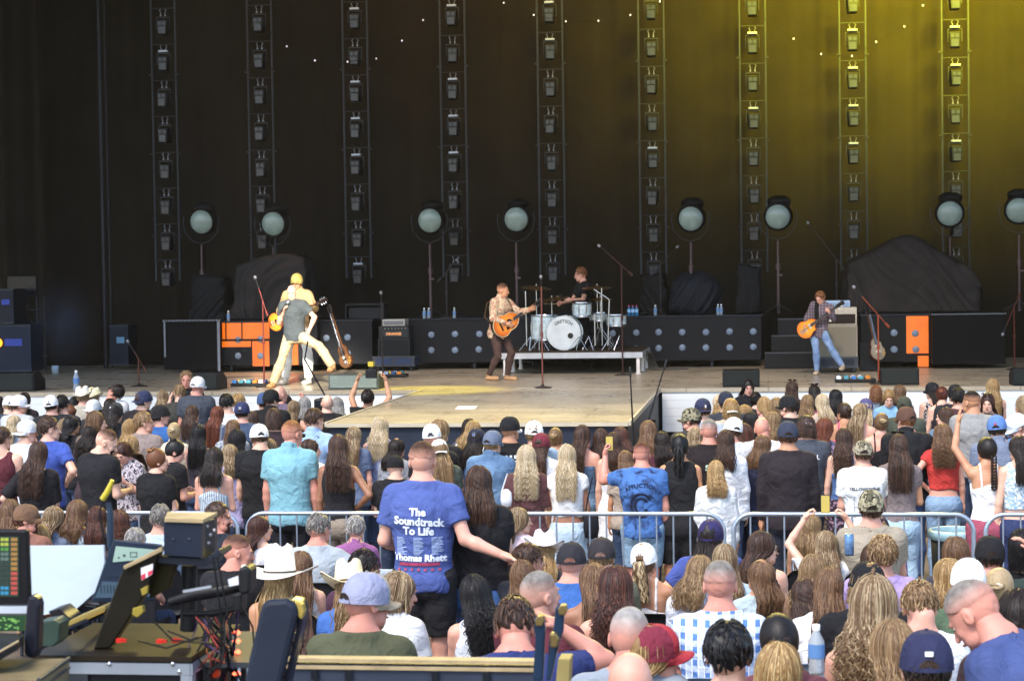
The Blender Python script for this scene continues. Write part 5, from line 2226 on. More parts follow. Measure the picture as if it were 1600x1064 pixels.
def guitar(M, kind, label, cols):
    """z along the neck, -y is the top (front); origin at body centre"""
    root = empty('guitar', (0, 0, 0), label, 'guitar')
    root.matrix_world = M
    n = 44
    pts = []
    for k in range(n):
        a = 2 * math.pi * k / n
        zc, xs = math.cos(a), math.sin(a)
        if kind == 'acoustic':
            w_ = .195 + .0 * zc
            w_ = .2 if zc < 0 else .15
            w_ = .175 - .032 * zc - .035 * math.exp(-((zc - .12) / .3) ** 2)
            pts.append((xs * w_ * (1.05 if abs(xs) > 0 else 1), 0, zc * .25))
        else:
            w_ = .15 - .03 * zc - .035 * math.exp(-((zc - .2) / .28) ** 2)
            z_ = zc * .2
            if kind == 'electric' and xs > .25 and zc > .55:
                w_ *= .55
                z_ *= .86
            if kind == 'bass' and zc > .5 and abs(xs) > .35:
                z_ *= 1.25
            if kind == 'bass' and zc > .92:
                z_ *= .8
            pts.append((xs * w_, 0, z_))
    dp = .1 if kind == 'acoustic' else .045
    body = MB().prism(pts, (0, dp, 0)).build('guitar_body', mat('gside' + cols[2], cols[2], .3), root, bevel=.008)
    fp = [(x * .965, -.004, z * .965) for x, _, z in pts]
    MB().prism(fp, (0, .0035, 0)).build('top', sunburst(*cols, 'sunburst' + cols[0], r=.25 if kind == 'acoustic' else .2), root)
    L_ = {'acoustic': .42, 'electric': .5, 'bass': .72}[kind]
    z0 = .2 if kind == 'acoustic' else .1
    MB().prism([(-.027, 0, z0), (.027, 0, z0), (.022, 0, z0 + L_), (-.022, 0, z0 + L_)], (0, .025, 0)).build('neck', mat('maple', '8A5A30', .4), root)
    MB().prism([(-.026, -.008, z0 - .05), (.026, -.008, z0 - .05), (.0215, -.008, z0 + L_), (-.0215, -.008, z0 + L_)], (0, .0075, 0)).build('fretboard', mat('rosewood', '2A1710', .4), root)
    fr = MB()
    for k in range(14):
        zz = z0 + L_ * (1 - (1 - .0561) ** 0) + L_ - L_ * (1 - 2 ** (-k / 12)) * 1.9
        if zz > z0:
            fr.bb((-.024, -.0105, zz - .001), (.024, -.0082, zz + .001))
    fr.build('fret', chrome, root)
    zt = z0 + L_
    MB().prism([(-.024, 0, zt), (.024, 0, zt), (.038, .012, zt + .15), (0, .012, zt + .17), (-.038, .012, zt + .15)], (0, .016, 0)).build('headstock', mat('hs' + cols[2], '1A1210', .3), root)
    tp = MB()
    for k in range(3):
        for s in (-1, 1):
            tp.tube([(s * .03, .012, zt + .04 + k * .04), (s * .055, .012, zt + .045 + k * .04)], .008, 6)
    tp.build('tuning_peg', chrome, root)
    if kind == 'acoustic':
        MB().lathe([(.048, .0), (.048, .003), (0, .003)], axisT((0, -.005, .06), (0, -1, 0)), 20).build('sound_hole', mat('hole', '0A0705', .8), root)
        MB().bb((-.07, -.016, -.12), (.07, -.005, -.095)).build('bridge', mat('rosewood', '2A1710', .4), root)
        MB().prism([(.03, -.009, .08), (.10, -.009, .05), (.10, -.009, -.04), (.05, -.009, -.03)], (0, .004, 0)).build('pickguard', mat('pg', '1A0E0A', .3), root)
        pe = MB().tube([(x * 1.002, -.002, z) for x, _, z in pts + pts[:1]], .005, 5, False)
        pe.build('binding', mat('bind', 'D8CDA8', .4), root)
    else:
        for zz in (-.04, .05):
            MB().bb((-.04, -.016, zz - .017), (.04, -.0045, zz + .017)).build('pickup', mat('pk', 'D9D0B8' if kind == 'electric' else '1A1A1A', .3, .2), root)
        MB().bb((-.045, -.02, -.105), (.045, -.0045, -.092)).bb((-.04, -.018, -.14), (.04, -.0045, -.13)).build('bridge', chrome, root)
        kb = MB()
        for (x, z) in ((.09, -.08), (.12, -.04), (.085, -.13), (.12, -.1)):
            kb.lathe([(.012, 0), (.011, .014), (0, .015)], axisT((x, -.005, z), (0, -1, 0)), 10)
        kb.build('knob', mat('gknob', 'C89A3A', .3), root)
    sgs = MB()
    for k in range(6 if kind != 'bass' else 4):
        x = (k - (2.5 if kind != 'bass' else 1.5)) * .0075
        sgs.tube([(x, -.02, -.1), (x, -.016, zt)], .0011, 4, False)
    sgs.build('string', chrome, root)
    return root


def gmat(origin, neck, front):
    z = Vector(neck).normalized()
    y = -Vector(front)
    y = (y - z * y.dot(z)).normalized()
    x = y.cross(z)
    M = Matrix((x, y, z)).transposed().to_4x4()
    return Matrix.Translation(Vector(origin)) @ M


def strap_tube(pts, label, w_=.025, col='2A1A12'):
    b = MB()
    b.tube(pts, w_, 6)
    return b


# two guitars resting on stands
q = on_z(540, 580, HS)
q = at(538, 560, 33.32)
guitar(gmat((q.x, 33.32, q.z + .02), (-.33, .12, 1), (-.5, -1, -.15)), 'bass', 'pale bodied bass guitar leaning on a stand behind the wedge speaker', ('6E4A2A', '5E3C20', '4A2C16'))
q = at(1366, 545, 33.19)
guitar(gmat((q.x + .05, 33.19, q.z), (-.22, .12, 1), (.6, -1, .1)), 'electric', 'pale guitar resting in the rack between the amplifier and the riser', ('9A907C', '7E7462', '5A2A24'))
b = MB()
p, q = at(1344, 484, 33.32), at(1376, 580, 33.32)
b.tube([(p.x, 35, HS), (p.x, 35, p.z - .05), (p.x + .05, 35, p.z), (q.x - .05, 35, p.z), (q.x, 35, p.z - .05), (q.x, 35, HS)], .02, 8)
b.bb((p.x - .01, 33.29, HS + .02), (q.x - .03, 33.52, HS + .5))
tag(b.build('guitar_rack', mat('grack', '15181B', .5, .3)), 'dark upright guitar rack with a hooped frame right of the tan amplifier', 'guitar rack')

# ---------------------------------------------------------------- performers
YP = 30.19
K = person(455, 446, 1.78, 'm', 'bald singer in a grey T-shirt with one foot on the wedge speaker, holding a microphone', ('tee', '3E464A'), ('bald', 'brown'), ('pants', 'B09A74'),
           arms=(((.25, .15, -1), (-.62, .62, .95)), ((.7, -.1, -.85), (-.45, .1, -.95))), yaw=176, head=(10, 12, 0), lean=-2, side=3,
           legs=(((.34, .05, -1), (.46, -.1, -1)), ((1.25, .45, -.55), (.68, .0, -1))), tone='pink', ground=HS, d=29.6, hands=('grip', 'relaxed'), shoes='B8864E', fine=True)
SING = K
mp_ = world_of(K, K['wrR'] + K['fdR'] * .09)
hcw = world_of(K, K['hc'] + K['Rh'] @ np.array([0, .13, -.07]))
dv = (hcw - mp_).normalized()
T = axisT(mp_, dv)
mo = empty('microphone', (0, 0, 0), 'black handheld microphone at the mouth of the singer', 'microphone')
mo.matrix_world = T
MB().lathe([(.013, -.14), (.016, .02), (.022, .06)], None, 12).build('mic_handle', blk, mo)
MB().lathe([(.022, .06), (.03, .08), (.03, .105), (.018, .125), (0, .13)], None, 14).build('mic_grille', mat('mic_mesh', '8D9096', .35, .7), mo)

K = person(463, 427, 1.83, 'm', 'bass player in cap and sunglasses with white trousers standing behind the singer', ('shirt', 'A88A5A'), ('short', 'dirty'), ('pants', 'E2E0D8'),
           arms=(((.5, -.1, -.9), (-.3, .75, -.55)), ((.55, .4, -.75), (.25, .8, .25))), yaw=172, head=(6, 4, 0), legs=(((.22, .05, -1), (.12, -.1, -1)), ((.2, .08, -1), (-.02, -.1, -1))),
           tone='tan', ground=HS, d=30.5, cap=dict(c1='B7A44C'), glasses='eyes', hands=('relaxed', 'grip'), shoes='D8D2C4')
o_ = world_of(K, np.array([.24, .2, 1.02]))
n_ = world_of(K, np.array([-.5, .34, 1.3])) - o_
guitar(gmat(o_, n_, (0.05, -1, .05)), 'bass', 'orange bass guitar worn by the man in white trousers', ('E8862A', 'D86A1A', '8A3A10'))

K = person(787, 443, 1.74, 'm', 'acoustic guitarist in a cream patterned shirt stepping forward with his head turned to the drums', ('shirt', 'C9B998', 'floral', 'A85A4A'), ('fade', 'brown'), ('slim', '4A3530'),
           arms=(((.35, .3, -1), (-.72, .62, -.3)), ((.3, .75, -.5), (.05, .9, .35))), yaw=-122, head=(22, 0, 0), lean=8, side=0,
           legs=(((.05, .18, -1), (.0, -.62, -1)), ((.12, .45, -1), (.05, -.3, -1))), tone='tan', ground=HS, d=31.2, hands=('relaxed', 'grip'), shoes='B88E62', fine=True, beard=None)
print('acoustic loc', K['loc'])
o_ = world_of(K, np.array([.07, .24, 1.05]))
n_ = world_of(K, np.array([-.42, .45, 1.34])) - o_
fr_ = K['Rz'] @ np.array([.15, 1, .1])
guitar(gmat(o_, n_, fr_), 'acoustic', 'sunburst acoustic guitar played by the man in the cream shirt', ('E08A34', 'B0501A', '1E0E08'))
b = MB().tube([world_of(K, np.array(v)) for v in ((-.2, .2, 1.22), (-.12, .15, 1.42), (-.02, .02, 1.53), (.12, -.14, 1.4), (.2, -.14, 1.15), (.2, .1, 1.0))], .018, 6)
tag(b.build('guitar_strap', mat('strap', '3A2A1E', .7)), 'dark strap of the sunburst acoustic guitar', 'strap')

K = person(905, 419, 1.76, 'm', 'drummer with short ginger hair in a black T-shirt seated at the drum kit', ('tee', '131214'), ('crop', 'ginger'), ('jeans', '1A1C22'),
           arms=(((.5, .45, -1), (-.2, .95, -.1)), ((.3, .55, -1), (.1, 1, .15))), yaw=118, head=(-18, 3, 0), lean=6, legs='sit', tone='pink', d=YD + 1.65, hands=('grip', 'grip'))
print('drummer loc', K['loc'], DZ)
lz = K['loc'].z
b = MB().lathe([(.0, 0), (.17, 0), (.17, .07), (0, .075)], Matrix.Translation((K['loc'].x, K['loc'].y, lz + .36)), 18).tube([(K['loc'].x, K['loc'].y, DZ + .02), (K['loc'].x, K['loc'].y, lz + .36)], .02, 8)
tag(b.build('drum_stool', blk), 'round black stool under the drummer', 'stool')
for nm in 'RL':
    h_ = world_of(K, K['wr' + nm] + K['fd' + nm] * .09)
    dd = Vector(K['Rz'] @ (K['fd' + nm] + np.array([.1 if nm == 'R' else -.5, 0, .25]))).normalized()
    tag(MB().tube([h_ - dd * .08, h_ + dd * .28], [.008, .006], 6).build('drum_stick', mat('stick', 'C8A878', .5)), 'wooden drum stick in the ' + ('near' if nm == 'L' else 'far') + ' hand of the drummer', 'drum stick')

K = person(1279, 458, 1.78, 'm', 'electric guitarist in a plaid shirt and faded jeans leaning back with one leg out', ('shirt', '8E7F86', 'plaid', '3E3248'), ('crop', 'ginger'), ('jeans', '5C7FB0', 'denim', '9DB9DC'),
           arms=(((.35, -.1, -1), (-.05, .85, -.62)), ((.45, .5, -.7), (-.3, .75, .55))), yaw=168, head=(-18, 34, 8), lean=2, side=-10,
           legs=(((-.12, .1, -1), (.0, -.12, -1)), ((.52, .12, -1), (.62, -.05, -1))), tone='pink', ground=HS, d=32.1, hands=('relaxed', 'grip'), shoes='B8A488', fine=True)
print('eguitar loc', K['loc'])
V, Fc = rect_mesh(-.05, .05, 1.08, 1.5, 4, 8)
print_on(K['shirt'], 'undershirt', V, Fc, fabric('141214'), 0, 0, front=True)
o_ = world_of(K, np.array([.17, .22, .98]))
n_ = world_of(K, np.array([-.32, .33, 1.32])) - o_
guitar(gmat(o_, n_, (-.1, -1, .1)), 'electric', 'amber sunburst electric guitar played by the man in plaid', ('F2A028', 'E0761A', '8A2E10'))

# faint bluish stage smoke at far left
c = at(100, 498, 33.0)
mv = bpy.data.materials.new('smoke_volume')
mv.use_nodes = True
t = mv.node_tree
t.nodes.clear()
mo_ = add(t, 'ShaderNodeOutputMaterial')
pv = add(t, 'ShaderNodeVolumePrincipled')
pv.inputs['Color'].default_value = (.45, .62, 1, 1)
gr = add(t, 'ShaderNodeTexGradient', gradient_type='SPHERICAL')
tc = t.nodes.new('ShaderNodeTexCoord')
nz = add(t, 'ShaderNodeTexNoise')
nz.inputs['Scale'].default_value = 3.4
t.links.new(tc.outputs['Object'], nz.inputs[0])
t.links.new(tc.outputs['Object'], gr.inputs[0])
pw_ = add(t, 'ShaderNodeMath', operation='POWER')
t.links.new(gr.outputs[0], pw_.inputs[0])
pw_.inputs[1].default_value = 2.4
mm_ = add(t, 'ShaderNodeMath', operation='MULTIPLY')
t.links.new(pw_.outputs[0], mm_.inputs[0])
t.links.new(nz.outputs[0], mm_.inputs[1])
m3 = add(t, 'ShaderNodeMath', operation='MULTIPLY')
t.links.new(mm_.outputs[0], m3.inputs[0])
m3.inputs[1].default_value = .5
t.links.new(m3.outputs[0], pv.inputs['Density'])
t.links.new(pv.outputs[0], mo_.inputs['Volume'])
b = MB().lathe([(1.0 * math.sin(a), -math.cos(a)) for a in np.linspace(0, math.pi, 12)], None, 20)
sm = b.build('smoke', mv)
sm.location = (c.x, c.y, c.z - .1)
sm.scale = (.85, .7, 1.15)
sm['kind'] = 'stuff'
sm['label'] = 'faint bluish smoke drifting over the far left of the stage'
# ---------------------------------------------------------------- crowd barrier, bin, mix position
steel = mat('galvanised', 'A7B4C4', .38, .75, bmp=.05, var=.1)


def barrier(px0, px1, label, Y=17.25):
    a, b_ = at(px0, 801, Y), at(px1, 801, Y)
    W = b_.x - a.x
    ztop = 1.1
    root = empty('crowd_barrier', ((a.x + b_.x) / 2, Y, 0), label, 'barrier', 'steel crowd barriers')
    r = .16
    pts = [(-W / 2, 0, .2)]
    pts += [(-W / 2, 0, ztop - r)] + [(-W / 2 + r - r * math.cos(t), 0, ztop - r + r * math.sin(t)) for t in np.linspace(.2, math.pi / 2, 6)]
    pts += [(W / 2 - r + r * math.sin(t), 0, ztop - r + r * math.cos(t)) for t in np.linspace(0, math.pi / 2 - .2, 6)] + [(W / 2, 0, ztop - r), (W / 2, 0, .2)]
    MB().tube(pts, .0205, 10, up=(0, 1, 0)).build('frame', steel, root)
    MB().tube([(-W / 2, 0, .22), (W / 2, 0, .22)], .017, 8).build('bottom_rail', steel, root)
    n = max(2, int(round(W / .155)))
    for i in range(1, n):
        x = -W / 2 + W * i / n
        MB().tube([(x, 0, .22), (x, 0, ztop - .005)], .008, 6).build('bar', steel, root)
    for s in (-1, 1):
        MB().tube([(s * (W / 2 - .25), -.3, .02), (s * (W / 2 - .25), -.05, .06), (s * (W / 2 - .25), 0, .22), (s * (W / 2 - .25), .05, .06), (s * (W / 2 - .25), .3, .02)], .015, 6).build('foot', steel, root)


barrier(-60, 371, 'steel crowd barrier at the left, ending left of the turquoise polo')
barrier(386, 778, 'steel crowd barrier in front of the turquoise polo, running behind the blue T-shirt')
barrier(792, 1131, 'steel crowd barrier in front of the tie dye shirt')
barrier(1146, 1521, 'steel crowd barrier in front of the red waistcoat')
barrier(1540, 1900, 'steel crowd barrier at the right edge of the photo')

# bin
p = on_z(1494, 828, .84)
root = empty('waste_bin', (p.x, p.y, 0), 'round open waste bin with a pale rim behind the barrier', 'bin')
MB().lathe([(.0, .02), (.2, .02), (.235, .78), (.22, .78), (.19, .05), (0, .05)], None, 28).build('bin_body', mat('bin_dark', '14161A', .5), root)
MB().lathe([(.24, .76), (.262, .79), (.262, .83), (.24, .85), (.225, .84), (.235, .78)], None, 28).build('bin_rim', mat('bin_rim', '8FB0BC', .35, bmp=.3, scale=20), root)

# water bottle in the nearest rows
p = at(1276, 1052, 7.6)
bottle(p, 'water bottle with a blue label held up in the nearest row', .2, 'D4DEE6')
# drink can beside the purple shirt
p = at(1327, 868, 13.6)
r_ = empty('drink_can', p, 'blue and silver drink can left of the purple T-shirt', 'can')
MB().lathe([(.0, 0), (.03, .003), (.033, .02), (.033, .14), (.027, .155), (0, .152)], None, 18).build('can_body', mat('can', '6C8EB8', .3, .6, var=.4, scale=30), r_)

# mix position -------------------------------------------------------
YF = 6.6
wood = mat('ply_edge', 'A08E6C', .6, var=.25, scale=10)


def panelbox(name, label, cat, pts, Y, dpt, m, **kw):
    """solid whose front outline is traced at its own distance"""
    P_ = [at(x, y, Y) for x, y in pts]
    c = sum(P_, Vector()) / len(P_)
    o = MB().prism([p - c for p in P_], (0, dpt, 0)).build(name, m, None, **kw)
    o.location = c
    return tag(o, label, cat)


def part_of(root, name, pts, Y, dpt, m, bevel=0):
    top = root
    while top.parent:
        top = top.parent
    P_ = [at(x, y, Y) - top.location for x, y in pts]
    return MB().prism(P_, (0, dpt, 0)).build(name, m, root, bevel=bevel)


# counter front with dark panels
a, b_ = at(448, 1028, YF), at(834, 1028, YF)
root = empty('mix_counter', (a.x, YF, .9), 'dark counter front with a wood trimmed top edge at the bottom centre', 'counter')
zt = a.z
MB().bb((0, 0, zt - .9 - .012), (b_.x - a.x, .06, zt - .9)).build('top_trim', wood, root)
MB().bb((0, .004, -.6), (b_.x - a.x, .05, zt - .9 - .022)).build('panel', mat('slate_panel', '2C3444', .5), root)
MB().bb((0, -.006, zt - .9 - .036), (b_.x - a.x, .0035, zt - .9 - .024)).build('lower_trim', wood, root)
for px in (492, 545, 680, 760):
    q = at(px, 1040, YF)
    MB().bb((q.x - a.x - .012, -.012, zt - .9 - .075), (q.x - a.x + .012, -.0065, zt - .9 - .037)).build('latch', mat('latch', '1A1E26', .4, .4), root)

# flight case desk at left
a, b_, c = at(56, 1022, YF), at(296, 1024, YF), at(386, 962, YF + 1.1)
zt = a.z
desk = empty('flight_case_desk', (a.x, YF, zt - 1.0), 'black flight case with aluminium edges carrying the lighting gear', 'flight case')
W = b_.x - a.x
MB().bb((0, 0, -.6), (W, .62, .98)).build('case_body', mat('case_black', '10131B', .5, bmp=.1), desk)
MB().bb((-.01, -.01, .981), (W + .01, .63, 1.0)).build('lid_board', mat('lid_board', '20190F', .5, var=.4, scale=5), desk)
e = MB()
e.bb((-.005, -.014, .935), (W + .005, -.001, .975)).bb((W - .03, -.014, -.6), (W + .004, -.001, .934)).bb((W + .002, -.01, .935), (W + .014, .62, .975)).bb((W - .001, -.012, -.6), (W + .012, .03, .934))
e.build('aluminium_edge', mat('alu_edge', '9DA9B8', .35, .6), desk)
e = MB()
for (px, py) in ((171, 1037), (270, 1037), (280, 1049)):
    q = at(px, py, YF - .014)
    e.lathe([(.009, 0), (.007, .005), (0, .006)], axisT(q - desk.location, (0, -1, 0)), 10)
e.build('rivet', chrome, desk)
e = MB()
q0, q1 = at(106, 1041, YF), at(139, 1064, YF)
e.bb((q0.x - a.x, -.012, q1.z - desk.location.z), (q1.x - a.x, -.002, q0.z - desk.location.z))
e.build('latch_plate', mat('latch_p', '3A4048', .4, .5), desk)

# rack side with red light and cables right of the desk
q0 = at(300, 1000, YF + .05)
rk = empty('power_rack', (q0.x, YF + .1, .4), 'open power rack with glowing red lamps and tangled cables under the arm', 'rack')
b = MB()
for dx in (0.02, .2):
    for dy in (.05, .55):
        b.bb((dx - .01, dy - .01, -.2), (dx + .01, dy + .01, zt - .45))
b.bb((0, 0, zt - .46), (.22, .6, zt - .44))
b.build('rack_frame', alu, rk)
b = MB()
for px, r_ in ((372, .011), (366, .008)):
    for py in (988, 1001, 1018, 1035, 1052):
        q = at(px, py, YF + .25) - rk.location
        b.lathe([(0, -r_), (r_, 0), (0, r_)], Matrix.Translation(q), 10)
b.build('red_lamp', mat('red_lamp', 'FF5A3A', .4, emit='FF6A48', estr=1.6), rk)
rs = random.Random(12)
cabs = [mat('cable_' + c_, c_, .5) for c_ in ('0C0C0E', '0C0C0E', '7A2A24', '0C0C0E', '3A2A50')]
for i in range(30):
    x0, x1 = rs.uniform(305, 372), rs.uniform(300, 385)
    q0, q1 = at(x0, rs.uniform(955, 985), YF + rs.uniform(.05, .4)), at(x1, rs.uniform(1030, 1075), YF + rs.uniform(.0, .4))
    m_ = (q0 + q1) / 2 + Vector((rs.uniform(-.05, .07), -.03, rs.uniform(-.03, .03)))
    MB().tube([q0 - rk.location, (q0 * .6 + m_ * .4) + Vector((rs.uniform(-.02, .02), 0, 0)) - rk.location, m_ - rk.location, (m_ + q1) / 2 + Vector((rs.uniform(-.02, .02), 0, 0)) - rk.location, q1 - rk.location], rs.uniform(.0025, .005), 6).build('cable', cabs[i % 5], rk)
for (a0, b0, w_) in ((320, 1035, .05), (330, 1052, .06), (312, 1018, .03)):
    q = at(a0, b0, YF + .3) - rk.location
    MB().box(q, (w_, .04, .022)).build('red_connector', mat('redcon', '9A3A28', .4, emit='C8452A', estr=.12), rk, bevel=.003)

# console with screen at far left
q0, q1 = at(-60, 826, 6.1), at(43, 946, 6.1)
cs = empty('lighting_console', (q0.x, 6.1, zt - .05), 'lighting console with an upright colourful screen at the left edge', 'console')
rl = lambda px, py, Y: at(px, py, Y) - cs.location
part_of(cs, 'screen_frame', [(-60, 828), (42, 828), (46, 946), (-60, 946)], 6.1, .03, mat('bezel', '0C0D14', .35), .006)
scr = part_of(cs, 'screen', [(-60, 838), (29, 838), (29, 932), (-60, 932)], 6.096, .003, mat('scr_bg', '0E1418', .15, emit='26362E', estr=.6))
pal = [('3C6A34', 1.0), ('7E8838', 1.0), ('7A5A30', .8), ('8A3A34', .8), ('4A5A54', .6), ('C89A28', 1.0), ('2A6A8A', .8)]
rs = random.Random(6)
for r_ in range(12):
    y = 840 + r_ * 7.6
    for (xa, xb) in ((1, 6), (7, 13), (17, 27), (-14, -2)):
        c_, e_ = (pal[0] if r_ in (2, 4) else pal[1]) if r_ < 3 and xa < 16 else (pal[2 if r_ < 7 else 3] if xa == 17 else (pal[6] if r_ > 9 else pal[4]))
        if xa != 17 and 4 < r_ < 10:
            c_, e_ = '26302E', .4
        part_of(scr, 'screen_cell', [(xa, y), (xb, y), (xb, y + 5), (xa, y + 5)], 6.0945, .001, mat('cell' + c_, c_, .3, emit=c_, estr=e_ * .3))
part_of(cs, 'silver_trim', [(-60, 947), (43, 947), (43, 958), (-60, 958)], 6.09, .03, mat('trim_w', 'C0CAD8', .3, .4))
part_of(cs, 'lower_screen', [(-60, 962), (40, 962), (37, 985), (-60, 988)], 6.08, .02, mat('scr2', '101814', .2, emit='1E3A26', estr=.6))
b = MB()
for i in range(20):
    x, y = rs.uniform(-5, 36), rs.uniform(965, 983)
    q = rl(x, y, 6.078)
    b.box(q, (rs.uniform(.004, .012), .001, .004))
b.build('screen_glyph', mat('glyph', '6A9A50', .3, emit='6A9A50', estr=.2), cs)
# sloping key surface
A, B_, C_, D_ = rl(-60, 985, 6.05), rl(38, 990, 6.05), rl(28, 1000, 5.8), rl(-60, 1050, 5.75)
MB().prism([A, B_, C_, D_], (0, 0, -.03)).build('key_surface', mat('keys', '15161A', .4), cs)
b = MB()
b.tube([rl(29, 1001, 5.79), rl(-60, 1052, 5.74)], .004, 6)
b.build('edge_trim', wood, cs)
part_of(cs, 'support_arm', [(44, 930), (56, 932), (60, 945), (58, 1015), (54, 1028), (42, 1028), (36, 1020), (40, 950)], 6.0, .06, mat('arm_black', '1A1C26', .3), .01)
root = empty('wooden_case', (at(0, 1040, 5.9).x, 5.9, at(0, 1040, 5.9).z), 'tan wooden case with metal edging in the bottom left corner', 'case')
P0 = [at(-60, 1062, 5.7), at(60, 1062, 5.7), at(108, 1028, 6.05), at(-60, 1030, 6.05)]
MB().prism([p - root.location for p in P0], (0, 0, -.12)).build('case_body', mat('tan_wood', '6E6248', .6, var=.3, scale=6), root)
b = MB().tube([P0[1] - root.location, P0[2] - root.location], .007, 6).tube([P0[1] - root.location - Vector((0, 0, .03)), P0[2] - root.location - Vector((0, 0, .03))], .005, 6)
b.build('metal_edging', alu, root)

# pale sheet / whiteboard behind the desk
panelbox('white_board', 'bright white sheet standing behind the lighting desk', 'board', [(44, 853), (162, 852), (163, 880), (148, 925), (120, 950), (60, 962), (47, 958)], 7.1, .015, mat('sheet_w', 'B9C8D4', .5, var=.04, scale=3, bmp=.2))
# small grey green box and laptop keyboard wedge
panelbox('small_box', 'small grey green metal box on the desk beside the console', 'box', [(58, 972), (84, 968), (93, 975), (91, 1002), (82, 1010), (58, 1010)], 6.5, .1, mat('greenbox', '32433C', .4), bevel=.004)
root = empty('fader_wing', at(130, 965, 6.75), 'tilted fader wing with yellow lit edge on the desk', 'controller')  # yellow stage light on its edges painted as plate colours
for (pts, nm, m_) in (([(100, 972), (163, 946), (166, 952), (104, 980)], 'top_plate', mat('yellow_lit_plate', '8E7C44', .5)), ([(104, 981), (166, 953), (164, 962), (108, 984)], 'front_plate', mat('wing_navy', '141A26', .4)),
                      ([(134, 966), (164, 952), (165, 960), (140, 971)], 'side_plate', mat('yellow_lit_side', '8A7030', .5)), ([(75, 955), (92, 950), (112, 968), (100, 976), (84, 966)], 'base_plate', mat('wing_dark', '15171C', .4))):
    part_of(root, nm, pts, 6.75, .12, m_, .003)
# touch screen facing us
root = empty('touch_screen', at(190, 890, 7.0), 'slanted touch screen showing a pale grey interface', 'screen')
part_of(root, 'screen_frame', [(177, 843), (252, 851), (240, 938), (142, 940)], 7.0, .02, mat('bezel_n', '1E2A3C', .35), .004)
part_of(root, 'screen', [(181, 853), (246, 859), (244, 872), (176, 878)], 6.996, .003, mat('ui_pale', '6E837C', .25, emit='6E837C', estr=.45))
part_of(root, 'lower_pane', [(160, 908), (238, 912), (234, 932), (148, 934)], 6.996, .003, mat('ui_dark', '2E3E4C', .25, emit='2E3E4C', estr=.4))
b = MB()
for i in range(6):
    q = at(158 + i * 5, 920, 6.995) - root.location
    b.box(q, (.003, .001, .03))
for i in range(7):
    q = at(167 + i * 6, 901, 6.995) - root.location
    b.box(q, (.006, .001, .004))
for (x0, y0, x1, y1) in ((203, 862, 214, 863), (203, 869, 214, 870), (203, 862, 204, 870), (213, 862, 214, 870), (184, 870, 187, 872), (192, 866, 196, 869)):
    q0, q1 = at(x0, y0, 6.994) - root.location, at(x1, y1, 6.994) - root.location
    b.bb((q0.x, -.002, q1.z) if False else (q0.x, q0.y - .001, q1.z), (q1.x, q0.y, q0.z))
b.build('interface_line', mat('ui_ink', '16222A', .4), root)
# big monitor seen from behind, tilted
root = empty('tilted_monitor', at(200, 930, 6.7), 'tilted black monitor seen from behind with a wood coloured top edge and small sticker', 'monitor')
b0 = [(193, 884), (251, 856), (228, 925), (172, 1012), (145, 1014)]
part_of(root, 'monitor_shell', b0, 6.7, .06, mat('shell', '17140C', .45, var=.3, scale=3), .006)
part_of(root, 'top_edge', [(192, 884), (252, 854), (254, 861), (194, 890)], 6.68, .1, wood, .003)
part_of(root, 'rear_panel', [(226, 905), (254, 866), (278, 868), (262, 920), (235, 935)], 6.78, .05, mat('rearp', '2A2408', .5), .004)
st_ = part_of(root, 'sticker', [(220, 887), (239, 880), (238, 897), (221, 907)], 6.694, .003, mat('sticker_w', 'D8D4D8', .5))
part_of(st_, 'red_stripe', [(221, 898), (227, 895), (227, 903), (221, 906)], 6.692, .001, mat('stk_red', 'C83A50', .5))
part_of(st_, 'red_stripe', [(231, 893), (238, 890), (238, 896), (231, 900)], 6.692, .001, mat('stk_red', 'C83A50', .5))
part_of(root, 'connector', [(219, 920), (231, 914), (230, 926), (222, 931)], 6.69, .02, mat('yel', '8E7E34', .4), .002)
part_of(root, 'connector', [(207, 950), (222, 946), (224, 956), (214, 965), (206, 960)], 6.69, .03, mat('yel', '8E7E34', .4), .003)
# speaker-like box on a pole, with arms
q = at(297, 845, 6.75)
bx = empty('speaker_box', (q.x, 6.75, q.z), 'blue black box with a tan wooden top on a black pole', 'speaker')
part_of(bx, 'box_front', [(255, 816), (316, 818), (316, 872), (256, 868)], 6.7, .16, mat('box_navy', '161F2E', .5), .004)
V0 = [at(257, 815, 6.69), at(317, 817, 6.69), at(340, 805, 6.95), at(262, 804, 6.95)]
MB().prism([p - bx.location for p in V0], (0, 0, .012)).build('wooden_top', wood, bx)
S0 = [at(317, 818, 6.7), at(340, 807, 6.94), at(339, 862, 6.94), at(317, 872, 6.7)]
MB().prism([p - bx.location for p in S0], (-.008, 0, 0)).build('side_panel', mat('sidep', '2A2A30', .4, .2), bx)
b = MB()
for (x, y) in ((323, 822), (328, 835), (334, 828), (325, 848)):
    b.lathe([(.006, 0), (.005, .006), (0, .007)], axisT(at(x, y, 6.76) - bx.location, (1, -.3, 0)), 8)
b.build('knob', mat('knobw', 'B8B0B0', .4), bx)
b = MB()
for x in (271, 296):
    b.lathe([(.005, 0), (.004, .004), (0, .004)], axisT(at(x, 842, 6.698) - bx.location, (0, -1, 0)), 10)
b.build('screw', alu, bx)
part_of(bx, 'shelf', [(245, 870), (320, 872), (342, 858), (346, 866), (320, 885), (246, 880)], 6.72, .15, mat('shelf_dk', '1C222E', .4), .003)
MB().tube([at(296, 882, 6.85) - bx.location, at(294, 985, 6.85) - bx.location], .03, 14).build('pole', blk, bx)
am = empty('jointed_arm', at(330, 930, 6.7), 'jointed black monitor arm with a white label under the box', 'arm')
rel_ = lambda px, py, Y=6.7: at(px, py, Y) - am.location
MB().tube([rel_(265, 940), rel_(300, 930), rel_(345, 922), rel_(378, 915)], [.016, .022, .024, .02], 10).build('upper_arm', blk, am)
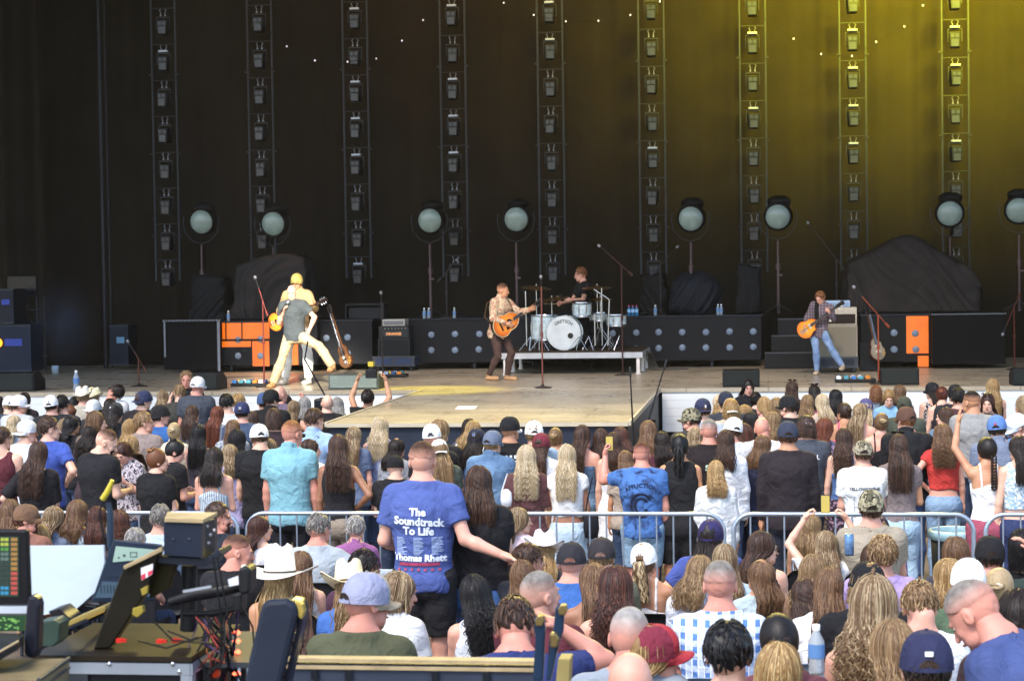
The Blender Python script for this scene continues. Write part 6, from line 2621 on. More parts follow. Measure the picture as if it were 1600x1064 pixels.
MB().tube([rel_(288, 958, 6.75), rel_(330, 958, 6.75), rel_(372, 950, 6.75)], .012, 8).build('lower_arm', blk, am)
part_of(am, 'joint', [(372, 888), (386, 884), (391, 892), (390, 925), (380, 930), (372, 925)], 6.62, .1, blk, .01)
part_of(am, 'white_label', [(356, 905), (372, 899), (373, 913), (358, 916)], 6.66, .003, mat('wl', 'D8DCE4', .5))
part_of(am, 'grey_stripe', [(285, 922), (330, 914), (330, 918), (286, 926)], 6.66, .003, mat('gs', '9098A0', .5))
part_of(am, 'joint', [(362, 928), (378, 925), (377, 955), (362, 957)], 6.64, .08, blk, .008)
# gooseneck pole, the yellow light on its tip painted in as colour
pl = empty('gooseneck_pole', at(172, 880, 7.2), 'slim dark pole with a yellow lit tip standing behind the desk', 'pole')
MB().tube([at(173, 960, 7.2) - pl.location, at(172, 800, 7.2) - pl.location, at(169, 785, 7.2) - pl.location], [.014, .013, .01], 10).build('pole', mat('pole_navy', '2A3848', .4), pl)
MB().tube([at(160, 780, 7.18) - pl.location, at(168, 768, 7.18) - pl.location, at(176, 750, 7.18) - pl.location], [.012, .012, .008], 10).build('head_piece', mat('yellow_lit_tip', 'B8A838', .4), pl)
MB().tube([at(168, 860, 7.15) - pl.location, at(160, 830, 7.15) - pl.location, at(156, 800, 7.15) - pl.location, at(160, 782, 7.15) - pl.location], .0035, 6).build('cable', blk, pl)
# black padded headrest in front
hr = empty('padded_headrest', at(425, 1000, 6.0), 'black padded headrest with a yellow lit edge at the bottom left of centre', 'headrest')
part_of(hr, 'pad', [(418, 938), (448, 936), (462, 945), (464, 960), (452, 1010), (436, 1075), (380, 1075), (388, 1030), (404, 962), (408, 944)], 6.0, .05, mat('pad_black', '1B2230', .55, bmp=.1), .016)
part_of(hr, 'side_shell', [(452, 936), (470, 940), (475, 955), (470, 980), (448, 1075), (440, 1075), (462, 985), (465, 955)], 6.03, .08, mat('pad_shell', '151A26', .3), .008)
part_of(hr, 'yellow_lit_edge', [(460, 938), (472, 944), (475, 956), (471, 968), (462, 960)], 6.02, .04, mat('lit_edge', '9A8640', .4), .004)  # yellow stage light painted on as a coloured edge piece
# folding seat arms in front at the centre
for i, (pts, lb_) in enumerate(((((834, 966), (842, 962), (850, 966), (852, 985), (848, 1064), (832, 1064), (836, 1000)), 'left curved black and brass seat arm standing at the bottom centre'),
                                (((868, 948), (878, 945), (882, 950), (880, 985), (870, 1020), (860, 1064), (853, 1064), (858, 1000), (864, 985)), 'tall right curved black and brass seat arm at the bottom centre'))):
    r_ = empty('seat_arm', at(pts[0][0], 1020, 6.3), lb_, 'seat arm')
    part_of(r_, 'arm_body', [(x, y) for x, y in pts], 6.3, .03, mat('arm_steel', '2A3E58', .2, .6), .006)
    x0, y0 = pts[1]
    part_of(r_, 'brass_cap', [(x0 - 7, y0 + 6), (x0 - 2, y0), (x0 + 6, y0 + 1), (x0 + 8, y0 + 8), (x0 + 5, y0 + 16), (x0 - 5, y0 + 16)], 6.29, .045, mat('brass', '7A6A44', .3, .7), .004)
part_of(r_, 'knob', [(858, 990), (868, 988), (874, 998), (870, 1012), (860, 1012)], 6.27, .04, mat('brass', '7A6A44', .3, .7), .006)
panelbox('yellow_box', 'small yellow box edge right of the curved seat arms', 'box', [(872, 1029), (891, 1029), (889, 1070), (868, 1070)], 6.5, .1, mat('yellow_box', '8E8050', .6), bevel=.003)
b = MB()
rs = random.Random(5)
for (pa, pb, pc) in (((262, 985), (300, 1000), (345, 985)), ((215, 1000), (260, 1012), (310, 995)), ((240, 970), (270, 1000), (330, 1005)), ((340, 870), (350, 930), (362, 1000)), ((333, 870), (345, 960), (345, 1040)), ((375, 940), (395, 980), (398, 1030))):
    b.tube([at(*pa, 6.6), at(*pb, 6.6), at(*pc, 6.6)], .0035, 6)
    b.mi = 0
tag(b.build('loose_cable', mat('cable_0C0C0E', '0C0C0E', .5)), 'loose black cables lying over the desk and hanging from the arm', 'cable')
for i, (px, py) in enumerate(((250, 1001), (274, 1000), (187, 1000))):
    q = at(px, py, 6.62)
    tag(MB().box(q, (.022, .02, .014)).box(q + Vector((.018, 0, 0)), (.014, .012, .01)).build('red_plug', mat('redplug', 'C02A22', .4)), ['red plug on the desk below the monitor arm', 'red plug on the desk nearest the pole', 'red plug under the tilted monitor'][i], 'plug')

# video camera on a tall stand by the stage
q = at(505, 640, 26)
vc = empty('video_camera', (q.x, 26, 0), 'dark video camera on a tall stand behind the crowd near the singer', 'camera')
MB().tube([(0, 0, .02), (0, 0, q.z - .2)], .03, 8).build('stand', gun, vc)
MB().box((0, 0, q.z), (.17, .4, .32)).box((.02, -.1, q.z - .25), (.1, .12, .2)).build('camera_body', mat('vc', '141820', .4), vc, bevel=.02)
MB().lathe([(.06, 0), (.07, .2), (0, .2)], axisT((0, .2, q.z), (0, 1, 0)), 16).build('camera_lens', blk, vc)
MB().tube([(0, .1, q.z + .2), (-.25, 0, q.z + .7), (-.2, 0, q.z + .95)], .012, 6).build('antenna', blk, vc)
# audience microphones on thin booms at the thrust corner
for (pa, pb, lb_) in (((990, 690), (985, 590), 'thin black microphone stand left at the thrust corner'), ((1012, 660), (1037, 578), 'slanted thin black microphone boom at the thrust corner')):
    a0, b0 = at(*pa, 22.0), at(*pb, 22.0)
    r_ = empty('microphone_boom', (a0.x, 22.0, 0), lb_, 'microphone stand')
    MB().tube([(0, 0, .01), (0, 0, a0.z - .05), a0 - r_.location, b0 - r_.location], [.014, .014, .012, .008], 6).build('pole', blk, r_)
    MB().lathe([(.012, 0), (.014, .12), (0, .13)], axisT(b0 - r_.location, b0 - a0), 10).build('microphone', blk, r_)
    MB().lathe([(.12, 0), (.12, .015), (0, .02)], None, 16).build('stand_base', blk, r_)
# ---------------------------------------------------------------- the crowd
PR = random.Random(11)
REG = {}
FRONT = {(62, 693), (176, 673), (247, 702), (335, 700), (458, 657), (528, 681), (618, 711), (822, 699), (886, 697), (1003, 691), (1062, 679), (1118, 723), (1231, 657), (1349, 687), (1404, 680), (1541, 684), (1592, 680)}


def P_(sex, px, py, label, hair, top, **k):
    key = k.pop('id', None)
    sit = k.pop('S', False)
    h = k.pop('h', (1.78 if sex == 'm' else 1.64) + (0 if not sit else .0) + PR.uniform(-.015, .015))
    if 'yaw' not in k:
        k['yaw'] = PR.choice((-14, -8, -3, 3, 8, 14)) - 3
    if 'head' not in k:
        k['head'] = (PR.choice((-22, -12, 0, 0, 10, 20)), PR.choice((-4, 0, 6)), PR.choice((-5, 0, 4)))
    if sit:
        k['legs'] = 'sit'
        k.setdefault('arms', ('lap', 'lap'))
        k.setdefault('lean', PR.choice((3, -6)))
        k.setdefault('group', 'seated spectators')
        k.setdefault('clamp', (3, 16.45))
        k.setdefault('bottom', ('jeans', '2B3850'))
    else:
        k.setdefault('arms', PR.choice((('down', 'down'), ('front', 'front'), ('down', 'front'), ('hip', 'down'))))
        k.setdefault('group', 'standing crowd in the pit')
        k.setdefault('clamp', (17.8, 17.8 + PR.uniform(0, .1)) if k.pop('fr', (round(px), round(py)) in FRONT) else (18.5 + PR.uniform(0, .3), 28.25))
        k.setdefault('bottom', ('jeans', '27364F') if sex == 'm' else ('slim', '2E4466'))
    if isinstance(k['bottom'], str):
        k['bottom'] = ('jeans', k['bottom'])
    k.setdefault('tone', PR.choice(('fair', 'pink', 'tan')) if sex == 'f' else PR.choice(('fair', 'pink')))
    if top[0] in ('tube', 'cami', 'one') and 'tone' not in k:
        k['tone'] = 'tan'
    K = person(px, py, h, sex, label, top, hair, **k)
    if sit:
        stadium_seat(K, label)
    if key:
        REG[key] = K
    return K


_seat = {}


def stadium_seat(K, label):
    loc, far = K['loc'], K['loc'].y > 12.2
    words = label.split()
    cut = ' '.join(words[:11])
    root = empty('stadium_seat', loc, ('black' if far else 'grey') + ' plastic seat under the ' + cut, 'seat', 'spectator seats')
    m = mat('seat_black', '17191F', .5) if far else mat('seat_grey', '7F93A8', .45, var=.06)
    if not _seat:
        b = MB()
        V, Fc = [], []
        nx, nz = 8, 7
        for s in (0, 1):
            for j in range(nz + 1):
                for i in range(nx + 1):
                    u, v = i / nx * 2 - 1, j / nz
                    hw = .235 - .03 * max(0, v - .75) * 4 * abs(u)
                    x = u * hw
                    y = -.20 - .05 * v + .035 * u * u - s * .02
                    z = .42 + v * .42 - .05 * max(0, abs(u) - .72) * 3.5 * (v > .6) * v
                    V.append((x, y, z))
        N = (nx + 1) * (nz + 1)
        for s in (0, 1):
            for j in range(nz):
                for i in range(nx):
                    q = [s * N + j * (nx + 1) + i, s * N + j * (nx + 1) + i + 1, s * N + (j + 1) * (nx + 1) + i + 1, s * N + (j + 1) * (nx + 1) + i]
                    Fc.append(q if s else q[::-1])
        ed = [j * (nx + 1) for j in range(nz + 1)] + [nz * (nx + 1) + i for i in range(1, nx + 1)] + [j * (nx + 1) + nx for j in range(nz - 1, -1, -1)] + [i for i in range(nx - 1, 0, -1)]
        for a_, b_ in zip(ed, ed[1:] + ed[:1]):
            Fc.append((a_, b_, b_ + N, a_ + N))
        _seat['back'] = mesh_obj('backrest', V, Fc, m, root).data
        _seat['seat'] = MB().box((0, .03, .43), (.45, .42, .035)).build('seat', m, root, bevel=.012).data
        lg = MB().tube([(-.2, -.15, .005), (-.2, -.1, .41)], .016, 6).tube([(.2, -.15, .005), (.2, -.1, .41)], .016, 6).tube([(-.2, -.22, .42), (.2, -.22, .42)], .014, 6)
        _seat['frame'] = lg.build('frame', gun, root).data
    else:
        share('backrest', _seat['back'], m, root)
        share('seat', _seat['seat'], m, root)
        share('frame', _seat['frame'], gun, root)


W_ = lambda *a, **k: P_('f', *a, **k)
M_ = lambda *a, **k: P_('m', *a, **k)
cw = dict

# ---- left pit
M_(3, 668, 'bearded man with dark hair in a maroon sleeveless shirt at the left edge', ('short', 'brown'), ('tank', '5A1E2A'), beard='brown', head=(-30, 0, 0), arms=('down', 'down'), h=1.76)
M_(42, 656, 'man in a backwards white cap and a white sweatshirt, left edge of the crowd', ('short', 'dirty'), ('long', 'C9CFD6'), cap=cw(c1='D6DADF', back=True), head=(-55, 0, 0), arms=('down', 'front'))
W_(23, 648, 'woman with long platinum hair behind the man in the backwards white cap', ('long', 'platinum'), ('tee', '9DA3AE'))
M_(15, 618, 'man in a white and pale blue cap near the stage at far left', ('short', 'dirty'), ('tee', '2F3A4A'), cap=cw(c1='D8DEE6'), h=1.74)
M_(30, 617, 'man in a plain white cap looking right near the stage at far left', ('short', 'brown'), ('tee', 'B0B4BA'), cap=cw(c1='E2E4E8'), head=(-50, 0, 0))
W_(39, 615, 'woman with long dark hair beside two white caps near the stage', ('long', 'dark'), ('tee', '2A2226'))
W_(-2, 620, 'woman with dark hair cut by the left edge of the photo', ('mid', 'dark'), ('tee', '39424E'))
M_(78, 617, 'man in a white mesh cap with a light blue band', ('short', 'dark'), ('tee', '1E2228'), cap=cw(c1='9CC0E0', c2='E4E8EC', brim='4A88C0'))
M_(96, 618, 'man with short black hair right of the white and blue mesh cap', ('short', 'black'), ('tee', '30343C'))
M_(128, 605, 'man in a large cream hat with a rolled brim near the stage', ('short', 'dirty'), ('tee', 'A8A090'), cap=cw(type='cowboy', col='EDE8D8', band='C8C0A8', brimr=.13, curl=.04, ch=.11))
M_(146, 606, 'man in a pale yellow hat close to the cream hat near the stage', ('short', 'dirty'), ('tee', '8A8478'), cap=cw(type='cowboy', col='E8E0B8', band='C8C0A8', brimr=.13, curl=.04, ch=.10), h=1.74)
M_(146, 624, 'man in a white cap facing the camera below the pale hats', ('short', 'dark'), ('tee', '2A2C32'), cap=cw(c1='E4E6EA', c2='B8BEC6'), yaw=150, h=1.72)
W_(118, 620, 'woman with long black hair left of the white cap facing us', ('long', 'black'), ('tee', '3A3A44'))
W_(106, 633, 'woman with orange brown hair pulled back, face turned left', ('updo', 'ginger'), ('tee', '5A6A7A'), head=(60, 0, 0))
W_(84, 636, 'woman with straight light brown hair in a striped blue top', ('mid', 'lightbrown'), ('tee', 'C8D4E0', 'stripes', '5878A8'))
W_(163, 640, 'person with one bare arm raised high pointing a finger at the stage', ('long', 'brown'), ('tank', 'E0D8D0'), arms=('down', ((.02, .1, 1), (.06, .05, 1))), hands=('relaxed', 'point'), d=27.6, h=1.62)
M_(188, 603, 'man with dark hair leaning his head far back, sunglasses on', ('crop', 'dark'), ('tee', 'E2E0DC'), head=(60, -38, 12), glasses='eyes', h=1.78, tone='red')
M_(181, 628, 'man in a dark grey cap with long dark hair', ('mid', 'dark'), ('tee', '33343A'), cap=cw(c1='3A4048', logo=('C8CCD0', [(-.01, .01, .05, .065)])))
W_(173, 622, 'woman with very dark hair behind the dark grey cap', ('long', 'dark'), ('tee', '2A2A30'))
M_(78, 653, 'man with short brown hair in a royal blue T-shirt, face turned right', ('crop', 'brown'), ('tee', '2F4FA8'), head=(-50, 0, 0), h=1.8)
W_(112, 650, 'woman with very long straight black hair in black clothes', ('vlong', 'black'), ('long', '14141A'), h=1.66)
W_(62, 693, 'woman with long wavy brown hair in a sheer black blouse', ('longwave', 'brown'), ('blouse', '17151A'), arms=('front', 'hip'), h=1.62, head=(0, 0, 6))
W_(102, 655, 'woman with light brown hair in a striped top behind the royal blue T-shirt', ('mid', 'streak'), ('tee', 'A8C0D8', 'stripes', 'E8ECF0'), h=1.6)
M_(151, 645, 'man with curly light brown hair turned right', ('shortcurly', 'lightbrown'), ('tee', '6A5A50'), head=(-50, 0, 0), h=1.76)
W_(142, 664, 'woman with long dark brown hair behind the man in black', ('longwave', 'dark'), ('tee', '3A2A30'))
M_(176, 673, 'bearded man with a greying fade haircut in a black T-shirt looking down at his phone', ('fade', 'brown'), ('tee', '16161C'), beard='dark', yaw=-30, head=(-48, 26, 0), arms=('front', 'guard'), h=1.83, fat=1.06)
W_(187, 694, 'reddish haired woman facing the camera and looking down at a phone', ('long', 'auburn'), ('tee', 'B8AEB4', 'floral', '2A2A34'), yaw=160, head=(0, 30, 0), arms=('guard', 'guard'), h=1.62, tone='pink')
W_(207, 682, 'woman with long pale blonde hair in a white top left of the red haired bun', ('long', 'blonde'), ('blouse', 'DADDE4'), h=1.62)
W_(205, 657, 'woman with shoulder length honey blonde hair in a white patterned top', ('midwave', 'blonde'), ('tee', 'D8DCE0', 'floral', '8A9AB0'))
M_(226, 645, 'young man with short sandy hair looking right', ('crop', 'dirty'), ('tee', '8A7A74'), head=(-60, 0, 0), h=1.74)
M_(225, 610, 'man in a backwards navy cap with a white logo near the stage', ('short', 'brown'), ('tee', '201A1E'), cap=cw(c1='262F52', back=True, logo=('E8E8EC', [(-.008, .008, .04, .055)])), head=(-45, 0, 6), h=1.8)
W_(254, 610, 'woman with straight brown and blonde hair beside the backwards navy cap', ('long', 'streak'), ('tee', '6A6468'), h=1.66)
M_(291, 581, 'man with yellow lit hair facing the crowd in front of the stage', ('crop', 'dirty'), ('tee', '17181C'), yaw=182, head=(10, 0, 0), h=1.86, tone='red')
M_(280, 602, 'man with fair hair holding up a phone before the singer', ('short', 'dirty'), ('tee', '3A3A34'), arms=('phone', 'phone'), hands=('grip', 'grip'), h=1.76)
M_(310, 588, 'man in a clean white cap and dark grey T-shirt nearest the singer', ('buzz', 'brown'), ('tee', '3E4450'), cap=cw(c1='F0F2F4', logo=('9098A4', [(-.03, .03, .024, .03)])), h=1.88, tone='red', fat=1.05)
M_(250, 632, 'man in a black backwards cap and a bright blue T-shirt', ('short', 'dark'), ('tee', '1F5FA6'), cap=cw(c1='1A1A1E', back=True), arms=('down', 'front'), h=1.79, fat=1.08, head=(-30, 0, 0))
W_(300, 633, 'woman with long glossy brown hair behind the white cap man', ('long', 'brown'), ('tee', '4A4A52'), h=1.64)
W_(272, 661, 'woman with pale blonde updo in a cream knit jacket', ('updo', 'platinum'), ('jacket', 'CFC3AC'), h=1.62)
M_(281, 690, 'heavy man with a small dark bun in a black T-shirt looking down to the right', ('bun', 'black'), ('tee', '15151A'), yaw=-35, head=(-35, 22, 0), fat=1.15, h=1.78, arms=('front', 'front'))
W_(247, 702, 'woman with a ginger bun in a black T-shirt standing at the barrier', ('bun', 'ginger'), ('tee', '121217'), yaw=-12, head=(-50, 0, 0), fat=1.16, h=1.65, arms=('front', 'front'))
W_(310, 664, 'woman with long black hair between the bun and the red hair', ('long', 'black'), ('tank', '2A2430'), h=1.63)
W_(341, 635, 'woman with long straight copper red hair', ('vlong', 'red'), ('tee', 'C8C4C8'), h=1.66)
M_(353, 617, 'man with thick black hair near the stage left of the navy cap', ('crop', 'black'), ('tee', 'C8CCD6'), h=1.78)
M_(378, 627, 'man in a navy cap with white letters facing the singer', ('short', 'dark'), ('tee', '3A4A66'), cap=cw(c1='252E56', logo=LOGO_NY('D8DCE8')), h=1.78)
M_(372, 616, 'fair haired man wearing pale headphones beside the navy cap', ('short', 'blonde'), ('tee', 'B8BCC4'), h=1.74)
W_(364, 656, 'woman with greyish brown hair and a floral top', ('midwave', 'lightbrown'), ('tee', 'A8B0B8', 'floral', '4A5A70'))
W_(371, 674, 'woman with thick black curls left of the black T-shirt', ('curlymid', 'black'), ('tee', '4A2A34'), h=1.62)
W_(395, 643, 'woman with dark brown hair behind the navy cap man', ('mid', 'brown'), ('tee', '4A2028'), h=1.62)
W_(335, 700, 'woman with dark hair in a ruffled white strappy top with bare back', ('mid', 'dark'), ('cami', 'C8D2DA', 'stripes', '7E90A0'), tone='pink', h=1.66, arms=('front', 'front'), fat=1.05, yaw=0, head=(0, 4, 0))
W_(358, 694, 'woman with highlighted brown hair in a lilac T-shirt', ('midwave', 'streak'), ('tee', 'A49AC8'), h=1.6, head=(30, 0, 0))
M_(404, 662, 'man in a white snapback cap and black T-shirt left of the turquoise polo', ('short', 'brown'), ('tee', '141418'), cap=cw(c1='E8EAEC', logo=('8A9098', [(-.015, .015, .03, .05)])), h=1.8, d=None)
M_(411, 613, 'man in a steel blue cap beside the black capped man', ('short', 'dark'), ('tee', '2A2A30'), cap=cw(c1='33507E', logo=LOGO_BACK('D0D8E0')), h=1.76)
M_(424, 608, 'man in a black cap and black jacket facing right below the singer', ('short', 'dark'), ('jacket', '121215'), cap=cw(c1='121318'), head=(-40, 0, 0), h=1.82, beard='dark')
M_(438, 603, 'bald pink man holding up a phone near the white trousers', ('bald', 'brown'), ('tee', '6A5A70'), arms=('phone', 'phone'), hands=('grip', 'grip'), h=1.78, tone='pink')
W_(447, 618, 'woman with curly dark hair in a purple patterned top', ('curlymid', 'dark'), ('tee', '6A4A78', 'floral', '2A2030'), h=1.62)
W_(460, 627, 'woman with long streaked brown hair in a black top', ('long', 'streak'), ('tank', '1A1A1E'), h=1.62)
W_(476, 622, 'grey haired woman left of the video camera', ('mid', 'silver'), ('tee', '7A7A70'), h=1.62)
M_(427, 641, 'young man with curly brown hair in a dark brown T-shirt', ('shortcurly', 'brown'), ('tee', '2E2024'), h=1.76)
M_(458, 657, 'broad man with a greying crew cut in a turquoise polo shirt at the barrier', ('fade', 'ginger'), ('polo', '72AAB8'), tone='red', glasses='eyes', yaw=-4, head=(-28, 4, 0), h=1.81, arms=('down', 'down'), fat=1.12, bottom='14161E', id='teal')
M_(492, 640, 'man with neat brown hair in a light blue polo shirt', ('crop', 'brown'), ('polo', '8FB0D8'), h=1.8, head=(-30, 0, 0), fat=1.05)
W_(486, 686, 'woman with short brown hair, sunglasses on her head and a white T-shirt', ('bob', 'brown'), ('tee', 'D4DCE8'), glasses='top', head=(-50, 0, 0), h=1.62)
W_(421, 688, 'woman with highlighted brown hair in a blue and white patterned dress', ('mid', 'streak'), ('sleeveless', '9AB4C8', 'floral', '3A5878'), h=1.62)
W_(528, 681, 'woman with long curly brown hair in a black one shoulder top', ('longwave', 'brown'), ('one', '1B191E'), tone='brown', h=1.68, arms=('hip', 'down'), yaw=-4, bottom=('slim', '8A7C6C'), fat=1.04, head=(14, 0, 0), id='one')
W_(554, 666, 'woman with straight blonde streaked hair beside the lavender blouse', ('long', 'streak'), ('tee', '5A6A88'), h=1.64)
W_(594, 652, 'tall woman with silver blonde wavy hair in a lavender sleeveless blouse', ('longwave', 'platinum'), ('sleeveless', '8E9CCB'), h=1.72, yaw=0, head=(0, 0, 0), arms=('down', 'front'))
W_(621, 684, 'woman with straight dark hair in a grey tour T-shirt', ('mid', 'dark'), ('tee', '8A8E98'), h=1.6, id='tour')
M_(618, 711, 'boy in a black cap and black T-shirt left of the big blue T-shirt', ('buzz', 'dark'), ('tee', '131318'), cap=cw(c1='101014', open_col='1E1A18'), h=1.62, arms=('down', 'front'), yaw=0, head=(0, 6, 0))
W_(527, 622, 'woman with pale ash hair near the photographer', ('midwave', 'silver'), ('tee', '7A7E84'), h=1.62)
M_(512, 617, 'bald man in a black T-shirt behind the video camera', ('bald', 'brown'), ('tee', '1A1A1C'), h=1.72)
K = M_(574, 610, 'photographer in black holding a camera above his head below the stage edge', ('crop', 'dark'), ('tee', '141416'), arms=(((.35, .55, .75), (-.25, .25, 1)), ((.35, .55, .75), (-.3, .25, 1))), hands=('grip', 'grip'), h=1.76, tone='tan', d=26.5, yaw=0, head=(0, -14, 0), id='photog')
M_(673, 662, 'man in a white cap with a black back panel near the thrust platform', ('buzz', 'dirty'), ('tee', '1C1A1E'), cap=cw(c1='E8EAEE', logo=('4A4E58', [(-.02, .02, .02, .05)])), h=1.78, tone='pink')
M_(688, 656, 'man with long curly dark blond hair in a black T-shirt', ('curly', 'dirty'), ('tee', '1A1A20'), h=1.8)
W_(685, 686, 'person in a white cap with long fair hair and an olive T-shirt', ('long', 'dirty'), ('tee', '4C5448'), cap=cw(c1='ECEEEE', back=True), h=1.72, fat=1.1)
W_(742, 657, 'woman with straight blonde hair in a white T-shirt at the thrust', ('mid', 'blonde'), ('tee', 'DCE0E8'), h=1.66)
W_(733, 656, 'woman with short dark hair behind the blonde in white', ('bob', 'dark'), ('tee', '3A4058'), h=1.64)
W_(746, 669, 'person in a navy cap with dark hair and a blue denim shirt', ('mid', 'dark'), ('long', '3A5C92', 'denim', '5C82B8'), cap=cw(c1='1E2540', logo=LOGO_NY('8098D0')), h=1.7)
M_(771, 672, 'man in a slate grey cap and washed denim jacket', ('short', 'dirty'), ('jacket', '46688E', 'denim', '7095B8'), cap=cw(c1='5E6B82'), h=1.76, fat=1.06)
M_(797, 650, 'man in a black and white cap and black T-shirt with white print', ('buzz', 'brown'), ('tee', '121216'), cap=cw(c1='F0F0F0', c2='15151A', back=False), h=1.84, tone='tan', head=(-25, 0, 0), id='blackprint')
M_(834, 657, 'man in a pure white cap and pale denim shirt', ('short', 'dirty'), ('long', '8CA8C0', 'denim', 'B0C4D4'), cap=cw(c1='EEF2F6'), h=1.78)
W_(846, 676, 'woman in a burgundy cap with long reddish brown hair and a white top', ('vlong', 'brown'), ('tee', 'DADBE0'), cap=cw(c1='741C30'), h=1.68, bottom=('skirt', '2B3050', 'spots', 'B8BCD0'), head=(5, 0, 0))
W_(822, 699, 'woman with wavy pale blonde hair in a brown off shoulder blouse', ('curly', 'platinum'), ('blouse', '5A3536'), h=1.6, head=(0, 0, 0), yaw=6, bottom=('slim', '7AA0C0'))
W_(868, 669, 'woman with dark blonde hair clipped up', ('updo', 'dirty'), ('tee', 'D8D4D4'), h=1.64)
W_(886, 697, 'woman with long platinum curls in a white crop top and pale denim skirt', ('longwave', 'platinum'), ('crop', 'E8E6E4'), bottom=('skirt', '9DB8CC', 'denim', 'BFD2E0'), h=1.6, yaw=0, head=(0, 0, 0), arms=('down', 'down'), tone='brown', id='platinum')
W_(911, 667, 'woman with very long wavy brown hair and a strapless denim top', ('longwave', 'brown'), ('tube', '46658A', 'denim', '6A8CB0'), h=1.68, tone='pink', head=(-20, 0, 0), bottom=('slim', '56789C', 'denim', '7898B8'))
W_(939, 671, 'woman with dark brown hair left of the raised phone', ('mid', 'brown'), ('tank', 'C8A890'), h=1.64)
W_(957, 677, 'woman with shoulder length brown hair in a white strapless dress', ('mid', 'brown'), ('dress', 'E4E6EA'), bottom=None, h=1.64, arms=('front', 'down'), yaw=-8, tone='fair')
M_(1003, 691, 'man with a shaved head in a blue tie dye T-shirt holding up a phone', ('fade', 'auburn'), ('tee', '386CB0', 'tiedye', '182C54'), tone='red', h=1.76, fat=1.16, arms=('down', ((.6, .5, -.15), (-.05, .35, .95))), hands=('relaxed', 'grip'), yaw=0, head=(0, 6, 0), bottom=('shorts', '6E92B0', 'denim', '9AB8CC'), id='aff')
W_(968, 668, 'woman with copper brown hair behind the white dress', ('mid', 'auburn'), ('tee', '8A6A60'), h=1.62)
W_(976, 704, 'woman with streaked brown hair in front of the tie dye shirt arm', ('mid', 'lightbrown'), ('tee', 'A89888'), h=1.5)
W_(1013, 660, 'woman with light brown hair and sunglasses on her head by the thrust corner', ('mid', 'lightbrown'), ('tee', '4A3A48'), glasses='top', h=1.66)
W_(1033, 674, 'woman with dark brown hair in a maroon top', ('mid', 'dark'), ('tee', '4A1E2C'), h=1.64)
W_(1062, 679, 'woman with a black ponytail and claw clip in a black sleeveless blouse', ('ponywave', 'black'), ('sleeveless', '17171B'), h=1.68, arms=('down', 'down'), yaw=0, bottom=('shorts', '101014'), fat=1.04, head=(0, 0, 0))
W_(1086, 668, 'woman with blonde hair left of the man in the black SHE shirt', ('mid', 'streak'), ('tee', 'A8B0B8'), h=1.62)
M_(1108, 655, 'heavy man with short grey hair in a black T-shirt with pale letters', ('fade', 'grey'), ('tee', '1C1214'), h=1.8, fat=1.18, tone='red', yaw=0, head=(-4, 0, 0), id='she')
M_(1098, 622, 'man in a backwards navy cap and light grey T-shirt', ('short', 'brown'), ('tee', '9CA6B2'), cap=cw(c1='22294A', back=True, logo=('E0E4EA', [(-.012, .004, .03, .06)])), h=1.82, head=(25, 0, 0), fat=1.06)
M_(1079, 637, 'bearded man in a camouflage cap looking left', ('short', 'dark'), ('tee', '3A3A34'), cap=cw(c1='4A4A38', pat='camo', patc='8A8468'), beard='dark', head=(65, 0, 0), h=1.76)
W_(1124, 616, 'blonde woman in a beige bucket style cap near the stage', ('mid', 'blonde'), ('tee', 'B8A890'), cap=cw(c1='BFA888'), h=1.68)
M_(1133, 611, 'man in a dark navy cap behind the beige cap', ('short', 'dark'), ('tee', '30343C'), cap=cw(c1='22283A'), h=1.8)
M_(1142, 622, 'man in a tan mesh cap with a white front and blond curls', ('shortcurly', 'blonde'), ('tee', 'B0A490'), cap=cw(c1='A88A70', c2='B39A80', back=True, brim='E4E0D8'), h=1.76)
W_(1169, 594, 'dark haired woman in black facing the crowd in front of the fascia', ('mid', 'dark'), ('jacket', '15151A'), yaw=178, head=(14, 4, 0), tone='pink', h=1.66)
W_(1165, 632, 'woman with light blonde hair in a pale top below the black clad steward', ('midwave', 'blonde'), ('tee', 'A89C8C'), h=1.62)
W_(1192, 622, 'blonde woman turned left in profile near the stage', ('mid', 'blonde'), ('tee', 'B09088'), head=(70, 0, 0), h=1.66)
W_(1181, 613, 'woman with dark hair tied up behind the blonde in profile', ('updo', 'dark'), ('tee', '2A2A30'), h=1.64)
M_(1149, 652, 'man in a large white cap tilted to the left', ('short', 'brown'), ('tee', 'C8CCD4'), cap=cw(c1='EEF0F4'), head=(20, 0, 14), h=1.78)
W_(1173, 645, 'woman with glossy black hair right of the tilted white cap', ('mid', 'black'), ('tee', '2F3440'), h=1.66)
W_(1160, 664, 'woman with long dark red hair turned left in profile', ('longwave', 'auburn'), ('tee', '3A1A24'), head=(60, 0, 0), h=1.66, tone='fair')
W_(1134, 674, 'woman with dark brown hair in a long white shirt jacket', ('midwave', 'brown'), ('jacket', 'E0E4EA'), h=1.68, yaw=4, head=(-8, 0, 0), arms=('down', 'down'), fat=1.04)
W_(1118, 723, 'young woman with wavy blonde hair in a white hooded jacket', ('curlymid', 'blonde'), ('jacket', 'D6DADC'), h=1.52, yaw=-6, head=(12, 4, 0), arms=('down', 'down'))
M_(1190, 652, 'bald sunburnt man behind the dark brown sweater', ('bald', 'brown'), ('tee', 'D8D8DC'), tone='red', h=1.76)
W_(1193, 679, 'woman with grey brown hair in a navy top with arms folded', ('mid', 'lightbrown'), ('tee', '1E2440'), h=1.62, arms=('cross', 'cross'))

